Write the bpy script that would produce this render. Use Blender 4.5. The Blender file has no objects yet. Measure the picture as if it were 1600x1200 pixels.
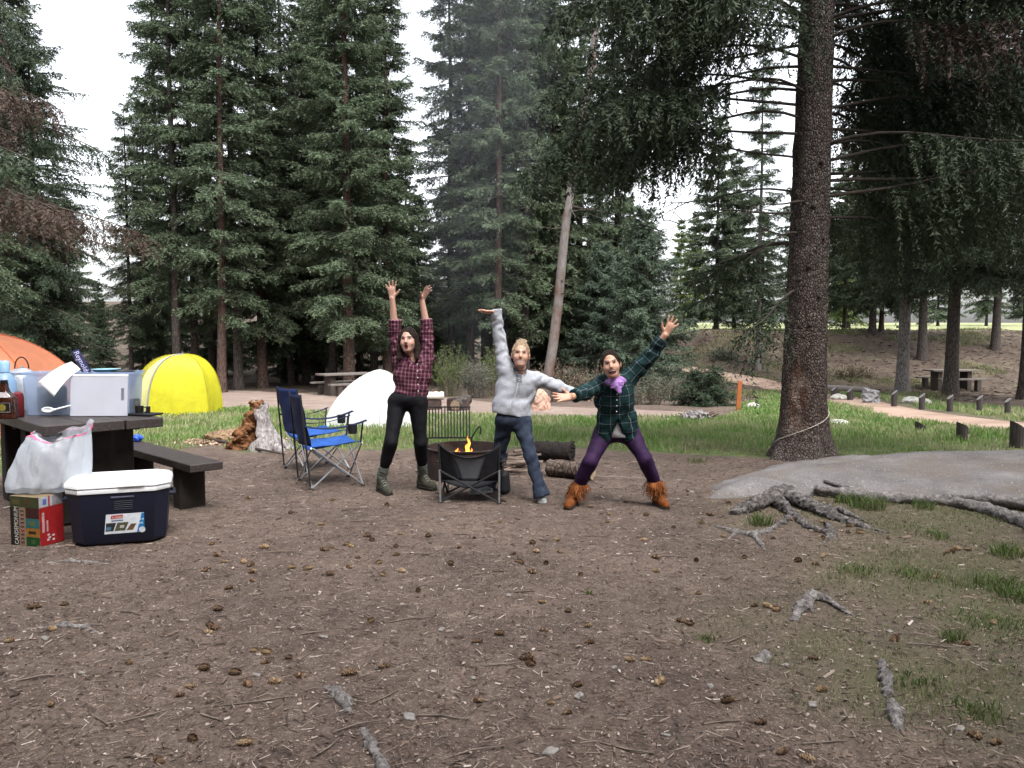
import bpy, math, random
import numpy as np
from mathutils import Vector, Matrix
R = math.radians
# ------------------------------------------------------------------ camera, sky, sun, exposure
sc = bpy.context.scene
EYE = 1.5                                   # camera height above the camp floor
FPX = 1245.0                                # focal length in pixels of the 1600 px wide photograph
PITCH = math.atan(80 / FPX)
cam_data = bpy.data.cameras.new('camera')
cam_data.sensor_width = 36.0
cam_data.lens = 36.0 * FPX / 1600
cam_data.clip_start = 0.05
cam_data.clip_end = 2000
cam = bpy.data.objects.new('camera', cam_data)
sc.collection.objects.link(cam)
cam.location = (0, 0, EYE)
cam.rotation_euler = (R(90) - PITCH, 0, 0)
sc.camera = cam

SUN_EL, SUN_AZ = R(58), R(150)              # a high sun behind thin even cloud
w = bpy.data.worlds.new('World'); sc.world = w; w.use_nodes = True
nt = w.node_tree; nt.nodes.clear()
sky = nt.nodes.new('ShaderNodeTexSky'); sky.sky_type = 'NISHITA'; sky.sun_disc = False
sky.sun_elevation = SUN_EL; sky.sun_rotation = SUN_AZ
sky.air_density = 1.0; sky.dust_density = 4.0; sky.ozone_density = 1.0
hs = nt.nodes.new('ShaderNodeHueSaturation'); hs.inputs['Saturation'].default_value = 0.22   # overcast: the blue is veiled by cloud
bgn = nt.nodes.new('ShaderNodeBackground'); bgn.inputs['Strength'].default_value = 0.15
wo = nt.nodes.new('ShaderNodeOutputWorld')
nt.links.new(sky.outputs[0], hs.inputs['Color']); nt.links.new(hs.outputs[0], bgn.inputs['Color'])
nt.links.new(bgn.outputs[0], wo.inputs['Surface'])
sl = bpy.data.lights.new('sun', 'SUN'); sl.energy = 0.9; sl.angle = R(30); sl.color = (1.0, 0.96, 0.9)
sun = bpy.data.objects.new('sun', sl); sc.collection.objects.link(sun)
sun_dir = Vector((math.sin(SUN_AZ) * math.cos(SUN_EL), math.cos(SUN_AZ) * math.cos(SUN_EL), math.sin(SUN_EL)))
sun.rotation_euler = sun_dir.to_track_quat('Z', 'Y').to_euler()
vs = sc.view_settings
vs.view_transform = 'Standard'; vs.look = 'None'; vs.gamma = 1.0; vs.use_curve_mapping = False
vs.exposure = 1.9
sc.cycles.max_bounces = 6; sc.cycles.diffuse_bounces = 3; sc.cycles.glossy_bounces = 2
sc.cycles.transmission_bounces = 4; sc.cycles.transparent_max_bounces = 8
sc.cycles.caustics_reflective = False; sc.cycles.caustics_refractive = False

# ------------------------------------------------------------------ terrain and pixel helpers
def sstep(a, b, x):
    t = np.clip((np.asarray(x, float) - a) / (b - a), 0, 1)
    return t * t * (3 - 2 * t)
def H(x, y):
    """height of the terrain (vectorised)"""
    x = np.asarray(x, float); y = np.asarray(y, float)
    z = -0.037 * np.clip(y - 9, 0, 19)
    z = z - 0.02 * np.clip(y - 28, 0, 8)
    # bank on the right, behind the parking posts
    edge = 30.0 + 0.10 * np.clip(16 - x, -10, 30)
    bank = sstep(edge, edge + 13, y) * 2.5 * sstep(3.0, 11.0, x)
    z = z + bank + 0.02 * np.clip(y - 46, 0, 60) * sstep(3, 10, x)
    z = z + 0.06 * np.clip(y - 44, 0, 200) * (1 - sstep(3, 10, x))
    z = z + 0.03 * np.sin(x * 0.9 + 1.3) * np.sin(y * 0.7 + .4) * sstep(9, 14, y)
    return z
def ray(px, py):
    a = (px - 800) / FPX; b = (600 - py) / FPX
    c, s = math.cos(PITCH), math.sin(PITCH)
    return np.array([a, c + b * s, -s + b * c])
def at(px, py, d):
    """point seen at pixel (px, py) at forward distance d (world y)"""
    r = ray(px, py); r = r * (d / r[1])
    return Vector((r[0], r[1], r[2] + EYE))
def onz(px, py, z):
    r = ray(px, py); t = (z - EYE) / r[2]
    return Vector((r[0] * t, r[1] * t, z))
def gp(px, py):
    """point of the terrain seen at a pixel"""
    r = ray(px, py); lo, hi = 1.0, 120.0
    prev = 1.0
    t = 1.0
    while t < 150:
        p = r * t
        if p[2] + EYE < H(p[0], p[1]):
            a, b = prev, t
            for _ in range(30):
                m = (a + b) / 2; p = r * m
                if p[2] + EYE < H(p[0], p[1]): b = m
                else: a = m
            p = r * b
            return Vector((p[0], p[1], float(H(p[0], p[1]))))
        prev = t; t *= 1.02
    p = r * 100
    return Vector((p[0], p[1], float(H(p[0], p[1]))))
def to_px(x, y, z):
    x = np.asarray(x, float); y = np.asarray(y, float); z = np.asarray(z, float) - EYE
    c, s = math.cos(PITCH), math.sin(PITCH)
    f = y * c - z * s; u = y * s + z * c
    f = np.maximum(f, 0.05)
    return 800 + FPX * x / f, 600 - FPX * u / f

# ------------------------------------------------------------------ object helpers
COL = sc.collection
def link(o): COL.objects.link(o); return o
def tag(o, label=None, cat=None, group=None, kind=None):
    if label: o['label'] = label
    if cat: o['category'] = cat
    if group: o['group'] = group
    if kind: o['kind'] = kind
    return o
def thing(name, loc=(0, 0, 0), rz=0, label=None, cat=None, group=None):
    o = bpy.data.objects.new(name, None); link(o)
    o.location = loc; o.rotation_euler = (0, 0, rz); o.empty_display_size = 0.1
    return tag(o, label, cat, group)
def mk(name, verts, faces, mat, parent=None, smooth=False, mats=None, midx=None, attrs=None):
    """verts/faces -> one linked mesh object"""
    me = bpy.data.meshes.new(name)
    if isinstance(faces, np.ndarray) and len(faces):
        n, k = faces.shape
        v = np.asarray(verts, np.float32)
        me.vertices.add(len(v)); me.vertices.foreach_set('co', v.ravel())
        me.loops.add(n * k); me.loops.foreach_set('vertex_index', faces.astype(np.int32).ravel())
        me.polygons.add(n)
        me.polygons.foreach_set('loop_start', np.arange(0, n * k, k, dtype=np.int32))
        me.update(calc_edges=True)
    else:
        me.from_pydata([tuple(v) for v in verts], [], [tuple(f) for f in faces])
    for m in (mats or [mat]): me.materials.append(m)
    if midx is not None: me.polygons.foreach_set('material_index', np.asarray(midx, np.int32))
    if smooth: me.polygons.foreach_set('use_smooth', np.ones(len(me.polygons), bool))
    if attrs:
        for an, av in attrs.items():
            av = np.asarray(av, np.float32)
            if av.ndim == 1:
                a = me.attributes.new(an, 'FLOAT', 'POINT'); a.data.foreach_set('value', av)
            elif av.shape[1] == 3:
                a = me.attributes.new(an, 'FLOAT_VECTOR', 'POINT'); a.data.foreach_set('vector', av.ravel())
            else:
                a = me.attributes.new(an, 'FLOAT_COLOR', 'POINT'); a.data.foreach_set('color', av.ravel())
    me.validate()
    o = bpy.data.objects.new(name, me); link(o)
    if parent is not None: o.parent = parent
    return o
def dup(o, parent=None):
    c = o.copy(); link(c)
    if parent is not None: c.parent = parent
    for ch in list(o.children): dup(ch, c)
    return c

class MB:
    """collects simple shapes into one mesh"""
    def __init__(s): s.v = []; s.f = []
    def add(s, v, f):
        n = len(s.v); s.v += [tuple(p) for p in v]; s.f += [tuple(i + n for i in q) for q in f]; return s
    def box(s, c, size, rot=None, bevel=0.0):
        c = Vector(c); hx, hy, hz = [q / 2 for q in size]
        M = rot if rot is not None else Matrix.Identity(3)
        b = min(bevel, hx * .49, hy * .49, hz * .49)
        if b <= 0:
            vs = [Vector((x, y, z)) for z in (-hz, hz) for y in (-hy, hy) for x in (-hx, hx)]
            fs = [(0, 2, 3, 1), (4, 5, 7, 6), (0, 1, 5, 4), (2, 6, 7, 3), (0, 4, 6, 2), (1, 3, 7, 5)]
        else:
            vs = []; idx = {}
            for sx in (-1, 1):
                for sy in (-1, 1):
                    for sz in (-1, 1):
                        idx[(sx, sy, sz, 0)] = len(vs); vs.append(Vector((sx * hx, sy * (hy - b), sz * (hz - b))))
                        idx[(sx, sy, sz, 1)] = len(vs); vs.append(Vector((sx * (hx - b), sy * hy, sz * (hz - b))))
                        idx[(sx, sy, sz, 2)] = len(vs); vs.append(Vector((sx * (hx - b), sy * (hy - b), sz * hz)))
            I = lambda sx, sy, sz, k: idx[(sx, sy, sz, k)]
            fs = []
            for q in (-1, 1):
                fs.append([I(q, -1, -1, 0), I(q, 1, -1, 0), I(q, 1, 1, 0), I(q, -1, 1, 0)][::q])
                fs.append([I(-1, q, -1, 1), I(1, q, -1, 1), I(1, q, 1, 1), I(-1, q, 1, 1)][::-q])
                fs.append([I(-1, -1, q, 2), I(1, -1, q, 2), I(1, 1, q, 2), I(-1, 1, q, 2)][::q])
            for a in (-1, 1):
                for c2 in (-1, 1):
                    fs.append([I(a, c2, -1, 0), I(a, c2, -1, 1), I(a, c2, 1, 1), I(a, c2, 1, 0)][::-a * c2])
                    fs.append([I(a, -1, c2, 0), I(a, 1, c2, 0), I(a, 1, c2, 2), I(a, -1, c2, 2)])
                    fs.append([I(-1, a, c2, 1), I(-1, a, c2, 2), I(1, a, c2, 2), I(1, a, c2, 1)][::a * c2])
                    for d in (-1, 1):
                        fs.append([I(a, c2, d, 0), I(a, c2, d, 1), I(a, c2, d, 2)][::a * c2 * d])
        return s.add([M @ v + c for v in vs], fs)
    def tube(s, pts, rad, n=8, cap=True, squash=None):
        v, f = tube(pts, rad, n, cap, squash); return s.add(v, f)
    def lathe(s, prof, c=(0, 0, 0), n=24, rot=None):
        """profile of (r, z); closed at r==0"""
        c = Vector(c); M = rot if rot is not None else Matrix.Identity(3)
        vs = []; fs = []
        for (r, z) in prof:
            for i in range(n):
                a = 2 * math.pi * i / n
                vs.append(M @ Vector((r * math.cos(a), r * math.sin(a), z)) + c)
        for j in range(len(prof) - 1):
            for i in range(n):
                k = (i + 1) % n
                fs.append((j * n + i, j * n + k, (j + 1) * n + k, (j + 1) * n + i))
        if prof[0][0] > 1e-6: fs.append(tuple(range(n))[::-1])
        if prof[-1][0] > 1e-6: fs.append(tuple((len(prof) - 1) * n + i for i in range(n)))
        return s.add(vs, fs)
    def build(s, name, mat, parent=None, smooth=False):
        o = mk(name, s.v, s.f, mat, parent, smooth)
        auto_smooth(o, 35 if smooth else None)
        return o
def auto_smooth(o, ang=35):
    me = o.data
    import bmesh
    bm = bmesh.new(); bm.from_mesh(me); bmesh.ops.remove_doubles(bm, verts=bm.verts, dist=1e-5)
    bmesh.ops.recalc_face_normals(bm, faces=bm.faces)
    if ang is not None:
        a = math.radians(ang)
        for e in bm.edges:
            if len(e.link_faces) == 2 and e.calc_face_angle(0) > a: e.smooth = False
        for f in bm.faces: f.smooth = True
    bm.to_mesh(me); bm.free()
def frames(pts):
    """parallel-transport frames along a polyline"""
    P = [Vector(p) for p in pts]; n = len(P); T = []
    for i in range(n):
        t = (P[min(i + 1, n - 1)] - P[max(i - 1, 0)])
        T.append(t.normalized() if t.length > 1e-9 else Vector((0, 0, 1)))
    ref = Vector((0, 0, 1)) if abs(T[0].z) < .9 else Vector((1, 0, 0))
    N = (ref - T[0] * ref.dot(T[0])).normalized(); out = []
    for i in range(n):
        N = (N - T[i] * N.dot(T[i]))
        N = N.normalized() if N.length > 1e-9 else T[i].orthogonal().normalized()
        out.append((P[i], T[i], N, T[i].cross(N)))
    return out
def tube(pts, rad, n=8, cap=True, squash=None):
    if not hasattr(rad, '__len__'): rad = [rad] * len(pts)
    vs = []; fs = []
    for (p, t, a, b), r in zip(frames(pts), rad):
        for i in range(n):
            q = 2 * math.pi * i / n
            sx = squash if squash else 1.0
            vs.append(p + a * (math.cos(q) * r * sx) + b * (math.sin(q) * r))
    m = len(pts)
    for j in range(m - 1):
        for i in range(n):
            k = (i + 1) % n
            fs.append((j * n + i, j * n + k, (j + 1) * n + k, (j + 1) * n + i))
    if cap:
        fs.append(tuple(range(n))[::-1]); fs.append(tuple((m - 1) * n + i for i in range(n)))
    return vs, fs
def spline(pts, n=8):
    """Catmull-Rom through points"""
    P = [Vector(p) for p in pts]; P = [P[0] * 2 - P[1]] + P + [P[-1] * 2 - P[-2]]
    out = []
    for i in range(1, len(P) - 2):
        for k in range(n):
            t = k / n
            out.append(0.5 * ((2 * P[i]) + (P[i + 1] - P[i - 1]) * t + (2 * P[i - 1] - 5 * P[i] + 4 * P[i + 1] - P[i + 2]) * t * t + (3 * P[i] - P[i - 1] - 3 * P[i + 1] + P[i + 2]) * t ** 3))
    out.append(P[-2]); return out
def noise3(p, f=1.0, seed=0):
    """cheap smooth vector noise, numpy (N,3) -> (N,)"""
    p = np.asarray(p, float) * f + seed * 7.31
    x, y, z = p[..., 0], p[..., 1], p[..., 2]
    return (np.sin(1.7 * x + 2.3 * np.sin(1.1 * y + z)) + np.sin(2.1 * y + 1.9 * np.sin(1.3 * z - x)) + np.sin(1.9 * z + 2.1 * np.sin(.9 * x + 1.2 * y))) / 3

# ------------------------------------------------------------------ materials
class NT:
    def __init__(s, name):
        s.m = bpy.data.materials.new(name); s.m.use_nodes = True; s.t = s.m.node_tree; s.t.nodes.clear()
        s.out = s.n('ShaderNodeOutputMaterial'); s.b = s.n('ShaderNodeBsdfPrincipled')
        s.l(s.b.outputs[0], s.out.inputs['Surface']); s._co = None
    def n(s, t, **kw):
        q = s.t.nodes.new(t)
        for k, v in kw.items(): setattr(q, k, v)
        return q
    def l(s, a, b): s.t.links.new(a, b)
    def set(s, node, **kw):
        for k, v in kw.items():
            node.inputs[k.replace('_', ' ')].default_value = v
    def co(s, kind='Object'):
        if s._co is None: s._co = s.n('ShaderNodeTexCoord')
        return s._co.outputs[kind]
    def geo(s): return s.n('ShaderNodeNewGeometry')
    def attr(s, name, out='Fac'): 
        a = s.n('ShaderNodeAttribute'); a.attribute_name = name; return a.outputs[out]
    def mapping(s, vec, scale=(1, 1, 1), rot=(0, 0, 0)):
        m = s.n('ShaderNodeMapping'); m.inputs['Scale'].default_value = scale; m.inputs['Rotation'].default_value = rot
        s.l(vec, m.inputs['Vector']); return m.outputs[0]
    def noise(s, scale, detail=4, rough=.55, vec=None, dist=0.0, out='Fac'):
        q = s.n('ShaderNodeTexNoise'); q.inputs['Scale'].default_value = scale; q.inputs['Detail'].default_value = detail
        q.inputs['Roughness'].default_value = rough; q.inputs['Distortion'].default_value = dist
        s.l(vec if vec is not None else s.co(), q.inputs['Vector']); return q.outputs[out]
    def voro(s, scale, vec=None, feature='F1', out='Distance', rnd=1.0):
        q = s.n('ShaderNodeTexVoronoi', feature=feature); q.inputs['Scale'].default_value = scale; q.inputs['Randomness'].default_value = rnd
        s.l(vec if vec is not None else s.co(), q.inputs['Vector']); return q.outputs[out]
    def ramp(s, fac, stops):
        q = s.n('ShaderNodeValToRGB'); e = q.color_ramp.elements
        while len(e) > 1: e.remove(e[-1])
        for i, (p, c) in enumerate(stops):
            if i == 0: e[0].position = p; k = e[0]
            else: k = e.new(p)
            k.color = (*c, 1) if len(c) == 3 else c
        s.l(fac, q.inputs['Fac']); return q.outputs[0]
    def mix(s, fac, a, b, blend='MIX'):
        q = s.n('ShaderNodeMix', data_type='RGBA', blend_type=blend)
        for k, v in ((0, fac), (6, a), (7, b)):
            if hasattr(v, 'node'): s.l(v, q.inputs[k])
            else: q.inputs[k].default_value = (*v, 1) if isinstance(v, tuple) and len(v) == 3 else v
        return q.outputs[2]
    def math(s, op, a, b=None, clamp=False):
        q = s.n('ShaderNodeMath', operation=op); q.use_clamp = clamp
        for k, v in ((0, a), (1, b)):
            if v is None: continue
            if hasattr(v, 'node'): s.l(v, q.inputs[k])
            else: q.inputs[k].default_value = v
        return q.outputs[0]
    def color(s, c):
        if hasattr(c, 'node'): s.l(c, s.b.inputs['Base Color'])
        else: s.b.inputs['Base Color'].default_value = (*c, 1)
        return s
    def rough(s, r, spec=.3):
        if hasattr(r, 'node'): s.l(r, s.b.inputs['Roughness'])
        else: s.b.inputs['Roughness'].default_value = r
        s.b.inputs['Specular IOR Level'].default_value = spec; return s
    def bump(s, h, strength=.5, dist=.01):
        q = s.n('ShaderNodeBump'); q.inputs['Strength'].default_value = strength; q.inputs['Distance'].default_value = dist
        s.l(h, q.inputs['Height']); s.l(q.outputs[0], s.b.inputs['Normal']); return s
    def translucent(s, col, fac):
        t = s.n('ShaderNodeBsdfTranslucent')
        if hasattr(col, 'node'): s.l(col, t.inputs['Color'])
        else: t.inputs['Color'].default_value = (*col, 1)
        x = s.n('ShaderNodeMixShader'); x.inputs[0].default_value = fac
        s.l(s.b.outputs[0], x.inputs[1]); s.l(t.outputs[0], x.inputs[2]); s.l(x.outputs[0], s.out.inputs['Surface']); return s
def plain(name, c, rough=.6, spec=.3, metal=0.0, var=.12, nscale=30, bump=0.0, bscale=80):
    """one real colour with slight mottling"""
    t = NT(name)
    d = tuple(max(0, q * (1 - var)) for q in c); e = tuple(min(1, q * (1 + var)) for q in c)
    n = t.noise(nscale, 5)
    t.color(t.ramp(n, [(.3, d), (.7, e)])).rough(rough, spec); t.b.inputs['Metallic'].default_value = metal
    if bump: t.bump(t.noise(bscale, 4), bump, .004)
    return t.m
# ------------------------------------------------------------------ ground
RNG = np.random.default_rng(7)
def inpoly(px, py, poly):
    px = np.asarray(px); py = np.asarray(py); r = np.zeros(px.shape, bool); n = len(poly)
    for i in range(n):
        x1, y1 = poly[i]; x2, y2 = poly[(i + 1) % n]
        if y1 == y2: continue
        c = ((y1 > py) != (y2 > py)) & (px < (x2 - x1) * (py - y1) / (y2 - y1) + x1)
        r ^= c
    return r
# outlines on the ground (traced once, then laid on the terrain in metres)
def lay(poly): return [tuple(gp(*p)[:2]) for p in poly]
ROAD_T = [(-900, 604), (-100, 606), (150, 607), (330, 609), (430, 612), (560, 620), (700, 622), (760, 628), (850, 635), (960, 639), (1050, 643), (1120, 650)]
ROAD_B = [(-900, 640), (-100, 638), (150, 639), (330, 641), (430, 645), (560, 648), (700, 649), (760, 650), (850, 653), (960, 655), (1050, 656), (1120, 654)]
PATH_T = [(1000, 562), (1040, 567), (1090, 574), (1140, 582), (1210, 594), (1290, 609), (1360, 624), (1420, 637), (1500, 650), (1600, 661), (1900, 690)]
PATH_B = [(1000, 568), (1040, 575), (1090, 585), (1140, 597), (1210, 612), (1290, 630), (1350, 645), (1420, 661), (1500, 669), (1600, 676), (1900, 715)]
LAWN = lay([(-700, 636), (-100, 637), (150, 638), (330, 640), (430, 643), (560, 648), (760, 649), (1050, 654), (1130, 654), (1200, 612), (1290, 628), (1420, 658), (1600, 676), (2400, 730),
            (2400, 745), (1600, 712), (1420, 716), (1300, 722), (1180, 712), (1000, 706), (860, 700), (700, 702), (560, 704), (440, 700), (380, 708), (320, 690), (270, 700), (200, 745), (0, 745), (-700, 745)])
LAWN2 = lay([(1080, 567), (1140, 577), (1210, 590), (1290, 604), (1420, 632), (1600, 658), (2200, 700), (2200, 660), (1600, 641), (1500, 632), (1400, 620), (1290, 603), (1210, 592), (1100, 572)])
def soft(x, y, poly, j=.25):
    """membership of a ragged polygon"""
    n = 0.6 * np.sin(x * 2.3 + 1.7 * np.sin(y * 1.9)) + 0.4 * np.sin(x * 5.1 - y * 4.3)
    m = 0.6 * np.sin(y * 2.1 + 1.3 * np.sin(x * 2.7)) + 0.4 * np.sin(y * 6.1 + x * 3.7)
    return inpoly(x + n * j, y + m * j, poly)
def axis(lo, mid0, mid1, hi, step, grow):
    a = list(np.arange(mid0, mid1, step)); s = step
    while a[-1] < hi: s *= grow; a.append(a[-1] + s)
    b = [mid0]; s = step
    while b[-1] > lo: s *= grow; b.append(b[-1] - s)
    return np.array(b[:0:-1] + a)
gx = axis(-140, -6.5, 6.5, 140, .066, 1.10)
gy = axis(-40, 2.2, 11.5, 230, .058, 1.04)
GX, GY = np.meshgrid(gx, gy)
def micro(x, y):
    """small relief of the trodden camp floor"""
    fade = 1 - sstep(10.5, 13, y)
    q = np.stack([x, y, x * 0], -1)
    return fade * (.010 * noise3(q, 2.1, 1) + .006 * noise3(q, 6.3, 2) + .004 * noise3(q, 17.0, 3) + .0025 * noise3(q, 41.0, 4))
GZ = H(GX, GY) + micro(GX, GY)
def HM(x, y): return H(x, y) + micro(np.asarray(x, float), np.asarray(y, float))
nx, ny = len(gx), len(gy)
V = np.stack([GX, GY, GZ], -1).reshape(-1, 3)
I = np.arange(nx * ny).reshape(ny, nx)
F = np.stack([I[:-1, :-1], I[:-1, 1:], I[1:, 1:], I[1:, :-1]], -1).reshape(-1, 4)
fx, fy = V[:, 0], V[:, 1]
lawn = (soft(fx, fy, LAWN) | soft(fx, fy, LAWN2)).astype(float)
# smear the mask a little so the turf edge is worn
L2 = lawn.reshape(ny, nx)
for _ in range(3):
    L2 = (L2 + np.roll(L2, 1, 0) + np.roll(L2, -1, 0) + np.roll(L2, 1, 1) + np.roll(L2, -1, 1)) / 5
lawn = L2.reshape(-1)
meadow = sstep(41, 47, fy + .10 * np.clip(fx - 16, -12, 30)) * sstep(6, 10, fx)       # dry pale meadow above the bank
floorw = sstep(21, 30, fy) * (1 - meadow)                                             # needle duff of the wood
# worn turf in the foreground on the right
def turf_amount(x, y):
    px, py = to_px(x, y, 0 * x)
    a = np.zeros_like(px)
    for cx, cy, rx, ry, k in ((1480, 900, 220, 60, .75), (1560, 960, 120, 60, .8), (1400, 1060, 150, 75, .75), (1330, 965, 130, 35, .25), (1560, 1090, 160, 90, .55), (1480, 810, 170, 40, .65), (1330, 790, 160, 30, .5), (1180, 975, 110, 50, .35), (1290, 1010, 120, 60, .45), (1180, 820, 60, 18, .3)):
        a = np.maximum(a, k * np.exp(-(((px - cx) / rx) ** 2 + ((py - cy) / ry) ** 2)))
    return a * (py > 560) * (y > 1)
turf = turf_amount(fx, fy)
t = NT('ground_soil')
c1 = t.noise(1.1, 6, .6); c2 = t.noise(9, 8, .65); c3 = t.noise(60, 6, .7); c4 = t.noise(240, 3, .7)
soil = t.ramp(c2, [(.25, (.070, .053, .045)), (.5, (.118, .091, .078)), (.75, (.170, .136, .117))])
soil = t.mix(.75, soil, t.ramp(c3, [(.32, (.42, .40, .38)), (.5, (1, 1, 1)), (.70, (1.55, 1.5, 1.45))]), 'MULTIPLY')
soil = t.mix(.6, soil, t.ramp(c4, [(.3, (.45, .42, .4)), (.5, (1, 1, 1)), (.72, (1.7, 1.62, 1.5))]), 'MULTIPLY')
soil = t.mix(.55, soil, t.ramp(c1, [(.36, (.50, .49, .52)), (.62, (1.15, 1.12, 1.08))]), 'MULTIPLY')
fl = t.voro(170, out='Color')                       # pale specks of bark and grit
sp = t.n('ShaderNodeSeparateColor'); t.l(fl, sp.inputs[0])
soil = t.mix(t.math('GREATER_THAN', sp.outputs[0], .972), soil, t.mix(sp.outputs[1], (.17, .13, .105), (.34, .29, .26)))
gr = t.ramp(t.noise(6, 7, .65), [(.3, (.060, .095, .028)), (.55, (.105, .14, .05)), (.8, (.22, .20, .115))])
dry = t.ramp(t.noise(5, 6), [(.3, (.16, .14, .085)), (.7, (.30, .27, .17))])
mea = t.ramp(t.noise(.7, 6), [(.3, (.14, .17, .075)), (.7, (.31, .31, .18))])
duff = t.mix(.7, t.ramp(t.noise(.9, 8, .7), [(.34, (.045, .034, .028)), (.52, (.082, .063, .051)), (.66, (.115, .10, .070)), (.8, (.16, .15, .10))]), t.ramp(t.noise(9, 6, .75), [(.3, (.45, .43, .42)), (.5, (1, 1, 1)), (.72, (1.6, 1.55, 1.45))]), 'MULTIPLY')
c = t.mix(t.attr('floorw'), soil, duff)
c = t.mix(t.attr('lawn'), c, gr)
c = t.mix(t.attr('turf'), c, (.085, .088, .045))
c = t.mix(t.attr('meadow'), c, mea)
t.color(c).rough(.95, .1)
hgt = t.math('ADD', t.math('MULTIPLY', c3, .6), t.math('MULTIPLY', c4, .5))
t.bump(hgt, .9, .012)
ground = mk('ground', V, F, t.m, None, True, attrs={'lawn': lawn, 'meadow': meadow, 'floorw': floorw, 'turf': turf})
tag(ground, 'bare brown trodden camp floor sloping to lawn and woods', None, None, 'structure')

# dirt roads: strips laid just above the terrain, ragged edges
t = NT('road_dirt')
n1 = t.noise(1.5, 8, .65); n2 = t.noise(40, 6, .7)
c = t.ramp(n1, [(.3, (.165, .128, .110)), (.55, (.235, .188, .162)), (.8, (.31, .26, .228))])
c = t.mix(.6, c, t.ramp(n2, [(.3, (.6, .58, .56)), (.7, (1.25, 1.22, 1.2))]), 'MULTIPLY')
t.color(c).rough(.95, .1).bump(n2, .6, .02)
M_ROAD = t.m
t = NT('path_dirt')
n1 = t.noise(1.2, 8, .65); n2 = t.noise(30, 6, .7)
c = t.ramp(n1, [(.3, (.23, .16, .125)), (.55, (.33, .245, .195)), (.8, (.42, .33, .27))])
c = t.mix(.6, c, t.ramp(n2, [(.3, (.65, .62, .6)), (.7, (1.2, 1.18, 1.15))]), 'MULTIPLY')
t.color(c).rough(.95, .1).bump(n2, .6, .02)
M_PATH = t.m
def strip(name, top, bot, mat, n=14, label=None, dz=.02):
    tp = spline([gp(*p) for p in top], 10); bp = spline([gp(*p) for p in bot], 10)
    vs = []
    for i, (a, b) in enumerate(zip(tp, bp)):
        for k in range(n + 1):
            s = k / n; p = a.lerp(b, s)
            e = 1 if k in (0, n) else 0
            p.y += e * .25 * math.sin(i * 1.9) * math.sin(i * .73 + k)
            vs.append((p.x, p.y, float(H(p.x, p.y)) + dz - .05 * e))
    m = len(tp); fs = []
    for i in range(m - 1):
        for k in range(n):
            q = i * (n + 1) + k; fs.append((q, q + 1, q + n + 2, q + n + 1))
    return tag(mk(name, vs, fs, mat, None, True), label, None, None, 'structure')
strip('dirt_road', ROAD_T, ROAD_B, M_ROAD, 18, 'pale dirt road crossing behind the tents')
strip('dirt_path', PATH_T, PATH_B, M_PATH, 12, 'pinkish dirt path climbing past the parking posts')

# ------------------------------------------------------------------ grass (nobody could count it)
def blades(x, y, z, hgt, wid, lean, rng):
    n = len(x); a = rng.uniform(0, 2 * math.pi, n); dx, dy = np.cos(a), np.sin(a)
    la = rng.uniform(0, 2 * math.pi, n); lx, ly = np.cos(la) * lean * hgt, np.sin(la) * lean * hgt
    b0 = np.stack([x - dx * wid, y - dy * wid, z - .01], -1); b1 = np.stack([x + dx * wid, y + dy * wid, z - .01], -1)
    m0 = np.stack([x - dx * wid * .8 + lx * .35, y - dy * wid * .8 + ly * .35, z + hgt * .6], -1)
    m1 = np.stack([x + dx * wid * .8 + lx * .35, y + dy * wid * .8 + ly * .35, z + hgt * .6], -1)
    tp = np.stack([x + lx, y + ly, z + hgt], -1)
    V = np.stack([b0, b1, m0, m1, tp], 1).reshape(-1, 3); k = (np.arange(n) * 5)[:, None]
    F = np.concatenate([k + np.array([[0, 1, 3]]), k + np.array([[0, 3, 2]]), k + np.array([[2, 3, 4]])], 1).reshape(-1, 3)
    T = np.tile(np.array([0, 0, .6, .6, 1.0]), n)
    return V, F, T
def grass_mat(name, cols, dry):
    t = NT(name); g = t.geo()
    n = t.noise(.9, 4, vec=t.co('Object'))
    c = t.ramp(g.outputs['Random Per Island'], [(0, cols[0]), (.5, cols[1]), (.85, cols[2]), (.93, dry), (1, dry)])
    c = t.mix(t.ramp(n, [(.42, (0, 0, 0)), (.68, (1, 1, 1))]), c, dry)
    t.color(c).rough(.7, .2); t.translucent(c, .35); return t.m
M_GRASS = grass_mat('grass_blades', [(.090, .175, .036), (.14, .25, .062), (.20, .31, .10)], (.34, .33, .19))
M_STRAW = grass_mat('grass_straw', [(.14, .145, .07), (.22, .20, .115), (.28, .25, .155)], (.34, .31, .22))
M_GRASS2 = grass_mat('grass_worn', [(.050, .085, .022), (.085, .13, .036), (.12, .165, .055)], (.25, .23, .14))
r = np.random.default_rng(11)
def sample(poly, n, ymax=60):
    xs = [p[0] for p in poly]; ys = [p[1] for p in poly]
    x = r.uniform(max(min(xs), -16), min(max(xs), 22), n); y = r.uniform(min(ys), min(max(ys), ymax), n)
    k = soft(x, y, poly, .25); x, y = x[k], y[k]
    px, _ = to_px(x, y, H(x, y)); k = (px > -150) & (px < 1750); return x[k], y[k]
x, y = sample(LAWN, 330000)
d = .5 + .5 * noise3(np.stack([x, y, x * 0], -1), .8, 5)
dn = sstep(9.0, 12.5, y + .5 * np.sin(x * 1.3))               # shorter and sparser where feet wear it
k = r.random(len(x)) < (.25 + .75 * dn) * (.45 + .55 * d); x, y, d, dn = x[k], y[k], d[k], dn[k]
hg = (.028 + .066 * dn * (.5 + d)) * r.uniform(.5, 1.35, len(x))
ks = r.random(len(x)) < .9 * (1 - sstep(9.6, 11.6, y + .5 * np.sin(x * 1.7) + .3 * np.sin(x * 4.1)))       # straw-dry fringe next to the trodden dirt
v, f, tt = blades(x[ks], y[ks], H(x[ks], y[ks]), hg[ks] * .9, .0075, .6, r)
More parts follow.
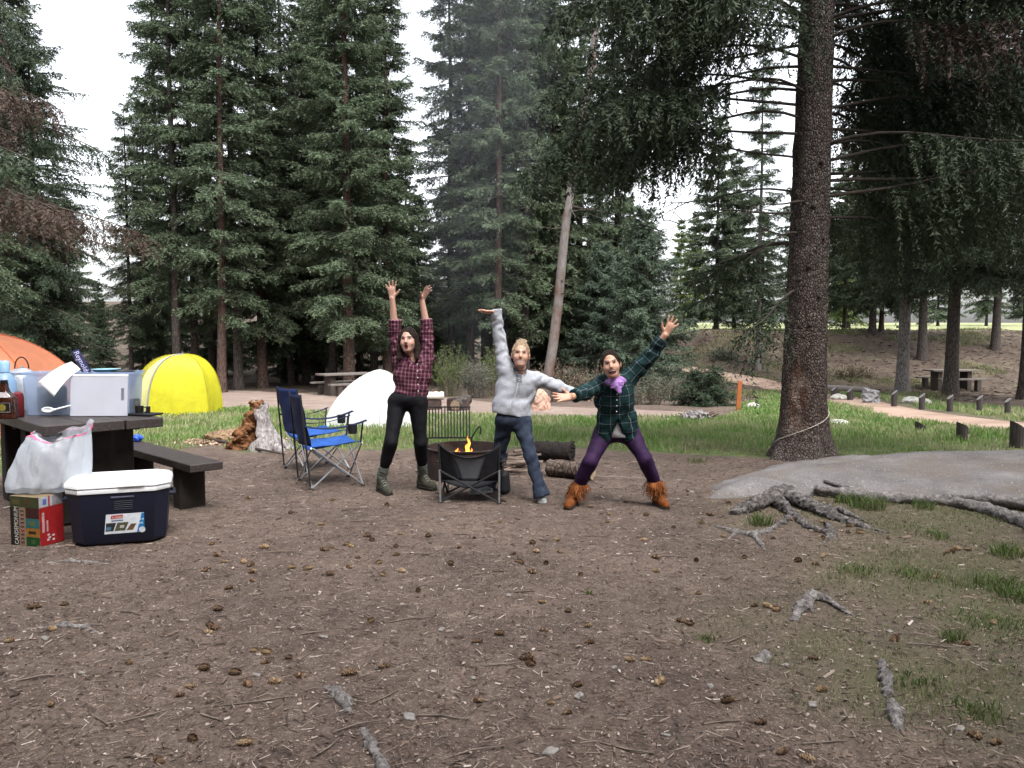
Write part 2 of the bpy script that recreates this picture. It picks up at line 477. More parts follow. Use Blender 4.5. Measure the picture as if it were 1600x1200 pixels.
tag(mk('dry_grass', v, f, M_STRAW), 'straw-dry grass fringe between lawn and dirt', 'grass', None, 'stuff')
x, y, hg = x[~ks], y[~ks], hg[~ks]
v, f, tt = blades(x, y, H(x, y), hg, .0045 + .0004 * y, .45, r)
grass = mk('lawn_grass', v, f, M_GRASS); tag(grass, 'green grass of the lawn behind the campfire', 'grass', None, 'stuff')
x, y = sample(LAWN2, 50000)
hg = .09 * r.uniform(.4, 1.3, len(x)); v, f, tt = blades(x, y, H(x, y), hg, .012, .5, r)
tag(mk('verge_grass', v, f, M_GRASS), 'short grass verge between path and wooded bank', 'grass', None, 'stuff')
# worn turf in the foreground
x = r.uniform(.6, 5.2, 160000); y = r.uniform(2.4, 8.5, 160000)
q = turf_amount(x, y) * (.35 + .65 * sstep(-.25, .5, noise3(np.stack([x, y, x * 0], -1), 4.0, 9)))
k = r.random(len(x)) < q * .95; x, y, q = x[k], y[k], q[k]
hg = (.010 + .032 * q) * r.uniform(.4, 1.6, len(x))
v, f, tt = blades(x, y, HM(x, y), hg, .0022, .8, r)
tag(mk('worn_turf', v, f, M_GRASS2), 'thin worn grass on the bare ground by the roots', 'grass', None, 'stuff')

# ------------------------------------------------------------------ needle and bark litter
def litter(n, x0, x1, y0, y1, L, W, rng, lift=.003, curl=.25):
    x = rng.uniform(x0, x1, n); y = y0 + (y1 - y0) * rng.random(n) ** 1.5
    k = np.abs(x) < .68 * y + .4; x, y = x[k], y[k]; n = len(x)
    z = HM(x, y) + lift * rng.uniform(.5, 2, n)
    a = rng.uniform(0, 2 * math.pi, n); l = L * rng.uniform(.4, 1.6, n) / 2; w_ = W * rng.uniform(.5, 1.6, n) / 2
    dx, dy = np.cos(a) * l, np.sin(a) * l; ex, ey = -np.sin(a) * w_, np.cos(a) * w_
    up = rng.uniform(-curl, curl, n) * l; tw = rng.uniform(-1, 1, n) * w_ * .7
    P = [np.stack([x - dx - ex, y - dy - ey, z - up * .3 - tw], -1), np.stack([x + dx - ex * .6, y + dy - ey * .6, z + np.abs(up) - tw], -1),
         np.stack([x + dx + ex * .5, y + dy + ey * .5, z + np.abs(up) + tw], -1), np.stack([x - dx + ex, y - dy + ey, z - up * .3 + tw], -1)]
    return np.stack(P, 1).reshape(-1, 3), np.arange(n * 4).reshape(-1, 4)
t = NT('litter_bits'); g = t.geo()
t.color(t.ramp(g.outputs['Random Per Island'], [(0, (.030, .022, .018)), (.3, (.075, .053, .042)), (.55, (.14, .10, .078)), (.82, (.19, .145, .12)), (.95, (.28, .23, .20)), (1, (.42, .37, .33))])).rough(.9, .15)
M_LIT = t.m
r = np.random.default_rng(23)
a = litter(34000, -6.5, 6.5, 2.3, 9.6, .018, .007, r)
b = litter(46000, -6.5, 6.5, 2.3, 9.6, .045, .0028, r, curl=.12)
c = litter(1800, -6.5, 6.5, 2.3, 10.4, .046, .009, r, .005, .35)
d_ = litter(9000, -4, 4, 2.3, 6, .010, .008, r)
vv = np.concatenate([a[0], b[0], c[0], d_[0]]); off = np.cumsum([0, len(a[0]), len(b[0]), len(c[0])])
ff = np.concatenate([q[1] + o for q, o in zip((a, b, c, d_), off)])
tag(mk('needle_litter', vv, ff, M_LIT), 'fallen needles, bark flakes and twig bits strewn over the dirt', 'litter', None, 'stuff')

# sticks, bark and dry stalks on the wooded bank
r = np.random.default_rng(61); n = 14000
x = r.uniform(2.5, 26, n); y = r.uniform(24, 46, n); k = (x < .72 * y + 2) & ~inpoly(x, y, LAWN2) & ~inpoly(x, y, LAWN); x, y = x[k], y[k]; n = len(x)
a_ = r.uniform(0, 6.28, n); l = r.uniform(.02, .10, n) * np.where(r.random(n) < .04, 2.5, 1); w_ = r.uniform(.008, .02, n); z = H(x, y) + .012
dx, dy = np.cos(a_) * l, np.sin(a_) * l; ex_, ey_ = -np.sin(a_) * w_, np.cos(a_) * w_; up = r.uniform(0, .2, n) * l
V = np.stack([np.stack([x - dx - ex_, y - dy - ey_, z], -1), np.stack([x + dx - ex_, y + dy - ey_, z + up], -1), np.stack([x + dx + ex_, y + dy + ey_, z + up + w_], -1), np.stack([x - dx + ex_, y - dy + ey_, z + w_], -1)], 1).reshape(-1, 3)
tag(mk('bank_litter', V, np.arange(n * 4).reshape(-1, 4), plain('bank_twigs', (.10, .078, .062), .9, .1, var=.5, nscale=3)), 'dead twigs and bark strewn over the wooded bank', 'litter', None, 'stuff')
x = r.uniform(2.5, 26, 60000); y = r.uniform(24, 46, 60000); q = noise3(np.stack([x, y, x * 0], -1), .6, 8); k = (x < .72 * y + 2) & (q > -.05 + .25 * (x > 9)) & ~inpoly(x, y, LAWN2); x, y = x[k], y[k]
v, f, tt = blades(x, y, H(x, y), r.uniform(.05, .18, len(x)), .014, .6, r)
tag(mk('bank_grass', v, f, grass_mat('grass_bank', [(.075, .115, .035), (.12, .165, .055), (.17, .20, .085)], (.22, .20, .12))), 'thin dry grass growing on the wooded bank', 'grass', None, 'stuff')
# ------------------------------------------------------------------ trees
def bark_mat(name, lo, mid, hi, scale=1.0, red=None):
    t = NT(name); v = t.mapping(t.co('Object'), (9 * scale, 9 * scale, 2.6 * scale))
    n = t.noise(2.2, 6, .65, v, .4); vo = t.voro(2.0, v, 'DISTANCE_TO_EDGE')
    c = t.ramp(n, [(.28, lo), (.5, mid), (.74, hi)])
    if red: c = t.mix(t.ramp(t.noise(.8, 3), [(.45, (0, 0, 0)), (.65, (1, 1, 1))]), c, red)
    c = t.mix(t.ramp(vo, [(0.0, (1, 1, 1)), (.10, (0, 0, 0))]), c, tuple(q * .45 for q in lo))
    t.color(c).rough(.92, .15)
    t.bump(t.math('ADD', t.math('MINIMUM', vo, .3), t.math('MULTIPLY', n, .4)), .9, .03); return t.m
M_BARK = bark_mat('bark_grey', (.030, .025, .022), (.070, .058, .052), (.13, .112, .10))
M_BARKR = bark_mat('bark_red', (.036, .024, .019), (.088, .060, .050), (.16, .125, .11), 1, (.12, .068, .053))
M_BARKP = bark_mat('bark_pale', (.09, .08, .075), (.17, .155, .148), (.27, .25, .24))
M_LIMB = plain('limb_wood', (.060, .050, .044), .9, .15, var=.35, nscale=6)
def needle_mat(name, dark, mid, tip, dryc=None):
    t = NT(name); g = t.geo(); oi = t.n('ShaderNodeObjectInfo')
    c = t.ramp(g.outputs['Random Per Island'], [(0, dark), (.6, mid), (1, tuple(q * 1.35 for q in mid))])
    c = t.mix(t.ramp(t.noise(.8, 3), [(.4, (0, 0, 0)), (.62, (1, 1, 1))]), c, t.mix(.5, c, tip))
    c = t.mix(t.math('MULTIPLY', t.attr('tip'), .75), c, tip)                # young growth at twig ends is lighter
    c = t.mix(t.math('MULTIPLY', oi.outputs['Random'], .22), c, (.060, .080, .030))
    if dryc: c = t.mix(t.attr('dead'), c, dryc)
    t.color(c).rough(.65, .25); t.translucent(c, .18); return t.m
M_NEED = needle_mat('needles_spruce', (.030, .044, .025), (.056, .078, .046), (.105, .140, .084))
M_NEEDB = needle_mat('needles_blue', (.030, .047, .031), (.056, .082, .056), (.105, .145, .104))
M_NEEDY = needle_mat('needles_yellowgreen', (.042, .065, .020), (.080, .115, .036), (.14, .18, .062))
M_NEEDD = needle_mat('needles_dark', (.014, .023, .014), (.026, .040, .024), (.048, .070, .042), (.075, .052, .042))

def sprays(O, D, L, rng, step, sl, sw, hang, dead=None):
    """needle spikes along twigs -> triangles"""
    O = np.asarray(O, float); D = np.asarray(D, float); L = np.asarray(L, float)
    n = len(O); m = max(1, int(math.ceil(L.max() / step)))
    s = (np.arange(m)[None, :] + rng.random((n, m))) * step
    ti, sj = np.nonzero(s < L[:, None]); ss = s[ti, sj]
    o = O[ti]; d = D[ti]; fr = ss / L[ti]
    P = o + d * ss[:, None]; P[:, 2] -= hang * ss * ss
    d2 = d.copy(); d2[:, 2] -= 2 * hang * ss; d2 /= np.linalg.norm(d2, axis=1)[:, None]
    up = np.zeros_like(d2); up[:, 2] = 1; up += rng.normal(0, .55, up.shape)
    S = np.cross(d2, up); S /= np.linalg.norm(S, axis=1)[:, None] + 1e-9
    sg = np.where(rng.random(len(ss)) < .5, -1.0, 1.0)[:, None]
    dr = d2 * rng.uniform(.45, 1.1, (len(ss), 1)) + S * sg * .75 + rng.normal(0, .18, d2.shape)
    dr /= np.linalg.norm(dr, axis=1)[:, None]
    ln = (sl * rng.uniform(.55, 1.35, len(ss)) * (1.05 - .45 * fr))[:, None]
    wv = d2 * (sw * rng.uniform(.6, 1.4, (len(ss), 1)) * .5) + rng.normal(0, sw * .18, d2.shape)
    tri = np.stack([P - wv, P + wv, P + dr * ln], 1).reshape(-1, 3)
    tip = np.stack([fr * .5, fr * .5, fr * .5 + .45], 1).reshape(-1)
    dd = np.repeat(dead[ti], 3) if dead is not None else None
    return tri, np.arange(len(tri)).reshape(-1, 3), tip, dd
def conifer(seed, h, base, crown, nb, step=.045, sl=.13, sw=.036, ntw=26, twig=.42, droop=.25, upturn=.12, dead_below=0.0, shape=.75, zmax=None, hang=.35, lean=(0, 0), sub=.85):
    """returns limb mesh data and crown mesh data of one spruce standing at the origin"""
    rng = np.random.default_rng(seed); limbs = MB(); OO = []; DD = []; LL = []
    az = rng.uniform(0, 6.28)
    for i in range(nb):
        t = (i + rng.uniform(0, 1)) / nb; z = base + (h - base) * (t ** .92) + .22 * math.sin(t * nb * .55) + .12 * math.sin(t * nb * .21 + seed)
        if zmax and z > zmax: continue
        az += 2.399 + rng.normal(0, .35)
        Lb = (crown * (1 - t) ** shape * rng.choice([rng.uniform(.35, .8), rng.uniform(.75, 1.22)], p=[.3, .7]) + .22) * (0.55 + .45 * min(1, t * 9 + .35))
        out = np.array([math.cos(az), math.sin(az), 0]); side = np.array([-out[1], out[0], 0])
        el = -.12 + .45 * t + rng.normal(0, .10)
        dr = droop * rng.uniform(.6, 1.5) * (1 - .55 * t)
        ax = np.array([lean[0] * z, lean[1] * z, 0])
        def bp(s): return ax + out * (Lb * s) + side * (Lb * .10 * math.sin(s * 3 + i)) * s + np.array([0, 0, z + Lb * (math.sin(el) * s - dr * s * s + upturn * s ** 3)])
        pts = [bp(s) for s in (0, .25, .5, .75, 1)]
        r0 = .010 + .011 * Lb
        limbs.tube(pts, [r0, r0 * .8, r0 * .55, r0 * .3, r0 * .12], 4, False)
        if z < dead_below and rng.random() < .8: continue
        n = max(5, int(ntw * (Lb / crown) ** .6))
        s = .14 + .86 * (np.arange(n) + rng.random(n)) / n
        for sg in (-1, 1):
            P = np.array([bp(q) for q in s])
            D = side[None, :] * (sg * rng.uniform(.5, 1.0, (n, 1))) + out[None, :] * rng.uniform(.35, .9, (n, 1)) + np.array([0, 0, -1.0]) * rng.uniform(-.10, 1.0, (n, 1))
            D /= np.linalg.norm(D, axis=1)[:, None]
            tl = twig * (Lb / crown) ** .45 * (1.08 - .72 * s) * rng.uniform(.55, 1.3, n) + .06
            OO.append(P); DD.append(D); LL.append(tl)
            if sub > 0:                                 # short side shoots fill the flat pads of needles
                m = rng.random(n) < sub; f = rng.uniform(.3, .85, (n, 1))
                P2 = P + D * tl[:, None] * f; P2[:, 2] -= hang * (tl * f[:, 0]) ** 2
                D2 = D * .6 + out[None] * rng.uniform(.0, 1.0, (n, 1)) + side[None] * rng.normal(0, .6, (n, 1)) + np.array([0, 0, -1.0]) * rng.uniform(0, .6, (n, 1))
                D2 /= np.linalg.norm(D2, axis=1)[:, None]
                OO.append(P2[m]); DD.append(D2[m]); LL.append(tl[m] * .62)
        k = 5                                           # the branch end itself carries needles
        P = np.array([bp(q) for q in np.linspace(.6, 1, k)]); D = np.tile(out + np.array([0, 0, -.1]), (k, 1)) + rng.normal(0, .15, (k, 3))
        D /= np.linalg.norm(D, axis=1)[:, None]; OO.append(P); DD.append(D); LL.append(np.full(k, .16))
    tri, f, tip, _ = sprays(np.concatenate(OO), np.concatenate(DD), np.concatenate(LL), rng, step, sl, sw, hang)
    return (limbs.v, limbs.f), (tri, f, tip)
def trunk_pts(h, r0, rng, lean=(0, 0), n=14, flare=.5):
    pts = []; rad = []
    for i in range(n + 1):
        s = (i / n) ** 1.3; z = h * s - .25 * (i == 0)
        pts.append((lean[0] * z + .02 * math.sin(z * .7 + r0 * 90), lean[1] * z + .02 * math.sin(z * .5 + 2), z))
        rad.append(r0 * ((1 - .88 * s) + flare * math.exp(-max(z, 0) / (r0 * 1.6))))
    return pts, rad
TREE = {}
def tree_kind(key, seed, h, r0, bark, need, lean=(0, 0), **kw):
    """one tree of a kind at the origin, kept as mesh data"""
    rng = np.random.default_rng(seed + 500)
    (lv, lf), (cv, cf, tip) = conifer(seed, h, lean=lean, **kw)
    p, r_ = trunk_pts(h, r0, rng, lean); tv, tf = tube(p, r_, 12, False)
    t = mk('trunk', tv, tf, bark, None, True); l = mk('limbs', lv, lf, M_LIMB); c = mk('crown', cv, cf, need, None, False, attrs={'tip': tip})
    TREE[key] = (t.data, l.data, c.data)
    for o in (t, l, c): bpy.data.objects.remove(o)
def plant(key, px, d, s=1.0, rz=0.0, label='', group=None, name='spruce_tree', mats=None, sz=None, tilt=(0, 0), x=None):
    xx = (px - 800) / FPX * d if x is None else x
    e = thing(name, (xx, d, float(H(xx, d)) - .05), rz, label, 'tree', group)
    e.rotation_euler = (tilt[0], tilt[1], rz)
    e.scale = (s, s, sz or s)
    for nm, me in zip(('trunk', 'limbs', 'crown'), TREE[key]):
        if me is None: continue
        o = bpy.data.objects.new(nm, me); link(o); o.parent = e
        if nm != 'trunk': o['kind'] = 'stuff'
        mm = (mats or {}).get(nm)
        if mm: o.material_slots[0].link = 'OBJECT'; o.material_slots[0].material = mm
    return e
tree_kind('full1', 1, 21, .22, M_BARKR, M_NEED, base=2.2, crown=2.45, nb=230, ntw=34, twig=.62, sw=.05)
tree_kind('full2', 2, 19, .21, M_BARK, M_NEED, base=1.9, crown=2.35, nb=210, ntw=32, droop=.35, twig=.60, sw=.05)
tree_kind('thin1', 3, 20, .165, M_BARKR, M_NEED, base=2.8, crown=1.65, nb=150, ntw=24, droop=.30, dead_below=2.6, shape=.45, twig=.55, sw=.05)
tree_kind('thin2', 4, 19, .17, M_BARK, M_NEED, base=3.4, crown=1.55, nb=140, ntw=22, droop=.4, dead_below=3.6, shape=.4, twig=.55, sw=.05)
tree_kind('young', 5, 7.5, .11, M_BARK, M_NEEDB, base=.3, crown=2.2, nb=170, ntw=34, droop=.22, upturn=.2, sl=.12, twig=.55, sw=.045)
tree_kind('far1', 6, 16, .18, M_BARK, M_NEED, base=.8, crown=2.9, nb=170, ntw=26, step=.06, sl=.22, sw=.085, twig=.65)
tree_kind('far2', 7, 14, .16, M_BARK, M_NEED, base=1.6, crown=2.5, nb=150, ntw=24, step=.06, sl=.22, sw=.085, droop=.35, twig=.6)
tree_kind('wide', 8, 17, .24, M_BARK, M_NEEDD, base=1.4, crown=4.0, nb=190, ntw=42, twig=.75, droop=.28, upturn=.08, shape=.55, step=.055, sw=.055, hang=.6)

tree_kind('widehigh', 9, 17, .24, M_BARK, M_NEEDD, base=4.2, crown=3.6, nb=170, ntw=44, twig=.72, droop=.30, upturn=.08, shape=.5, step=.055, sw=.055, hang=.6)
# front row, left to right (pixel of the foot, distance)
plant('full2', -75, 25.2, 1.0, .4, 'dark spruce at the left edge of the wood beside the orange tent')
plant('wide', 62, 30.6, .80, 2.2, 'broad dark spruce rising behind the storage bin and navy box')
plant('thin2', 277, 31.2, 1.05, 1.0, 'slim grey-trunked spruce standing behind the yellow tent')
plant('thin1', 346, 30.0, 1.08, 2.6, 'tall red-trunked spruce leaning slightly left, just right of the yellow tent', tilt=(0, -.022))
plant('thin2', 372, 31.8, 1.12, 4.0, 'dark-trunked bare-stemmed spruce right of the red trunk', tilt=(0, .012), mats={'trunk': M_BARK})
plant('far2', 455, 36.0, .95, .3, 'leaning dark spruce stem behind the stump', tilt=(0, -.05))
plant('full2', 478, 37.2, .9, 1.5, 'shaded spruce left of the distant picnic table')
plant('far1', 492, 46.2, .93, .8, 'lighter green spruce with a pointed top between the front trees', mats={'crown': M_NEEDY})
plant('full1', 545, 30.0, 1.0, .9, 'tall full spruce with red trunk above the distant picnic table')
plant('full1', 606, 32.4, .85, 3.3, 'red-stemmed spruce behind the raised arms of the maroon plaid shirt')
plant('far2', 655, 48.3, .75, 3.0, 'small spruce in the bright gap above the raised hands')
plant('thin1', 735, 34.8, 1.1, 5.0, 'dark slender spruce behind the campfire smoke', mats={'trunk': M_BARK})
plant('thin2', 757, 37.2, 1.05, 2.0, 'thin dark stem close behind the smoky spruce')
plant('full2', 716, 42.0, .62, 2.4, 'short dark spruce low behind the willow bushes', mats={'crown': M_NEED})
plant('thin1', 776, 31.2, 1.05, 1.2, 'red-brown trunked spruce above the grey sweater, leaning right', tilt=(0, .03))
plant('thin2', 822, 33.6, 1.1, .2, 'spruce with sparse crown behind the hair bun')
plant('full2', 905, 36.0, .95, 4.4, 'dark spruce behind the leaning pale trunk')
plant('young', 1005, 30.6, .92, .6, 'young blue-green spruce behind the green plaid shirt')
plant('young', 940, 33.6, .8, 2.0, 'smaller bluish spruce between leaning trunk and young spruce')
plant('thin2', 205, 34, .62, 2.7, 'short sparse spruce in the bright gap left of the yellow tent')
plant('full2', 232, 36, .66, 3.1, 'short spruce directly behind the yellow tent')
plant('thin1', 305, 33, 1.0, .8, 'thin spruce between the grey trunk and the red trunk behind the yellow tent', mats={'trunk': M_BARK})
plant('full1', 410, 33, .95, 4.1, 'full spruce above the rotten stump')
plant('thin2', 520, 35, 1.1, 3.4, 'tall slim spruce just left of the red-trunked full spruce')
plant('full2', 585, 36, .9, 2.2, 'dense spruce behind the red-trunked full spruce')
plant('thin1', 705, 37, 1.1, 4.3, 'tall thin spruce left of the smoky spruce', mats={'trunk': M_BARK})
plant('thin1', 800, 36, 1.15, .6, 'tall slim spruce directly above the grey sweater', mats={'trunk': M_BARK})
plant('full1', 865, 35, 1.0, 2.8, 'full spruce behind the dead leaning trunk')
plant('thin2', 962, 37, 1.0, 1.7, 'tall spruce behind the young blue-green one')
plant('thin1', 252, 39, 1.0, 5.1, 'thin spruce well behind the yellow tent', mats={'trunk': M_BARK})
plant('thin2', 332, 40, 1.15, .4, 'slim spruce seen between the two dark trunks near the yellow tent')
plant('thin2', 446, 38, 1.15, 2.9, 'tall slim spruce above the blue chairs')
plant('full1', 500, 40, 1.0, 1.3, 'dense tall spruce behind the distant picnic table')
plant('thin1', 562, 41, 1.15, 3.9, 'tall thin spruce peeking over the red-trunked full spruce', mats={'trunk': M_BARK})
plant('full2', 636, 40, .62, .9, 'short full spruce behind the raised hands')
plant('full1', 765, 40, 1.05, 4.6, 'tall full spruce behind the raised sweater sleeve')
plant('thin2', 846, 40, 1.2, 5.5, 'tall slim spruce behind the top of the leaning dead trunk')
plant('full2', 20, 30, 1.0, 1.9, 'dense spruce above the water bottle and orange tent')
plant('thin1', 1184, 35, .72, 3.9, 'pale grey trunked spruce left of the big trunk', mats={'trunk': M_BARKP})
plant('far1', 1118, 45, .75, 1.9, 'spruce on the bank with low boughs left of the pale trunk')
plant('far2', 1146, 46, .72, 4.9, 'slim spruce on the bank just left of the pale trunk')
plant('far1', 1258, 44, .7, 1.2, 'spruce on the bank just hidden by the right side of the big trunk')
plant('far2', 1318, 47, .8, 3.2, 'slim spruce high on the bank right of the big trunk')
plant('widehigh', 1555, 37, .8, 1.4, 'dark spruce on the bank behind the right edge tree')
plant('full2', 1362, 41, .8, .5, 'spruce on the bank right of the big trunk with dark stem')
plant('far2', 1376, 42, .8, 2.5, 'reddish stemmed spruce on the bank close beside a darker one', mats={'trunk': M_BARKR})
plant('thin2', 1412, 29, 1.25, 1.1, 'pale thick-trunked spruce left of the shaded picnic table', mats={'trunk': M_BARKP, 'crown': M_NEEDD})
plant('widehigh', 1488, 27, .95, .7, 'dark spruce with drooping boughs in front of the shaded picnic table')
plant('widehigh', 1606, 25, .95, 3.0, 'dark spruce at the right edge with hanging boughs')
plant('widehigh', 1440, 36, .85, 4.0, 'dark spruce high on the bank behind the pale thick trunk')
plant('widehigh', 1720, 20, 1.0, 5.0, 'dark spruce outside the right edge reaching into view')
plant('far1', 1085, 62, .55, 3.0, 'yellowish young spruce on the meadow, larger of two', mats={'crown': M_NEEDY})
plant('far1', 1062, 66, .55, 5.0, 'yellowish young spruce on the meadow, smaller of two', mats={'crown': M_NEEDY})
plant('far1', 1325, 55, .6, 1.0, 'yellow-green spruce in the light right of the big trunk', mats={'crown': M_NEEDY})
# the wood behind: dim trees nobody can tell apart
rr = random.Random(5)
spots = []
for px in range(-260, 1010, 52): spots.append((px + rr.uniform(-20, 20), rr.uniform(37, 44), rr.uniform(.42, .58)))
for px in range(-200, 1000, 62): spots.append((px + rr.uniform(-25, 25), rr.uniform(48, 60), rr.uniform(.6, .8)))
for px in range(1120, 1760, 70): spots.append((px + rr.uniform(-25, 25), rr.uniform(60, 72), rr.uniform(.55, .8)))
for i, (px, d, s) in enumerate(spots):
    if 120 < px < 235 or 625 < px < 700: s *= .6
    plant(('far1', 'far2')[i % 2], px, d, s, rr.uniform(0, 6.28), 'dim spruce of the wood behind the front trees', 'spruces of the wood behind')

# the camp stands in a clearing: unseen spruces added behind and beside the viewer to shade it
for i, (x, y, s) in enumerate(((-7.5, -3, 1.0), (-3.2, -6.5, 1.05), (1.8, -7.5, 1.0), (6.5, -5, 1.05), (11.5, 0.0, 1.0), (-12, 0, 1.0), (-6, -11, 1.1), (0, -13, 1.1), (5, -12, 1.1), (10, -9, 1.1), (-12, -6, 1.1), (13, -2, 1.1), (-14, 3, 1.1), (14, 4, 1.1))):
    plant('wide', 0, y, s, i * 1.3, 'unseen spruce added outside the frame to shade the camp clearing', 'spruces added around the clearing', x=x)

# ------------------------------------------------------------------ the big spruce on the right
def big_spruce():
    B = gp(1252, 716); rng = np.random.default_rng(77)
    e = thing('spruce_tree', B, 0, 'huge spruce with thick scaly trunk and scarred bark beside the granite slab', 'tree')
    nz, na = 150, 72; h = 15.0
    zs = np.concatenate([np.linspace(-.15, 3.2, 96), np.linspace(3.25, h, nz - 96)]); an = np.linspace(0, 2 * math.pi, na, endpoint=False)
    Z, A = np.meshgrid(zs, an, indexing='ij')
    rad = .255 - .0125 * np.clip(Z, 0, 20) + .11 * np.exp(-np.clip(Z, 0, 9) / .22) + .03 * np.exp(-np.clip(Z, 0, 9) / .9)
    lobes = 1 + .16 * np.exp(-np.clip(Z, 0, 9) / .35) * np.cos(A * 5 + 1.2) + .08 * np.exp(-np.clip(Z, 0, 9) / .4) * np.cos(A * 3 + .4)
    rad = np.maximum(rad * lobes, .04)
    P = np.stack([rad * np.cos(A), rad * np.sin(A), Z], -1)
    q = P.reshape(-1, 3) * np.array([1, 1, .45])
    rad = rad + (.010 * noise3(q, 21, 1) + .008 * noise3(q, 47, 2) + .006 * noise3(q, 95, 3)).reshape(rad.shape)
    # scar on the side that faces the camera: bark gone over a tall oval
    nz_ = noise3(q, 14, 6).reshape(rad.shape); sc_ = np.exp(-((((A - 4.12 + .12 * (Z - .8)) / .40) ** 2 + ((Z - .80) / .44) ** 2) * (1 + .55 * nz_)) ** 3)
    rad = rad - .034 * sc_ + .012 * sc_ * noise3(q * np.array([1, 1, .3]), 60, 8).reshape(rad.shape)
    x = rad * np.cos(A) + .012 * Z; y = rad * np.sin(A)
    V = np.stack([x, y, Z], -1).reshape(-1, 3); I = np.arange(nz * na).reshape(nz, na); J = np.roll(I, -1, 1)
    F = np.stack([I[:-1], J[:-1], J[1:], I[1:]], -1).reshape(-1, 4)
    t = NT('bark_big')
    v = t.mapping(t.co('Object'), (1, 1, .55)); vo = t.voro(38, v, 'F1', 'Distance'); ve = t.voro(38, v, 'DISTANCE_TO_EDGE'); n = t.noise(22, 7, .7); n2 = t.noise(2.2, 4)
    vc = t.voro(38, v, 'F1', 'Color'); sp = t.n('ShaderNodeSeparateColor'); t.l(vc, sp.inputs[0])
    c = t.ramp(n, [(.25, (.052, .042, .038)), (.5, (.118, .095, .086)), (.75, (.20, .170, .158))])
    c = t.mix(t.math('GREATER_THAN', sp.outputs[1], .72), c, t.mix(.6, c, (.20, .175, .165)))
    low = t.n('ShaderNodeSeparateXYZ'); t.l(t.co(), low.inputs[0])
    rd = t.ramp(low.outputs[2], [(.25, (0, 0, 0)), (.45, (1, 1, 1))]); rd2 = t.ramp(low.outputs[2], [(.0, (0, 0, 0)), (1.0, (1, 1, 1))])
    c = t.mix(t.math('MULTIPLY', t.math('MULTIPLY', rd, t.math('SUBTRACT', 1.15, t.math('DIVIDE', low.outputs[2], 2.0)), True), .55), c, t.mix(.7, c, (.115, .062, .045)))
    c = t.mix(t.ramp(ve, [(0, (1, 1, 1)), (.14, (0, 0, 0))]), c, (.014, .011, .010))
    scar = t.mix(t.ramp(t.noise(5, 5, .6, t.mapping(t.co(), (2.2, 2.2, .8))), [(.42, (0, 0, 0)), (.6, (1, 1, 1))]), t.ramp(n, [(.3, (.030, .014, .010)), (.6, (.12, .055, .033)), (.8, (.19, .10, .06))]), t.ramp(n, [(.3, (.15, .11, .09)), (.7, (.29, .235, .20))]))
    c = t.mix(t.math('MULTIPLY', t.attr('scar'), t.ramp(n2, [(.3, (.6, .6, .6)), (.6, (1, 1, 1))])), c, scar)
    t.color(c).rough(.92, .15)
    t.bump(t.math('ADD', t.math('MULTIPLY', t.math('MINIMUM', ve, .25), 3.0), n), 1.0, .02)
    tr = mk('trunk', V, F, t.m, e, True, attrs={'scar': sc_.reshape(-1)})
    # limbs: long drooping boughs with hanging tassels
    OO = []; DD = []; LL = []; XX = []
    def bough(z, az, L, rise, droop, bare=.25, r0=.027, dens=1.0, dead=0.0, tw=.62):
        out = np.array([math.cos(az), math.sin(az), 0]); side = np.array([-out[1], out[0], 0]); ph = rng.uniform(0, 6)
        def bp(s): return np.array([.012 * z, 0, 0]) + out * (L * s + .15) + side * (.12 * L * math.sin(2.2 * s + ph) * s) + np.array([0, 0, z + L * (rise * s - droop * s * s + .16 * math.sin(6 * s + ph) * s * (1 - .4 * s) * .5)])
        limbs = MB(); ss = np.linspace(0, 1, 12); limbs.tube([bp(s) for s in ss], [r0 * (1 - .85 * s) for s in ss], 6, False)
        if dens > 0: limbs.build('limb', M_LIMB, e)
        if dens <= 0:
            for k in range(5):                               # bare twigs of a dead limb
                s = rng.uniform(.3, .95); p = bp(s); dv = out * rng.uniform(.2, .6) + side * rng.choice([-1, 1]) * rng.uniform(.2, .5) + np.array([0, 0, rng.uniform(-.4, .3)])
                limbs.tube([p, p + dv * .35, p + dv * .7 + np.array([0, 0, -.05])], [.007, .005, .002], 4, False)
            limbs.build('limb', M_LIMB, e); return
        n = int(L * 27 * dens)
        s = bare + (1 - bare) * (np.arange(n) + rng.random(n)) / n
        for sg in (-1, 1):
            P = np.array([bp(q) for q in s])
            D = side[None] * (sg * rng.uniform(.25, .9, (n, 1))) + out[None] * rng.uniform(.1, .7, (n, 1)) + np.array([0, 0, -1.]) * rng.uniform(.15, 1.5, (n, 1))
            D /= np.linalg.norm(D, axis=1)[:, None]
            tl = tw * rng.uniform(.45, 1.35, n) * (1.15 - .55 * s)
            OO.append(P); DD.append(D); LL.append(tl); XX.append(np.full(n, dead))
            # second order: tassels along those twigs
            m = rng.random(n) < .8; f = rng.uniform(.35, .9, (n, 1))
            P2 = P + D * tl[:, None] * f; P2[:, 2] -= .45 * (tl * f[:, 0]) ** 2
            D2 = D * .5 + side[None] * rng.normal(0, .5, (n, 1)) + np.array([0, 0, -1.]) * rng.uniform(.4, 1.1, (n, 1)); D2 /= np.linalg.norm(D2, axis=1)[:, None]
            OO.append(P2[m]); DD.append(D2[m]); LL.append(tl[m] * rng.uniform(.4, .8, m.sum())); XX.append(np.full(m.sum(), dead))
    W = math.pi
    # left side (towards -x), seen against the sky; bare dead limbs low, heavy hanging boughs above
    for z, az, L, rise, dr in ((2.95, W + .25, 1.9, .02, .16), (3.2, W - .2, 1.75, .12, .20), (3.05, W + .9, 1.5, .05, .30), (3.6, W + .05, 2.2, .22, .20), (2.7, W + .5, .9, .0, .35)):
        bough(z, az, L, rise, dr, dens=0, r0=.015)
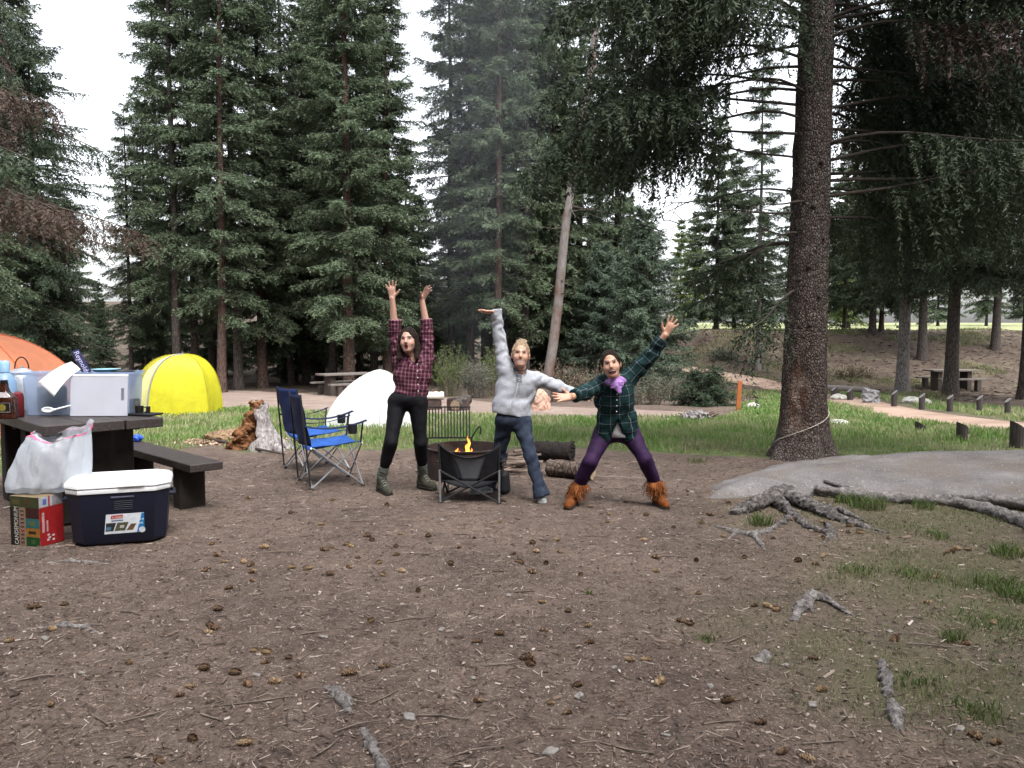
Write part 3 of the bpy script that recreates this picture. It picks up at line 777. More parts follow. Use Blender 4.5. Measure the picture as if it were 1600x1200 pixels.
    for k in range(34):
        z = 3.95 + k * .115 + rng.uniform(-.1, .1); far = k < 16
        bough(z, W + rng.uniform(-.75, .75), rng.uniform(2.4, 3.5) * (1 - .008 * k), rng.uniform(.10, .22), rng.uniform(.28, .46), rng.uniform(.34, .5) if far else rng.uniform(.12, .3), r0=.019, dens=rng.uniform(.8, 1.3))
    for k in range(40):
        z = 2.95 + k * .122 + rng.uniform(-.1, .1)
        bough(z, rng.uniform(-.8, .8), rng.uniform(2.2, 3.6) * (1 - .006 * k), rng.uniform(.10, .22), rng.uniform(.22, .40), rng.uniform(.15, .42), r0=.021, dens=rng.uniform(.8, 1.25), dead=1.0 if k in (9, 17) else 0.0)
    for k in range(16):                                   # towards and away from the camera
        bough(5.0 + .22 * k, (1.2 if k % 2 else -1.9) + rng.uniform(-.5, .5), 2.6, .15, .3, .2, dens=.7)
    bough(2.6, W * .5 + .4, 2.2, .1, .25, .3, dens=.7); bough(3.4, W * .5 - .5, 2.6, .1, .25, .3, dens=.8)
    bough(2.05, W + .5, .9, -.35, .3, .2, r0=.02, dens=.8)
    O = np.concatenate(OO); D = np.concatenate(DD); L_ = np.concatenate(LL); X = np.concatenate(XX)
    tri, f, tip, dd = sprays(O, D, L_, rng, .026, .078, .025, .45, X)
    mk('crown', tri, f, M_NEEDD, e, False, attrs={'tip': tip, 'dead': dd})['kind'] = 'stuff'
    print('big spruce tris', len(f))
    # knots where limbs broke off
    for z, a in ((1.95, -1.35), (2.3, -1.9), (2.62, -1.2), (3.0, -1.75), (3.5, -1.4), (2.15, -2.3), (1.62, -1.75)):
        r1 = .245 - .0125 * z; c = Vector((r1 * math.cos(a) + .012 * z, r1 * math.sin(a), z)); o = Vector((math.cos(a), math.sin(a), .1))
        k = MB(); k.tube([c - o * .03, c + o * .02, c + o * .045], [.035, .028, .014], 8); k.build('knot', M_LIMB, e, True)
    return B
BIG = big_spruce()
# twine tied round the big trunk
pts = []
for i in range(25):
    a = math.pi * 1.02 + i / 24 * math.pi * 1.02; z = .20 + .43 * (i / 24) ** .9
    r_ = .262 + .11 * math.exp(-z / .22) + .03 * math.exp(-z / .9) - .0125 * z
    pts.append(BIG + Vector((r_ * math.cos(a) * 1.06 + .012 * z, r_ * math.sin(a) * 1.06, z)))
m = MB(); m.tube(pts, .0045, 5); tag(m.build('twine', plain('twine_pale', (.42, .40, .36)), None, True), 'pale twine tied slantwise round the big trunk', 'twine')

# ------------------------------------------------------------------ spruce leaning in from the left edge with dead brown boughs
def left_spruce():
    rng = np.random.default_rng(41); d = 12.5; X0 = (-200 - 800) / FPX * d
    e = thing('spruce_tree', (X0, d, float(H(X0, d))), 0, 'nearby spruce at the left edge with drooping rust-brown dead boughs', 'tree')
    p, r_ = trunk_pts(16, .26, rng); tv, tf = tube(p, r_, 14, False); mk('trunk', tv, tf, M_BARK, e, True)
    limbs = MB(); OO = []; DD = []; LL = []; XX = []
    for k in range(46):
        z = 3.7 + k * .15; az = rng.uniform(-.95, .95) if k % 4 else rng.uniform(1.2, 5.0)
        L = rng.uniform(3.0, 4.6) if abs(az) < .96 else 2.5
        L = L * (1 - .02 * k)
        dead = 1.0 if (z < 7.2 and rng.random() < .62) else 0.0
        out = np.array([math.cos(az), math.sin(az), 0]); side = np.array([-out[1], out[0], 0]); ph = rng.uniform(0, 6); dr = rng.uniform(.26, .46)
        def bp(s): return out * L * s + side * (.1 * L * math.sin(2 * s + ph) * s) + np.array([0, 0, z + L * (.16 * s - dr * s * s)])
        ss = np.linspace(0, 1, 9); limbs.tube([bp(s) for s in ss], [.034 * (1 - .85 * s) for s in ss], 5, False)
        n = int(L * 22); s = .2 + .8 * (np.arange(n) + rng.random(n)) / n
        for sg in (-1, 1):
            P = np.array([bp(q) for q in s])
            D = side[None] * (sg * rng.uniform(.25, .9, (n, 1))) + out[None] * rng.uniform(.1, .7, (n, 1)) + np.array([0, 0, -1.]) * rng.uniform(.3, 1.6, (n, 1))
            D /= np.linalg.norm(D, axis=1)[:, None]; tl = .62 * rng.uniform(.45, 1.35, n) * (1.15 - .5 * s)
            OO.append(P); DD.append(D); LL.append(tl); XX.append(np.full(n, dead))
            f = rng.uniform(.35, .9, (n, 1)); P2 = P + D * tl[:, None] * f; P2[:, 2] -= .45 * (tl * f[:, 0]) ** 2
            D2 = D * .5 + side[None] * rng.normal(0, .5, (n, 1)) + np.array([0, 0, -1.]) * rng.uniform(.4, 1.1, (n, 1)); D2 /= np.linalg.norm(D2, axis=1)[:, None]
            OO.append(P2); DD.append(D2); LL.append(tl * .6); XX.append(np.full(n, dead))
    X = np.concatenate(XX)
    tri, f, tip, dd = sprays(np.concatenate(OO), np.concatenate(DD), np.concatenate(LL), rng, .027, .085, .024, .45, X)
    limbs.build('limbs', M_LIMB, e); mk('crown', tri, f, M_NEEDD, e, False, attrs={'tip': tip, 'dead': dd})
    print('left spruce tris', len(f))
left_spruce()

# ------------------------------------------------------------------ dead leaning trunk
B = Vector(((848 - 800) / FPX * 21.5, 21.5, float(H(.8, 21.5)))); top = at(930, 40, 22.5)
e = thing('dead_tree', B, 0, 'dead leaning bare trunk, grey and red, above the grey sweater arm', 'tree')
q = [Vector((0, 0, -.2))] + [(top - B) * s + Vector((.06 * math.sin(s * 9), 0, 0)) for s in np.linspace(.05, 1.25, 12)]
t = NT('dead_bark'); n = t.noise(3, 6, .7, t.mapping(t.co(), (6, 6, 1.2))); 
t.color(t.mix(t.ramp(t.noise(1.1, 5), [(.44, (0, 0, 0)), (.58, (1, 1, 1))]), t.ramp(n, [(.3, (.095, .082, .077)), (.7, (.18, .16, .152))]), t.ramp(n, [(.3, (.065, .036, .029)), (.7, (.13, .078, .063))]))).rough(.85, .2).bump(n, .8, .02)
m = MB(); m.tube(q, [.145 - .006 * i for i in range(len(q))], 12); m.build('trunk', t.m, e, True)
rng_ = random.Random(3)
for i in range(26):
    m = MB(); s = rng_.uniform(.25, 1.15); p = (top - B) * s; a = rng_.uniform(0, 6.28); L = rng_.uniform(.4, 1.6)
    dv = Vector((math.cos(a), math.sin(a), rng_.uniform(-.4, .2)))
    m.tube([p, p + dv * L * .5 + Vector((0, 0, -.03)), p + dv * L + Vector((0, 0, .04))], [.022, .014, .004], 5, False); m.build('limb', M_LIMB, e)

# ------------------------------------------------------------------ bushes
def bush(name, px, py, wpx, hpx, seed, label, leafc, stemc, nst=70, nlf=55, leaf=.05, group=None):
    g0 = gp(px, py); d = g0.y; Wd = wpx * d / FPX / 2; Hh = hpx * d / FPX; rng = np.random.default_rng(seed)
    e = thing(name, g0, 0, label, 'shrub', group); st = MB(); P = []
    for i in range(nst):
        a = rng.uniform(0, 6.28); q = rng.random() ** .5
        b = np.array([math.cos(a) * q * Wd * .5, math.sin(a) * q * Wd * .35, -.05])
        tp = np.array([math.cos(a) * q * Wd * 1.0, math.sin(a) * q * Wd * .6, Hh * rng.uniform(.55, 1.05) * (1.1 - .5 * q * q)])
        md = (b + tp) / 2 + np.array([0, 0, .1 * Hh]) - (tp - b) * np.array([.12, .12, 0])
        st.tube([b, md, tp], [.012, .008, .003], 3, False)
        s = rng.random(nlf)[:, None] ** .6
        c = np.where(s < .5, b + (md - b) * s * 2, md + (tp - md) * (s * 2 - 1)); P.append(c + rng.normal(0, .07, c.shape))
    P = np.concatenate(P); n = len(P); u = rng.normal(0, 1, (n, 3)); u /= np.linalg.norm(u, axis=1)[:, None]; w_ = np.cross(u, rng.normal(0, 1, (n, 3))); w_ /= np.linalg.norm(w_, axis=1)[:, None]
    l = leaf * rng.uniform(.6, 1.5, (n, 1)); V = np.stack([P, P + u * l * .5 + w_ * l * .25, P + u * l, P + u * l * .5 - w_ * l * .25], 1).reshape(-1, 3)
    st.build('stems', stemc, e); mk('foliage', V, np.arange(n * 4).reshape(-1, 4), leafc, e); return e
def leafmat(name, a, b, c):
    t = NT(name); g = t.geo(); col = t.ramp(g.outputs['Random Per Island'], [(0, a), (.5, b), (1, c)]); t.color(col).rough(.6, .3); t.translucent(col, .3); return t.m
M_WIL = leafmat('leaf_willow', (.055, .085, .022), (.095, .14, .036), (.15, .19, .06))
M_GREY = leafmat('leaf_sage', (.075, .085, .060), (.12, .13, .095), (.17, .17, .13))
M_DRY = leafmat('leaf_dry', (.11, .085, .055), (.18, .145, .10), (.24, .21, .15))
M_STEM = plain('bush_stem', (.11, .085, .07), .9)
bush('willow_bush', 706, 619, 70, 78, 1, 'bright green willow bush right of the maroon plaid shirt', M_WIL, M_STEM)
bush('willow_bush', 748, 622, 60, 62, 2, 'grey-green willow bush above the fire grate', M_GREY, M_STEM)
bush('willow_bush', 775, 619, 46, 90, 3, 'green willow bush behind the raised sweater sleeve', M_WIL, M_STEM)
bush('dry_bush', 868, 628, 80, 66, 4, 'dry tan bush between grey sweater and green plaid shirt', M_DRY, M_STEM, 60, 22)
bush('dry_bush', 925, 626, 90, 60, 5, 'dull brown bush behind the green plaid shirt', M_DRY, M_STEM, 60, 20)
bush('sage_bush', 1010, 632, 90, 52, 6, 'grey sage bush right of the green plaid shirt', M_GREY, M_STEM, 60, 40)
bush('sage_bush', 1052, 626, 60, 40, 7, 'pale sage bush near the path posts', M_GREY, M_STEM, 40, 40)
bush('bank_bush', 1262, 585, 60, 20, 8, 'low dry bush on the bank beside the big trunk', M_DRY, M_STEM, 40, 30, .09)
bush('bank_bush', 1335, 590, 70, 18, 9, 'low brown bush on the bank above the rail log', M_DRY, M_STEM, 40, 30, .09)
bush('bank_bush', 1130, 562, 60, 16, 10, 'low green bush at the top of the climbing path', M_GREY, M_STEM, 40, 30, .09)
# small dark spruce sapling by the path
tree_kind('sapling', 31, 1.0, .02, M_BARK, M_NEEDD, base=.05, crown=.8, nb=60, ntw=16, twig=.3, step=.03, sl=.09, sw=.03)
plant('sapling', 1103, 21.5, .95, 0, 'low dark spruce sapling beside the path posts')
# ------------------------------------------------------------------ blended solids (for bodies, cloth, roots, rock)
class Field:
    def __init__(s, lo, hi, h):
        s.lo = np.array(lo, float); s.h = h; s.n = np.ceil((np.array(hi, float) - s.lo) / h).astype(int) + 1
        s.a = np.full(s.n, .5, np.float32)
    def _box(s, lo, hi):
        i0 = np.clip(np.floor((np.array(lo) - s.lo) / s.h).astype(int), 0, s.n); i1 = np.clip(np.ceil((np.array(hi) - s.lo) / s.h).astype(int) + 1, 0, s.n)
        ax = [(s.lo[k] + s.h * np.arange(i0[k], i1[k])).astype(np.float32) for k in range(3)]
        return tuple(slice(i0[k], i1[k]) for k in range(3)), ax[0][:, None, None], ax[1][None, :, None], ax[2][None, None, :]
    def _op(s, sl, d, k, op):
        A = s.a[sl]
        if op == 'u':
            h = np.clip(.5 + .5 * (d - A) / k, 0, 1); s.a[sl] = d + (A - d) * h - k * h * (1 - h)
        elif op == 's':
            h = np.clip(.5 - .5 * (A + d) / k, 0, 1); s.a[sl] = A + (-d - A) * h + k * h * (1 - h)
        else: s.a[sl] = np.maximum(A, d)
    def rc(s, a, b, ra, rb=None, k=.02, op='u', flat=False, sq=None, wr=0.0, wf=30.0):
        """tapered limb from a to b; flat: cut ends; sq=(axis, factor): oval section; wr: wrinkles"""
        a = np.array(a, float); b = np.array(b, float); rb = ra if rb is None else rb
        m = max(ra, rb) * max(1.0, sq[1] if sq else 1.0) + k * 2 + wr * 2 + .02
        sl, X, Y, Z = s._box(np.minimum(a, b) - m, np.maximum(a, b) + m)
        if 0 in s.a[sl].shape: return s
        ab = b - a; L2 = float(ab @ ab) + 1e-12
        px, py, pz = X - a[0], Y - a[1], Z - a[2]
        t = (px * ab[0] + py * ab[1] + pz * ab[2]) / L2; tc = np.clip(t, 0, 1)
        qx, qy, qz = px - ab[0] * tc, py - ab[1] * tc, pz - ab[2] * tc
        if flat: tq = t; qx, qy, qz = px - ab[0] * tq, py - ab[1] * tq, pz - ab[2] * tq
        if sq:
            u = np.array(sq[0], float); u /= np.linalg.norm(u); c = (qx * u[0] + qy * u[1] + qz * u[2]) * (1 - 1 / sq[1])
            qx, qy, qz = qx - c * u[0], qy - c * u[1], qz - c * u[2]
        d = np.sqrt(qx * qx + qy * qy + qz * qz) - (ra + (rb - ra) * tc)
        if wr: d = d + wr * (np.sin(X * wf + 2 * np.sin(Z * wf * .7 + Y * wf * .4)) * np.sin(Z * wf * 1.1 + 1.7 * np.sin(Y * wf * .8 + X * wf * .5)))
        if flat:
            L = math.sqrt(L2); d = np.maximum(d, np.maximum((t - 1) * L, -t * L))
        s._op(sl, d.astype(np.float32), k, op); return s
    def ell(s, c, r, M=None, k=.02, op='u', wr=0.0, wf=30.0):
        """ellipsoid, M columns = local axes"""
        c = np.array(c, float); r = np.array(r, float); m = r.max() + 2 * k + wr * 2 + .02
        sl, X, Y, Z = s._box(c - m, c + m)
        if 0 in s.a[sl].shape: return s
        M = np.eye(3) if M is None else np.array(M, float)
        px, py, pz = X - c[0], Y - c[1], Z - c[2]
        u = [(px * M[0, i] + py * M[1, i] + pz * M[2, i]) for i in range(3)]
        k0 = np.sqrt(sum((u[i] / r[i]) ** 2 for i in range(3))); k1 = np.sqrt(sum((u[i] / r[i] ** 2) ** 2 for i in range(3))) + 1e-6
        d = k0 * (k0 - 1) / k1
        if wr: d = d + wr * (np.sin(X * wf + 2 * np.sin(Z * wf * .7 + Y * wf * .4)) * np.sin(Z * wf * 1.1 + 1.7 * np.sin(Y * wf * .8 + X * wf * .5)))
        s._op(sl, d.astype(np.float32), k, op); return s
    def cut(s, p, n, k=None):
        """remove the side of the plane that n points to"""
        n = np.array(n, float); n /= np.linalg.norm(n); p = np.array(p, float)
        X, Y, Z = [s.lo[i] + s.h * np.arange(s.n[i]) for i in range(3)]
        d = ((X - p[0]) * n[0])[:, None, None] + ((Y - p[1]) * n[1])[None, :, None] + ((Z - p[2]) * n[2])[None, None, :]
        s.a = np.maximum(s.a, d.astype(np.float32)); return s
    def disp(s, amp, f, seed=0):
        """lumpy surface noise close to the surface"""
        I_ = np.argwhere(np.abs(s.a) < .06); P = s.lo + s.h * I_
        s.a[tuple(I_.T)] += (amp * noise3(P, f, seed) + amp * .5 * noise3(P, f * 2.3, seed + 1)).astype(np.float32); return s
    def mesh(s):
        A = s.a; S = A < 0; c = np.zeros(np.array(A.shape) - 1, np.uint8)
        for i in (0, 1):
            for j in (0, 1):
                for k in (0, 1): c += S[i:A.shape[0] - 1 + i, j:A.shape[1] - 1 + j, k:A.shape[2] - 1 + k]
        act = (c > 0) & (c < 8); idx = np.argwhere(act)
        pos = np.zeros((len(idx), 3)); cnt = np.zeros(len(idx))
        C8 = [(i, j, k) for i in (0, 1) for j in (0, 1) for k in (0, 1)]
        for a in C8:
            for ax in range(3):
                if a[ax]: continue
                b = list(a); b[ax] = 1
                va = A[tuple((idx + a).T)]; vb = A[tuple((idx + b).T)]; m = (va < 0) != (vb < 0)
                t = np.where(m, va / np.where(m, va - vb, 1), 0)
                e = np.array(a, float)[None] + 0 * pos; e[:, ax] = t
                pos += e * m[:, None]; cnt += m
        V = s.lo + s.h * (idx + pos / cnt[:, None])
        ids = np.full(act.shape, -1, np.int32); ids[act] = np.arange(len(idx)); F = []
        for ax in range(3):
            o = [k for k in range(3) if k != ax]
            s0 = [slice(1, -1)] * 3; s1 = [slice(1, -1)] * 3; s0[ax] = slice(0, -1); s1[ax] = slice(1, None)
            e = np.argwhere(S[tuple(s0)] != S[tuple(s1)]); base = e + 1; base[:, ax] -= 1
            inside = S[tuple(base.T)]
            q = []
            for (u, v_) in ((1, 1), (0, 1), (0, 0), (1, 0)):
                cidx = base.copy(); cidx[:, o[0]] -= u; cidx[:, o[1]] -= v_; q.append(ids[tuple(cidx.T)])
            q = np.stack(q, 1)
            if ax == 1: inside = ~inside
            q[~inside] = q[~inside][:, ::-1]; F.append(q)
        F = np.concatenate(F); F = F[(F >= 0).all(1)]
        return V, F
    def build(s, name, mat, parent=None, attrs=None, origin=None, mats=None, midx=None):
        V, F = s.mesh(); V2 = V - np.array(origin) if origin is not None else V
        return mk(name, V2, F, mat, parent, True, attrs=attrs(V) if attrs else None, mats=mats, midx=midx(V, F) if midx else None)
def text(name, body, size, loc, M, mat, parent, ext=.0006, align='LEFT', sx=1.0):
    """lettering as flat raised mesh; M columns = right, up, out"""
    cu = bpy.data.curves.new(name, 'FONT'); cu.body = body; cu.size = size; cu.extrude = ext; cu.align_x = align; cu.resolution_u = 2
    o = bpy.data.objects.new(name, cu); link(o)
    dg = bpy.context.evaluated_depsgraph_get(); me = bpy.data.meshes.new_from_object(o.evaluated_get(dg)); bpy.data.objects.remove(o)
    me.name = name; me.materials.clear(); me.materials.append(mat)
    T = Matrix(((M[0][0] * sx, M[0][1], M[0][2], loc[0]), (M[1][0] * sx, M[1][1], M[1][2], loc[1]), (M[2][0] * sx, M[2][1], M[2][2], loc[2]), (0, 0, 0, 1)))
    me.transform(T); q = bpy.data.objects.new(name, me); link(q); q.parent = parent; return q
def sheet(name, pts, mat, parent, thick=.0012):
    """thin card through 3D points (a polygon) with real thickness"""
    P = [Vector(p) for p in pts]; n = (P[1] - P[0]).cross(P[2] - P[0]).normalized() * thick; k = len(P)
    vs = P + [p + n for p in P]; fs = [tuple(range(k))[::-1], tuple(range(k, 2 * k))] + [(i, (i + 1) % k, k + (i + 1) % k, k + i) for i in range(k)]
    return mk(name, vs, fs, mat, parent)
RZ = lambda a: Matrix.Rotation(a, 3, 'Z'); RX = lambda a: Matrix.Rotation(a, 3, 'X'); RY = lambda a: Matrix.Rotation(a, 3, 'Y')

# ------------------------------------------------------------------ picnic table and bench
t = NT('table_plank'); v = t.mapping(t.co(), (2.0, 16, 16)); n = t.noise(3, 7, .65, v)
t.color(t.ramp(n, [(.3, (.017, .013, .012)), (.55, (.036, .028, .026)), (.8, (.085, .072, .069))])).rough(.55, .4).bump(n, .4, .006); M_PLANK = t.m
M_PED = plain('pedestal_brown', (.026, .021, .018), .85, .2, var=.4, nscale=7, bump=.5, bscale=40)
AX = R(135)                                    # table axis points away to the left
TN, TR = onz(65, 666, .82), onz(255, 652, .82)
TC = (TN + TR) / 2
tb = thing('picnic_table', (TC.x, TC.y, 0), AX, 'dark brown picnic table crowded with camp kitchen things', 'table')
wd = (TR - TN).length; pw = wd / 3
for i in range(3):
    m = MB(); m.box((1.05, -wd / 2 + pw * (i + .5), .782), (2.1 + (.02, 0, .03)[i], pw - .008, .076), bevel=.006); m.build('plank', M_PLANK, tb)
for x in (.38, 1.05, 1.72):
    m = MB(); m.box((x, 0, .37), (.17, .62, .74), bevel=.012); m.build('pedestal', M_PED, tb)
    m = MB(); m.box((x, 0, .722), (.10, wd * .86, .044), bevel=.004); m.build('crossbar', M_PED, tb)
BN = onz(297, 727, .42); bv = Vector((math.cos(R(45)), math.sin(R(45)), 0))
bc = BN + bv * .14
bn = thing('picnic_bench', (bc.x, bc.y, 0), AX, 'dark plank bench on a slab leg beside the picnic table', 'bench')
m = MB(); m.box((.95, 0, .387), (1.9, .28, .066), bevel=.006); m.build('seat', M_PLANK, bn)
for x in (.36, 1.5):
    m = MB(); m.box((x, 0, .165), (.16, .22, .375), bevel=.012); m.build('pedestal', M_PED, bn)

# ------------------------------------------------------------------ cooler
M_NAVY = plain('cooler_navy', (.005, .007, .019), .42, .4, var=.1, nscale=60, bump=.15, bscale=300)
M_WPL = plain('cooler_white', (.78, .80, .83), .4, .4, var=.02)
ca = R(20); ce1 = Vector((math.cos(ca), math.sin(ca), 0)); ce2 = Vector((-math.sin(ca), math.cos(ca), 0))
cp = gp(186, 853); CC = Vector((cp.x, cp.y, 0)) + ce2 * .205
ck = thing('cooler', CC, ca, 'navy blue hard cooler with white lid in front of the picnic table', 'cooler')
def octa(L, D, ch, z):
    x, y = L / 2, D / 2
    return [Vector(p) for p in ((-x + ch, -y, z), (x - ch, -y, z), (x, -y + ch, z), (x, y - ch, z), (x - ch, y, z), (-x + ch, y, z), (-x, y - ch, z), (-x, -y + ch, z))]
def loft(rings, cap=True):
    n = len(rings[0]); vs = [p for r_ in rings for p in r_]; fs = []
    for j in range(len(rings) - 1):
        for i in range(n): k = (i + 1) % n; fs.append((j * n + i, j * n + k, (j + 1) * n + k, (j + 1) * n + i))
    if cap: fs += [tuple(range(n))[::-1], tuple((len(rings) - 1) * n + i for i in range(n))]
    return vs, fs
m = MB(); m.add(*loft([octa(.57, .33, .07, .012), octa(.60, .355, .075, .03), octa(.655, .395, .085, .37), octa(.655, .395, .085, .385)])); m.build('body', M_NAVY, ck, True)
m = MB(); m.add(*loft([octa(.672, .412, .088, .378), octa(.676, .416, .088, .383), octa(.676, .416, .088, .405), octa(.668, .408, .088, .410)])); m.build('rim', M_WPL, ck, True)
m = MB(); m.add(*loft([octa(.672, .412, .09, .413), octa(.690, .428, .092, .419), octa(.690, .428, .092, .438), octa(.676, .414, .090, .455), octa(.63, .368, .080, .472), octa(.50, .25, .05, .476)])); lid = m.build('lid', M_WPL, ck, True)
m = MB(); m.box((.09, -.217, .428), (.17, .012, .018), bevel=.004); m.build('latch', M_WPL, lid)
def fz(z): return -(.355 + .040 * (z - .03) / .34) / 2             # front face y at height z
tl = math.atan2(.02, .34)
m = MB(); m.box((.03, fz(.345) - .003, .345), (.15, .008, .012), RX(tl), .003); m.build('grip_ledge', plain('cooler_navy_light', (.05, .055, .09), .4), ck)
for k in range(5):
    z = .315 - .014 * k; m = MB(); m.box((.035, fz(z) - .001, z), (.12, .005, .005), RX(tl), .001); m.build('rib', M_NAVY, ck)
for sx in (-1, 1):
    m = MB(); m.tube([Vector((sx * .318, -.10, .335)), Vector((sx * .350, -.09, .33)), Vector((sx * .356, 0, .325)), Vector((sx * .350, .09, .33)), Vector((sx * .318, .10, .335))], .013, 8); m.build('handle', M_NAVY, ck, True)
# label on the front: white card, red word, photo strips, blue corner and badge
lz0, lz1, lx0, lx1 = .085, .225, -.085, .165
def LP(u, v_, o=.002):
    z = lz0 + (lz1 - lz0) * v_; return Vector((lx0 + (lx1 - lx0) * u, fz(z) - o, z))
lab = sheet('label', [LP(-.03, 0), LP(1, 0), LP(1, 1), LP(.03, 1)], plain('label_white', (.52, .55, .60), .4), ck)
C = lambda n_, c: plain(n_, tuple(q * .62 for q in c), .5, .25, var=.2)  # all prints darkened; on the cardboard box this carries the table's shade
sheet('print', [LP(.14, .76, .0045), LP(.45, .78, .0045), LP(.46, .96, .0045), LP(.16, .94, .0045)], C('print_red', (.55, .06, .05)), lab, .0005)
sheet('print', [LP(.80, .02, .0045), LP(1, .02, .0045), LP(1, .98, .0045), LP(.94, .98, .0045)], C('print_blue', (.02, .22, .55)), lab, .0005)
sheet('print', [LP(0, .14, .0045), LP(.20, .14, .0045), LP(.28, .56, .0045), LP(.02, .56, .0045)], C('print_dark', (.03, .035, .04)), lab, .0005)
sheet('print', [LP(.23, .14, .0045), LP(.50, .14, .0045), LP(.60, .56, .0045), LP(.31, .56, .0045)], C('print_olive', (.10, .10, .05)), lab, .0005)
sheet('print', [LP(.53, .14, .0045), LP(.70, .14, .0045), LP(.80, .46, .0045), LP(.66, .46, .0045)], C('print_brown', (.16, .09, .05)), lab, .0005)
sheet('print', [LP(.02, .2, .006), LP(.14, .2, .006), LP(.15, .36, .006), LP(.02, .36, .006)], C('print_steel', (.10, .22, .33)), lab, .0005)
sheet('print', [LP(.36, .28, .006), LP(.47, .28, .006), LP(.49, .42, .006), LP(.38, .42, .006)], C('print_pale', (.6, .6, .62)), lab, .0005)
for q in range(2):
    for w_ in range(2): sheet('print', [LP(.89 + .06 * w_ - .03 * q, .62 - .2 * q, .006), LP(.93 + .06 * w_ - .03 * q, .62 - .2 * q, .006), LP(.93 + .06 * w_ - .03 * q, .72 - .2 * q, .006), LP(.89 + .06 * w_ - .03 * q, .72 - .2 * q, .006)], C('print_sky', (.45, .68, .9)), lab, .0005)
m = MB(); c0 = LP(.94, .12, .005); m.lathe([(.021, 0), (.021, .002), (.012, .0022)], c0, 20, RX(R(90) + tl)); m.build('badge', C('badge_white', (.7, .74, .82)), lab)
text('lettering', 'Coleman', .024, LP(.18, .80, .0055), ((1, 0, 0), (0, 0, -1), (0, 1, 0)), C('letter_white', (.8, .8, .8)), lab, .0003)
text('lettering', 'XTREME', .012, LP(.18, .64, .0045), ((1, 0, 0), (0, 0, -1), (0, 1, 0)), C('letter_navy', (.05, .09, .25)), lab, .0003) if False else None
sheet('print', [LP(.16, .63, .0045), LP(.46, .64, .0045), LP(.46, .70, .0045), LP(.16, .69, .0045)], C('print_slate', (.12, .17, .32)), lab, .0005)

# ------------------------------------------------------------------ printed cardboard box
q0 = gp(63, 856); be1 = Vector((.954, -.298, 0)); be2 = Vector((.298, .954, 0)); BW, BD, BH = .262, .20, .352
ba = math.atan2(be1.y, be1.x); bo = Vector((q0.x, q0.y, 0)) - be1 * BW / 2 + be2 * BD / 2
bx = thing('cardboard_box', bo, ba, 'printed cardboard drink box with red side and white vertical lettering', 'box')
m = MB(); m.box((0, 0, BH / 2 + .002), (BW, BD, BH), bevel=.002); m.build('carton', plain('box_kraft', (.16, .12, .07), .8), bx)
def FP(u, z, o=.0012): return Vector((-BW / 2 + BW * u, -BD / 2 - o, z))
def SP(u, z, o=.0012): return Vector((BW / 2 + o, -BD / 2 + BD * u, z))
def fpanel(u0, u1, z0, z1, c, nm, o=.0012): return sheet('print', [FP(u0, z0, o), FP(u1, z0, o), FP(u1, z1, o), FP(u0, z1, o)], C(nm, c), bx, .0006)
def spanel(u0, u1, z0, z1, c, nm, o=.0012): return sheet('print', [SP(u0, z0, o), SP(u1, z0, o), SP(u1, z1, o), SP(u0, z1, o)], C(nm, c), bx, .0006)
fpanel(.0, .30, .004, .275, (.018, .016, .016), 'box_black'); fpanel(.31, .53, .004, .275, (.30, .21, .15), 'box_cream')
for z0, z1, c, nm in ((.005, .068, (.012, .075, .02), 'box_green'), (.072, .132, (.34, .16, .03), 'box_orange'), (.136, .20, (.02, .15, .16), 'box_teal'), (.204, .275, (.05, .016, .014), 'box_maroon')): fpanel(.54, 1, z0, z1, c, nm)
fpanel(0, 1, .279, BH, (.055, .065, .028), 'box_camo'); fpanel(.62, .88, .092, .112, (.04, .02, .01), 'box_blob', .002); fpanel(.66, .86, .152, .186, (.13, .15, .06), 'box_blob2', .002); fpanel(.70, .85, .022, .05, (.05, .12, .03), 'box_blob3', .002)
fpanel(.1, .35, .295, .33, (.10, .09, .03), 'box_blob4', .002); fpanel(.5, .7, .30, .335, (.09, .05, .02), 'box_blob5', .002)
for k in range(9): fpanel(.36, .48, .02 + .028 * k, .034 + .028 * k, (.10, .05, .04) if k != 3 else (.4, .03, .03), 'box_text', .002)
spanel(0, 1, .004, .275, (.42, .022, .026), 'box_red'); spanel(0, .55, .279, BH, (.55, .55, .60), 'box_white'); spanel(.56, 1, .279, BH, (.34, .33, .36), 'box_grey')
spanel(.1, .2, .10, .24, (.62, .40, .40), 'box_pinkbar', .002); spanel(.28, .35, .10, .18, (.62, .40, .40), 'box_pinkbar', .002)
for k, (u, z) in enumerate(((.30, .07), (.34, .05), (.29, .035), (.5, .03), (.5, .06))): spanel(u, u + .1, z, z + .013, (.75, .7, .7), 'box_mark', .002)
spanel(.15, .3, .295, .335, (.12, .20, .5), 'box_bluetext', .002); spanel(.38, .44, .279, BH, (.45, .03, .04), 'box_redbar', .002)
text('lettering', 'CANDEMONIUM', .052, FP(.27, .010, .002), ((0, -1, 0), (0, 0, -1), (1, 0, 0)), C('letter_cream', (.70, .66, .60)), bx, .0003, sx=.69)

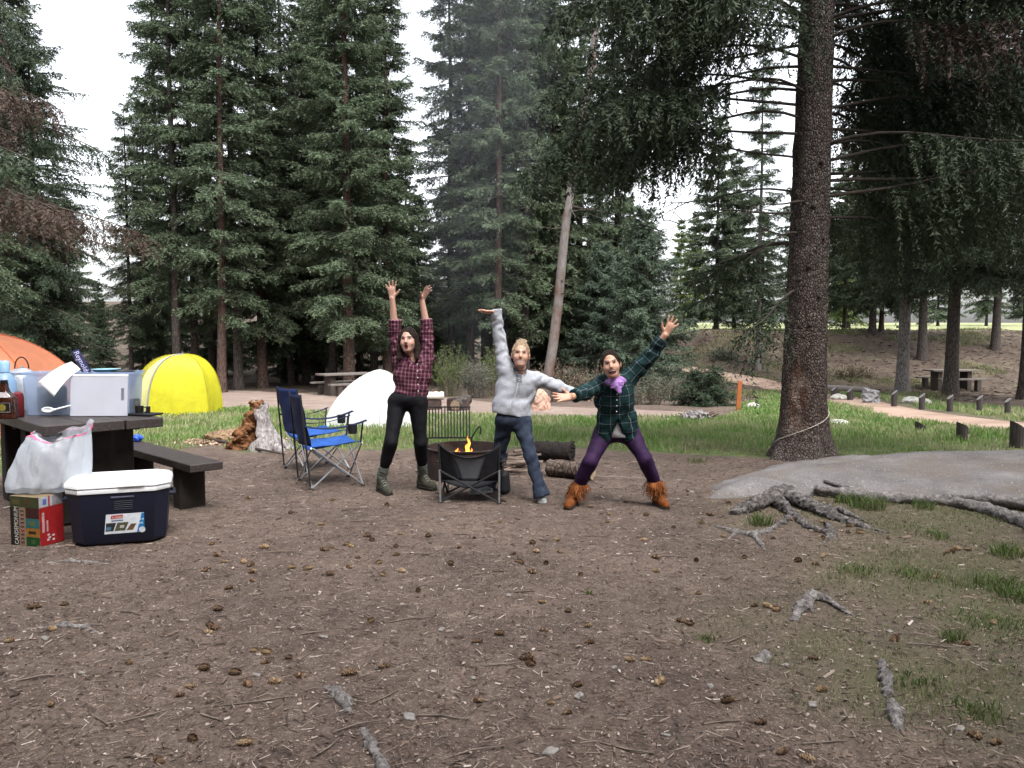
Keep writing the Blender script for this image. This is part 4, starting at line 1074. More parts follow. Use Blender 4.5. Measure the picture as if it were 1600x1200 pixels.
# ------------------------------------------------------------------ rubbish bag with pink drawstring
def bag():
    rng = np.random.default_rng(3); top = at(88, 652, 5.72); n = 72; rings = []
    prof = [(.80, .215, .10), (.785, .21, .105), (.75, .215, .115), (.68, .228, .125), (.60, .238, .135), (.52, .248, .14), (.44, .255, .145), (.40, .252, .145), (.375, .225, .125), (.362, .15, .09), (.358, .05, .03)]
    for j, (z, ax, ay) in enumerate(prof):
        r_ = []; s = j / (len(prof) - 1); cx = top.x + .02 - .135 * min(1, s * 1.2); cy = 5.74 - .05 * s
        for i in range(n):
            a = 2 * math.pi * i / n
            fold = 1 + (.13 * math.sin(3 * a + 1.0 + 1.2 * s) + .10 * math.sin(7 * a + 2 - 1.6 * s) + .075 * math.sin(12 * a + 1.5 * s) + .045 * math.sin(21 * a + 3 * s)) * (.45 + .8 * s * (1.25 - s))
            zz = z + (.030 * math.sin(2 * a + .6) + .022 * math.cos(a) * 1.5 + .02 * math.sin(5 * a)) * max(0, 1 - s * 3) - .05 * max(0, -math.sin(a)) * max(0, 1 - s * 2.2)
            zz += .012 * math.sin(6 * a + 8 * s) * s
            r_.append(Vector((cx + ax * fold * math.cos(a), cy + ay * fold * math.sin(a), zz)))
        rings.append(r_)
    # fine subdivision down the bag
    full = []
    for j in range(len(rings) - 1):
        for k in range(4):
            s = k / 4; r_ = [rings[j][i].lerp(rings[j + 1][i], s) for i in range(n)]; full.append(r_)
    full.append(rings[-1])
    e = thing('rubbish_bag', (top.x, 5.74, .36), 0, 'white plastic rubbish bag with pink drawstring hanging at the table corner', 'bag'); o = Vector((top.x, 5.74, .36))
    V = np.array([[p - o for p in r_] for r_ in full]); q = V.reshape(-1, 3)
    qs = q * np.array([1, 1, .22]) + np.array([0, 0, .35]) * q[:, :1]; V = V + np.stack([.006 * noise3(qs, 32, 1), .010 * noise3(qs, 28, 2), .003 * noise3(q, 40, 3)], -1).reshape(V.shape) + np.stack([.004 * noise3(qs, 75, 5), .006 * noise3(qs, 64, 6), 0 * q[:, 0]], -1).reshape(V.shape)
    t = NT('bag_film'); t.color((.62, .66, .72)).rough(.28, .5); nn = t.noise(7, 6, .6, t.mapping(t.co(), (1.6, 1.6, .7)), 2.0); t.bump(nn, .5, .03)
    tr = t.n('ShaderNodeBsdfTranslucent'); tr.inputs['Color'].default_value = (.62, .67, .75, 1); tp = t.n('ShaderNodeBsdfTransparent')
    x1 = t.n('ShaderNodeMixShader'); x1.inputs[0].default_value = .35; t.l(t.b.outputs[0], x1.inputs[1]); t.l(tr.outputs[0], x1.inputs[2])
    x2 = t.n('ShaderNodeMixShader'); x2.inputs[0].default_value = .30; t.l(x1.outputs[0], x2.inputs[1]); t.l(tp.outputs[0], x2.inputs[2]); t.l(x2.outputs[0], t.out.inputs['Surface'])
    m_, n_ = len(full), n; I = np.arange(m_ * n_).reshape(m_, n_); J = np.roll(I, -1, 1)
    mk('film', V.reshape(-1, 3), np.stack([I[:-1], J[:-1], J[1:], I[1:]], -1).reshape(-1, 4), t.m, e, True)
    # drawstring band: follows the mouth a little below the hem, standing a hair proud
    vs = []; 
    for j in (3.0, 4.9):
        j0 = int(j); f = j - j0
        for i in range(n):
            p = Vector(V[j0][i]).lerp(Vector(V[j0 + 1][i]), f); c = Vector((.0, 0, p.z)); d_ = Vector((p.x - c.x, p.y - c.y, 0)).normalized(); vs.append(p + d_ * .007)
    fs = [(i, (i + 1) % n, n + (i + 1) % n, n + i) for i in range(n)]
    mk('drawstring', vs, fs, plain('drawstring_pink', (.75, .12, .27), .4), e, True)
    m = MB()                                            # things inside that show through
    for k in range(9): m.tube([Vector((rng.uniform(-.2, .08), rng.uniform(-.06, .06), .06 + .035 * k)), Vector((rng.uniform(-.2, .08), rng.uniform(-.06, .06), .10 + .03 * k))], rng.uniform(.03, .06), 7)
    m.build('contents', plain('bag_contents', (.30, .29, .30), .7, var=.5, nscale=14), e, True)
bag()

# ------------------------------------------------------------------ things on the table (top at z = .82)
TZ = .8215
def frosted(name, c, tf, alpha, rough=.3):
    t = NT(name); t.color(c).rough(rough, .5); tr = t.n('ShaderNodeBsdfTranslucent'); tr.inputs['Color'].default_value = (*c, 1); tp = t.n('ShaderNodeBsdfTransparent'); tp.inputs['Color'].default_value = (.86, .92, 1, 1)
    x1 = t.n('ShaderNodeMixShader'); x1.inputs[0].default_value = tf; t.l(t.b.outputs[0], x1.inputs[1]); t.l(tr.outputs[0], x1.inputs[2])
    x2 = t.n('ShaderNodeMixShader'); x2.inputs[0].default_value = alpha; t.l(x1.outputs[0], x2.inputs[1]); t.l(tp.outputs[0], x2.inputs[2]); t.l(x2.outputs[0], t.out.inputs['Surface']); return t.m
bd = 6.52; bl, br = at(36, 650, bd), at(204, 648, bd); BWD = (br.x - bl.x); bcx = (bl.x + br.x) / 2; binO = Vector((bcx - .02, bd + .17, TZ))
sb = thing('storage_bin', binO, R(6), 'clear plastic storage bin full of kitchen gear on the picnic table', 'bin')
def rr_ring(L, D, z, r_=.03, n=4):
    out = []
    for cx, cy, a0 in ((L / 2 - r_, -D / 2 + r_, -90), (L / 2 - r_, D / 2 - r_, 0), (-L / 2 + r_, D / 2 - r_, 90), (-L / 2 + r_, -D / 2 + r_, 180)):
        for k in range(n + 1): a = R(a0 + 90 * k / n); out.append(Vector((cx + r_ * math.cos(a), cy + r_ * math.sin(a), z)))
    return out
L0, D0, HB = BWD - .02, .33, .355
m = MB(); m.add(*loft([rr_ring(L0 * .55, D0 * .55, .004), rr_ring(L0 * .93, D0 * .90, .004), rr_ring(L0 * .94, D0 * .92, .02), rr_ring(L0 * .985, D0 * .985, HB - .03), rr_ring(L0, D0, HB - .028), rr_ring(L0 * 1.015, D0 * 1.03, HB), rr_ring(L0 * 1.03, D0 * 1.06, HB), rr_ring(L0 * 1.03, D0 * 1.06, HB - .012)], False))
m.build('tub', frosted('bin_plastic', (.50, .60, .80), .35, .55), sb, True)
M_DARKB = plain('gear_dark', (.05, .065, .11), .6, var=.5, nscale=12)
for nm, c, sz_, mt in (('pot', (-.26, 0, .12), (.11, .22), plain('gear_pot', (.09, .09, .08), .5, var=.5, nscale=9)), ('pot', (.02, .03, .10), (.12, .19), M_DARKB), ('jar', (.20, .0, .12), (.08, .22), plain('gear_blue', (.06, .11, .22), .5))):
    g = MB(); g.lathe([(sz_[0] * .9, -sz_[1] / 2), (sz_[0], -sz_[1] / 2 + .02), (sz_[0], sz_[1] / 2), (sz_[0] * .9, sz_[1] / 2 + .005)], (0, 0, 0), 20)
    o = g.build('cooking_' + nm, mt, None, True); o.location = binO + RZ(R(6)) @ Vector(c)
    tag(o, {(-.26): 'grey-brown pot seen through the left end of the storage bin', .02: 'dark blue pot seen through the middle of the storage bin', .20: 'blue jar seen through the storage bin behind the cutting board'}[c[0]], nm)
g = MB(); g.lathe([(0, .0), (.06, .0), (.10, .02), (.115, .035), (.112, .036), (.09, .022), (0, .006)], at(166, 583, 6.72), 28); tag(g.build('plate', plain('plate_teal', (.22, .42, .50), .35), None, True), 'pale teal plate rim sticking up above the bin', 'plate')
g = MB(); g.lathe([(0, .0), (.085, .0), (.09, .012), (.05, .022), (.0, .024)], at(194, 582, 6.72), 24); tag(g.build('dark_saucepan_cover', plain('lid_black', (.012, .014, .02), .4), None, True), 'dark pot lid at the right end of the bin top', 'lid')
# cutting board leaning on the bin
bp0 = at(110, 649, 6.44); bp1 = at(199, 648, 6.46); wv = Vector((bp1.x - bp0.x, .02, 0)); W_ = wv.length
M_BOARD = plain('board_white', (.44, .46, .53), .45, .35, var=.05, nscale=5)
cb = thing('cutting_board', Vector((bp0.x, bp0.y, TZ)), math.atan2(wv.y, wv.x), 'white cutting board with a slot handle leaning on the storage bin', 'cutting board')
def board():
    Hh = .337; out = [(0, 0), (W_, 0), (W_, Hh), (0, Hh)]; sx0, sx1, sz0, sz1 = W_ - .052, W_ - .026, .125, .225
    m = MB(); T = .012
    for x0, x1, z0, z1 in ((0, sx0, 0, Hh), (sx1, W_, 0, Hh), (sx0, sx1, 0, sz0), (sx0, sx1, sz1, Hh)): m.box(((x0 + x1) / 2, 0, (z0 + z1) / 2), (x1 - x0, T, z1 - z0))
    o = m.build('board', M_BOARD, cb); o.rotation_euler = (-R(6), 0, 0); o.location = (0, 0, .004)
    q = MB(); q.box((W_ / 2, 0, Hh - .007), (W_ + .004, T + .004, .018), bevel=.004); p = q.build('edge', plain('board_edge', (.80, .82, .86), .4, var=.02), cb); p.rotation_euler = (-R(6), 0, 0); p.location = (0, 0, .004)
board()
# serving spoon
sp0 = at(66, 643, 6.40); sp1 = at(109, 634, 6.42)
f = Field((sp0.x - .05, 6.30, TZ - .02), (sp1.x + .06, 6.52, TZ + .12), .004)
bc_ = sp0 + Vector((.045, 0, .012)); f.ell(bc_, (.055, .012, .026), None, .006).rc(bc_ + Vector((.05, 0, .0)), sp1, .009, .008, .01); f.ell(bc_ + Vector((0, -.013, .004)), (.044, .010, .018), None, .004, 's')
tag(f.build('serving_spoon', plain('spoon_white', (.66, .70, .74), .4)), 'white serving spoon in front of the storage bin', 'spoon')
# white paper draped over the bin front
def paper():
    A, Bq, Cc, Dd = at(60, 597, 6.40), at(84, 620, 6.37), at(124, 577, 6.50), at(110, 565, 6.58); n = 14; vs = []
    for i in range(n + 1):
        for k in range(n + 1):
            u, v_ = i / n, k / n; p = (A.lerp(Bq, u)).lerp(Dd.lerp(Cc, u), v_)
            p += Vector((0, -.02, .012)) * math.sin(math.pi * v_) + Vector((.004, -.006, 0)) * math.sin(7 * u + 4 * v_) - Vector((0, -.05, .0)) * max(0, v_ - .8) * 2
            vs.append(p)
    fs = [(i * (n + 1) + k, (i + 1) * (n + 1) + k, (i + 1) * (n + 1) + k + 1, i * (n + 1) + k + 1) for i in range(n) for k in range(n)]
    t = NT('paper_white'); t.color((.86, .87, .88)).rough(.8, .2); t.translucent((.86, .87, .88), .3)
    o = mk('paper_sheet', vs, fs, t.m, None, True); md = o.modifiers.new('solid', 'SOLIDIFY'); md.thickness = .0008
    tag(o, 'white paper sheet flopping over the front rim of the bin', 'paper')
paper()
# navy box with writing, standing tilted in the bin
ax_ = (at(118, 550, 6.62) - at(141, 592, 6.62)); up = ax_.normalized(); rt = Vector((up.z, 0, -up.x)).normalized(); rt = (RZ(0) @ rt); outv = rt.cross(up).normalized(); outv = -outv if outv.y > 0 else outv
side = (rt * .80 + outv * -.60).normalized(); fr = (rt * .60 + outv * .80).normalized(); c0 = at(141, 592, 6.62)
M3 = Matrix(((side.x, fr.x, up.x), (side.y, fr.y, up.y), (side.z, fr.z, up.z)))
nb = thing('foil_box', c0 - up * .06, 0, 'long navy blue box with white writing tilted up out of the bin', 'box'); Ln = ax_.length + .07
m = MB(); m.box(up * Ln / 2, (.058, .058, Ln), M3, .002); m.build('carton', plain('foil_navy', (.008, .009, .060), .5, .2), nb)
text('lettering', 'Reynolds', .056, up * (Ln - .012) + fr * .0295 - side * .020, [[-up[i], side[i], fr[i]] for i in range(3)], C('letter_lilac', (.55, .56, .80)), nb, .0004)
text('lettering', 'Wrap', .040, up * (Ln - .03) - side * .0297 - fr * .014, [[-up[i], -fr[i] * -1, -side[i]] for i in range(3)], C('letter_lilac2', (.42, .42, .66)), nb, .0004)
# kettle, bottles, mugs, griddle
kd = 7.0; k0 = at(35, 600, kd); kz = TZ
kt = thing('kettle', (k0.x, kd, TZ), 0, 'steel camp pot with black bail handle behind the bottles', 'pot')
m = MB(); m.lathe([(.105, 0), (.112, .01), (.112, .29), (.098, .31), (.10, .33), (.06, .36), (.015, .37), (.015, .385), (0, .387)], (0, 0, 0), 28); m.build('body', plain('pot_steel', (.42, .45, .50), .35, .5, .5, var=.3, nscale=8), kt, True)
m = MB(); m.tube([Vector((.062 * math.cos(a), 0, .365 + .10 * math.sin(a))) for a in np.linspace(0, math.pi, 15)], .006, 8); m.build('bail_handle', plain('bail_black', (.03, .012, .01), .4), kt, True)
wd_ = 6.85; b0 = at(8, 600, wd_)
bt = thing('water_bottle', (b0.x, wd_, TZ), 0, 'clear blue plastic water bottle behind the brown bottle', 'bottle')
m = MB(); m.lathe([(.08, 0), (.085, .01), (.085, .26), (.05, .325), (.034, .335), (.034, .345)], (0, 0, 0), 24); m.build('body', frosted('bottle_blue', (.35, .55, .80), .4, .3, .2), bt, True)
m = MB(); m.lathe([(.042, .34), (.042, .42), (.030, .44), (0, .442)], (0, 0, 0), 20); m.build('cap', plain('cap_blue', (.25, .42, .62), .35), bt, True)
bd_ = 6.25; b0 = at(8, 641, bd_)
bb = thing('brown_bottle', (b0.x, b0.y, TZ), 0, 'brown square bottle with dark label at the left end of the table', 'bottle')
m = MB()
def sqr(h_, w_, d2=None): return rr_ring(w_, d2 or w_, h_, w_ * .28)
m.add(*loft([sqr(.003, .18, .09), sqr(.01, .19, .10), sqr(.16, .19, .10), sqr(.19, .15, .085), sqr(.215, .075, .07), sqr(.25, .055, .055), sqr(.283, .05, .05)]))
t = NT('bottle_brown'); t.color(t.ramp(t.noise(14, 3), [(.3, (.010, .004, .002)), (.7, (.045, .012, .006))])).rough(.12, .6); m.build('glass', t.m, bb, True)
m = MB(); m.lathe([(.027, .28), (.028, .285), (.028, .305), (.024, .308), (0, .309)], (0, 0, 0), 18); m.build('cap', plain('cap_black', (.012, .01, .01), .4), bb, True)
lb = sheet('label', [Vector((-.078, -.0515, .055)), Vector((.078, -.0515, .055)), Vector((.078, -.0515, .135)), Vector((-.078, -.0515, .135))], C('label_black', (.015, .015, .015)), bb)
for z in (.058, .129): sheet('print', [Vector((-.074, -.0535, z)), Vector((.074, -.0535, z)), Vector((.074, -.0535, z + .004)), Vector((-.074, -.0535, z + .004))], C('label_line', (.35, .33, .33)), lb, .0004)
for x in (-.074, .070): sheet('print', [Vector((x, -.0535, .062)), Vector((x + .004, -.0535, .062)), Vector((x + .004, -.0535, .129)), Vector((x, -.0535, .129))], C('label_line', (.35, .33, .33)), lb, .0004)
g = MB(); g.lathe([(.028, 0), (.028, .0006)], (.012, -.0530, .095), 18, RX(R(90))); g.build('emblem', C('label_gold', (.30, .25, .05)), lb)
sheet('neck_tag', [Vector((-.03, -.047, .175)), Vector((.06, -.047, .172)), Vector((.045, -.042, .212)), Vector((-.01, -.042, .215))], C('tag_white', (.72, .68, .72)), bb)
g = MB(); q = at(29, 640, 6.42); g.lathe([(.035, 0), (.042, .01), (.042, .16), (.036, .19), (.018, .205), (0, .207)], (q.x, q.y, TZ), 18); tag(g.build('red_jar', plain('jar_red', (.11, .010, .014), .3, .5), None, True), 'dark red jar between the brown bottle and the bin', 'jar')
g = thing('steel_mug', at(211, 646, 6.72) * 1, 0, 'steel camping mug on the end of the picnic table', 'mug'); g.location.z = TZ
m = MB(); m.lathe([(.038, 0), (.042, .004), (.042, .118), (.044, .12), (.039, .12), (.038, .01), (0, .008)], (0, 0, 0), 24); m.build('cup', plain('mug_steel', (.19, .20, .20), .35, .5, .7, var=.3, nscale=25), g, True)
p = at(218, 646, 6.60); p.z = TZ
g = thing('black_cup', p, 0, 'small black cup with handle in front of the steel mug', 'cup')
m = MB(); m.lathe([(.030, 0), (.032, .003), (.034, .072), (.030, .072), (.028, .008), (0, .006)], (0, 0, 0), 20); m.build('cup', plain('cup_black', (.015, .016, .014), .4), g, True)
m = MB(); m.tube([Vector((.033, 0, .062)), Vector((.062, 0, .060)), Vector((.064, 0, .03)), Vector((.034, 0, .014))], .005, 6); m.box((.078, -.01, .036), (.03, .03, .07), bevel=.006); m.build('handle', plain('cup_black2', (.015, .015, .018), .4), g, True)
p = at(226, 649, 6.55); p.z = TZ
g = thing('griddle', p, R(-18), 'flat black griddle lying at the table corner', 'griddle'); m = MB(); m.box((0, 0, .009), (.24, .17, .016), bevel=.005); m.build('plate', plain('griddle_black', (.008, .008, .010), .45), g)
f = Field((-.08, -.08, -.03), (.08, .08, .09), .005); f.ell((0, 0, .03), (.045, .04, .034), None, .01).ell((-.03, .01, .012), (.04, .035, .018), None, .02).disp(.008, 60)
o = f.build('blue_cloth', plain('cloth_blue', (.03, .10, .55), .5)); p = onz(216, 690, .421); o.location = p + Vector((0, 0, .006)); tag(o, 'crumpled bright blue cloth on the bench', 'cloth')
# ------------------------------------------------------------------ tents
def fabric(name, c, tl=.35, rough=.55):
    t = NT(name); n = t.noise(5, 5, .6, dist=.6); col = t.ramp(n, [(.3, tuple(q * .88 for q in c)), (.7, tuple(min(.9, q * 1.06) for q in c))])
    t.color(col).rough(rough, .3).bump(n, .25, .03); t.translucent(col, tl); return t.m
def dome(name, px, py, d, corners, h, label, colours, rz=0, ribm=None, p=2.0, sag=.05, seam=None, apex=(0, 0)):
    """corners: base outline in metres; every side is a fabric panel between two pole arcs"""
    x0 = (px - 800) / FPX * d; g0 = Vector((x0, d, float(H(x0, d)))); e = thing(name, g0, rz, label, 'tent'); n = len(corners); ns, nu = 14, 9
    apx = Vector((sum(c[0] for c in corners) / n + apex[0], sum(c[1] for c in corners) / n + apex[1], h))
    def arc(c, s):
        ph = s * math.pi / 2; f = math.cos(ph) ** (2 / p); g = math.sin(ph) ** (2 / p)
        q = c[2] if len(c) > 2 else 1.0
        return Vector((apx.x + (c[0] - apx.x) * f, apx.y + (c[1] - apx.y) * f, h * g * (1 if q == 1 else (q + (1 - q) * s))))
    for i in range(n):
        a, b = corners[i], corners[(i + 1) % n]; vs = []
        for j in range(ns + 1):
            s = j / ns; A, B = arc(a, s), arc(b, s); w_ = (B - A).length
            for k in range(nu + 1):
                u = k / nu; q = A.lerp(B, u); c = Vector((apx.x - q.x, apx.y - q.y, 0)); c = c.normalized() if c.length > .01 else c
                q += c * (sag * w_ * 4 * u * (1 - u)) + Vector((.006 * math.sin(9 * s + 13 * u + i), .006 * math.sin(11 * s + 7 * u), .004 * math.sin(8 * s - 9 * u)))
                vs.append(q)
        fs = [(j * (nu + 1) + k, j * (nu + 1) + k + 1, (j + 1) * (nu + 1) + k + 1, (j + 1) * (nu + 1) + k) for j in range(ns) for k in range(nu)]
        mk('panel', vs, fs, colours[i % len(colours)], e, True)
        m = MB(); m.tube([arc(a, s / 16) * 1.004 for s in range(17)], .018 if i == seam else .011, 6); m.build('pole_sleeve', M_POLE if i == seam else ribm, e, True)
    for i in range(n):                                   # ground pegs
        a = corners[i]; m = MB(); m.tube([Vector((a[0], a[1], .03)), Vector((a[0] * 1.06, a[1] * 1.06, -.03))], .006, 5); m.build('peg', M_POLE, e)
    return e, arc
M_POLE = plain('tent_pole', (.22, .22, .23), .5)
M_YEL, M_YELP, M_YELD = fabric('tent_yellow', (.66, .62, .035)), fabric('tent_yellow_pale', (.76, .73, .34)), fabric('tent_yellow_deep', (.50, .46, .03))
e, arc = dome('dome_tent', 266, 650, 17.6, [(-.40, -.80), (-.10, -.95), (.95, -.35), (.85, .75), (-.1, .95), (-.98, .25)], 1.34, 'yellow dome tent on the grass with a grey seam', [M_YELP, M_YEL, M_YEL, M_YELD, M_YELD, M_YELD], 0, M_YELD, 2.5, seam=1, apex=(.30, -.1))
M_TW = fabric('tent_white', (.84, .86, .86), .40, .6)
dome('dome_tent', 590, 660, 14.6, [(-.92, -.55), (.05, -.78), (.80, -.25), (.62, .7), (-.3, .75), (-.86, .1)], 1.0, 'plain white dome tent behind the maroon plaid shirt', [M_TW], R(8), plain('tent_white_seam', (.52, .54, .55)), 1.62, .0, apex=(.15, 0))
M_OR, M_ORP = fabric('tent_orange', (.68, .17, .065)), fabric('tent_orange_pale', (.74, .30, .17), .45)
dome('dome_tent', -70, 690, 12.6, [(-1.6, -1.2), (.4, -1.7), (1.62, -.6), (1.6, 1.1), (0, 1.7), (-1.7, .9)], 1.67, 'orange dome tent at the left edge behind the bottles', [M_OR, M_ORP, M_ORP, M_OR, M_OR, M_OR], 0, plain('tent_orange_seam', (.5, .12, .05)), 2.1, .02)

# ------------------------------------------------------------------ folding chairs
M_BLUE = plain('canvas_blue', (.018, .070, .27), .75, .2, var=.3, nscale=9, bump=.3, bscale=25); M_NVY_SHADE = plain('canvas_navy_shade', (.008, .015, .055), .75, .2, var=.3, nscale=9, bump=.3, bscale=25)  # navy carries the shadow side of the chair back; armrests share it
M_STEEL = plain('tube_steel', (.32, .33, .35), .35, .5, .6); M_TBLK = plain('tube_black', (.02, .02, .022), .45, .4); M_BLKF = plain('canvas_black', (.012, .012, .015), .75, .2, var=.3, nscale=12)
def patch(name, grid, mat, parent, thick=.006):
    """cloth through a grid of points"""
    nu, nv = len(grid), len(grid[0]); vs = [p for r_ in grid for p in r_]
    fs = [(i * nv + k, (i + 1) * nv + k, (i + 1) * nv + k + 1, i * nv + k + 1) for i in range(nu - 1) for k in range(nv - 1)]
    o = mk(name, vs, fs, mat, parent, True); md = o.modifiers.new('solid', 'SOLIDIFY'); md.thickness = thick; return o
def bil(a, b, c, d, nu, nv, f):
    a, b, c, d = map(Vector, (a, b, c, d))
    return [[(a.lerp(b, i / nu)).lerp(d.lerp(c, i / nu), k / nv) + Vector(f(i / nu, k / nv)) for k in range(nv + 1)] for i in range(nu + 1)]
def camp_chair(loc, rz, label):
    e = thing('folding_chair', loc, rz, label, 'chair', 'blue folding chairs by the fire'); w_, dp = .26, .24
    ft = {(i, j): Vector((i * dp * 1.04, j * w_ * 1.04, .012)) for i in (-1, 1) for j in (-1, 1)}
    nd = {(i, j): Vector((i * dp * .98, j * w_, .43 if i > 0 else .40)) for i in (-1, 1) for j in (-1, 1)}
    top = {j: Vector((-dp - .10, j * w_ * .98, .915)) for j in (-1, 1)}; arm = {j: Vector((dp + .015, j * (w_ + .01), .635)) for j in (-1, 1)}
    def rod(a, b, mt=M_STEEL, r_=.0085, nm='tube'): m = MB(); m.tube([a, b], r_, 7); m.build(nm, mt, e, True)
    for i in (-1, 1):
        rod(ft[(i, -1)], nd[(i, 1)]); rod(ft[(i, 1)] + Vector((i * .012, 0, 0)), nd[(i, -1)] + Vector((i * .012, 0, 0)))
    for j in (-1, 1):
        rod(ft[(-1, j)], nd[(1, j)]); rod(ft[(1, j)] + Vector((0, j * .012, 0)), nd[(-1, j)] + Vector((0, j * .012, 0)))
        rod(ft[(-1, j)] + Vector((-.014, 0, .02)), top[j], M_TBLK, .0095, 'back_post'); rod(nd[(1, j)], arm[j], M_TBLK, .009, 'arm_post')
        g = bil(top[j].lerp(ft[(-1, j)], .33), arm[j] + Vector((.03, 0, .012)), arm[j] + Vector((.03, j * .055, .008)), top[j].lerp(ft[(-1, j)], .33) + Vector((0, j * .03, -.01)), 10, 2, lambda u, v_: (0, 0, -.045 * 4 * u * (1 - u)))
        patch('armrest', g, M_NVY_SHADE, e)
    for k in ft.values(): m = MB(); m.box(k, (.035, .03, .022), bevel=.006); m.build('foot', M_TBLK, e)
    a, b = nd[(1, -1)], nd[(1, 1)]; c, d_ = nd[(-1, 1)], nd[(-1, -1)]
    patch('seat', bil(a, b, c, d_, 10, 10, lambda u, v_: (0, 0, .012 - .055 * 4 * u * (1 - u) * (.35 + v_ * .65) + .004 * math.sin(14 * u + 9 * v_))), M_BLUE, e)
    patch('backrest', bil(d_ + Vector((-.01, 0, .02)), c + Vector((-.01, 0, .02)), top[1], top[-1], 10, 14, lambda u, v_: (-.050 * 4 * u * (1 - u) * (1 - .4 * v_) + .005 * math.sin(9 * u + 12 * v_), 0, -.012 * 4 * u * (1 - u) * v_)), M_NVY_SHADE if 'narrow' in label else plain('canvas_midblue_shade', (.010, .024, .10), .75, .2, var=.3, nscale=9), e)  # both backs coloured darker than the seat, as their shadow side
    m = MB(); m.lathe([(.036, -.09), (.042, -.085), (.046, 0), (.042, 0), (.038, -.08), (0, -.085)], arm[-1] + Vector((-.11, -.03, -.02)), 14); m.build('cup_holder', M_BLKF, e, True)
    return e
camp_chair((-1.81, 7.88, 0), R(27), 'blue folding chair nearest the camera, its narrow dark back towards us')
camp_chair((-2.15, 8.72, 0), R(40), 'blue folding chair partly hidden behind the other, beside the rotten stump')
def low_chair(loc, rz):
    """low sling chair seen from behind; local +Y is the way it faces"""
    e = thing('low_chair', loc, rz, 'low black sling chair with grey mesh back in front of the fire', 'chair'); w_ = .255
    T = {j: Vector((j * w_ * 1.05, -.10, .535)) for j in (-1, 1)}; S = {j: Vector((j * w_, -.02, .20)) for j in (-1, 1)}; Fq = {j: Vector((j * w_, .38, .26)) for j in (-1, 1)}
    ft = {(i, j): Vector((j * w_ * 1.02, -.06 if i < 0 else .36, .01)) for i in (-1, 1) for j in (-1, 1)}
    def rod(nm, a, b, mt, r_=.0095): m = MB(); m.tube([a, b], r_, 7); m.build(nm, mt, e, True)
    for j in (-1, 1):
        rod('back_post', S[j] + Vector((0, -.03, -.02)), T[j], M_TBLK); rod('leg', ft[(-1, j)] + Vector((0, -.02, 0)), Vector((j * w_ * 1.03, -.09, .30)), M_STEEL); rod('leg', ft[(1, j)], Fq[j], M_STEEL)
        rod('side_rail', ft[(-1, j)], Fq[j], M_TBLK); rod('side_rail', ft[(1, j)], S[j] + Vector((j * .01, -.04, .10)), M_TBLK)
        for i in (-1, 1): m = MB(); m.box(ft[(i, j)], (.03, .035, .02), bevel=.005); m.build('foot', M_TBLK, e)
    rod('cross_brace', ft[(-1, -1)], Vector((w_, -.08, .29)), M_TBLK); rod('cross_brace', ft[(-1, 1)] + Vector((0, -.012, 0)), Vector((-w_, -.092, .29)), M_TBLK)
    rod('cross_brace', ft[(1, -1)], Fq[1], M_TBLK); rod('cross_brace', ft[(1, 1)] + Vector((0, .012, 0)), Fq[-1], M_TBLK)
    f = lambda u, v_: (0, -.05 * 4 * u * (1 - u) * (1 - .3 * v_), -.12 * 4 * u * (1 - u) * v_ ** 2)
    def B(u, v_):
        a, b, c, d_ = S[-1], S[1], T[1], T[-1]; q = (a.lerp(b, u)).lerp(d_.lerp(c, u), v_) + Vector(f(u, v_)); return q
    def lower(u, v_): return v_
    # grey mesh middle, black side wings that narrow downwards
    mesh_l = lambda v_: .36 - .17 * v_; n = 10
    patch('mesh_back', [[B(mesh_l(k / n) + (1 - 2 * mesh_l(k / n)) * i / 8, .97 * k / n) for k in range(n + 1)] for i in range(9)], plain('mesh_grey', (.085, .09, .105), .8, var=.15, nscale=90), e, .004)
    for sg in (0, 1):
        patch('back_wing', [[B((mesh_l(k / n) * i / 5) if sg == 0 else 1 - mesh_l(k / n) * i / 5, k / n) + Vector((0, -.003, 0)) for k in range(n + 1)] for i in range(6)], M_BLKF, e, .005)
    patch('top_band', [[B(i / 14, .90 + .05 * k) + Vector((0, -.005, .0)) for k in range(3)] for i in range(15)], M_BLKF, e, .006)
    patch('seat', bil(S[-1], S[1], Fq[1], Fq[-1], 8, 8, lambda u, v_: (0, 0, -.07 * 4 * u * (1 - u))), M_BLKF, e)
    for j in (-1, 1): patch('armrest', bil(T[j] + Vector((0, 0, -.16)), Fq[j] + Vector((0, 0, .12)), Fq[j] + Vector((j * .05, 0, .12)), T[j] + Vector((j * .05, 0, -.16)), 6, 2, lambda u, v_: (0, 0, -.03 * 4 * u * (1 - u))), M_BLKF, e)
    # carry pouch hanging on the side
    f_ = Field((.2, -.16, .02), (.42, .2, .34), .008); f_.rc((.30, .0, .24), (.30, .02, .12), .045, .055, .02, sq=((0, 1, 0), 1.4)); f_.build('pouch', M_BLKF, e)
p = gp(735, 786); low_chair((p.x, p.y + .05, 0), R(-4))

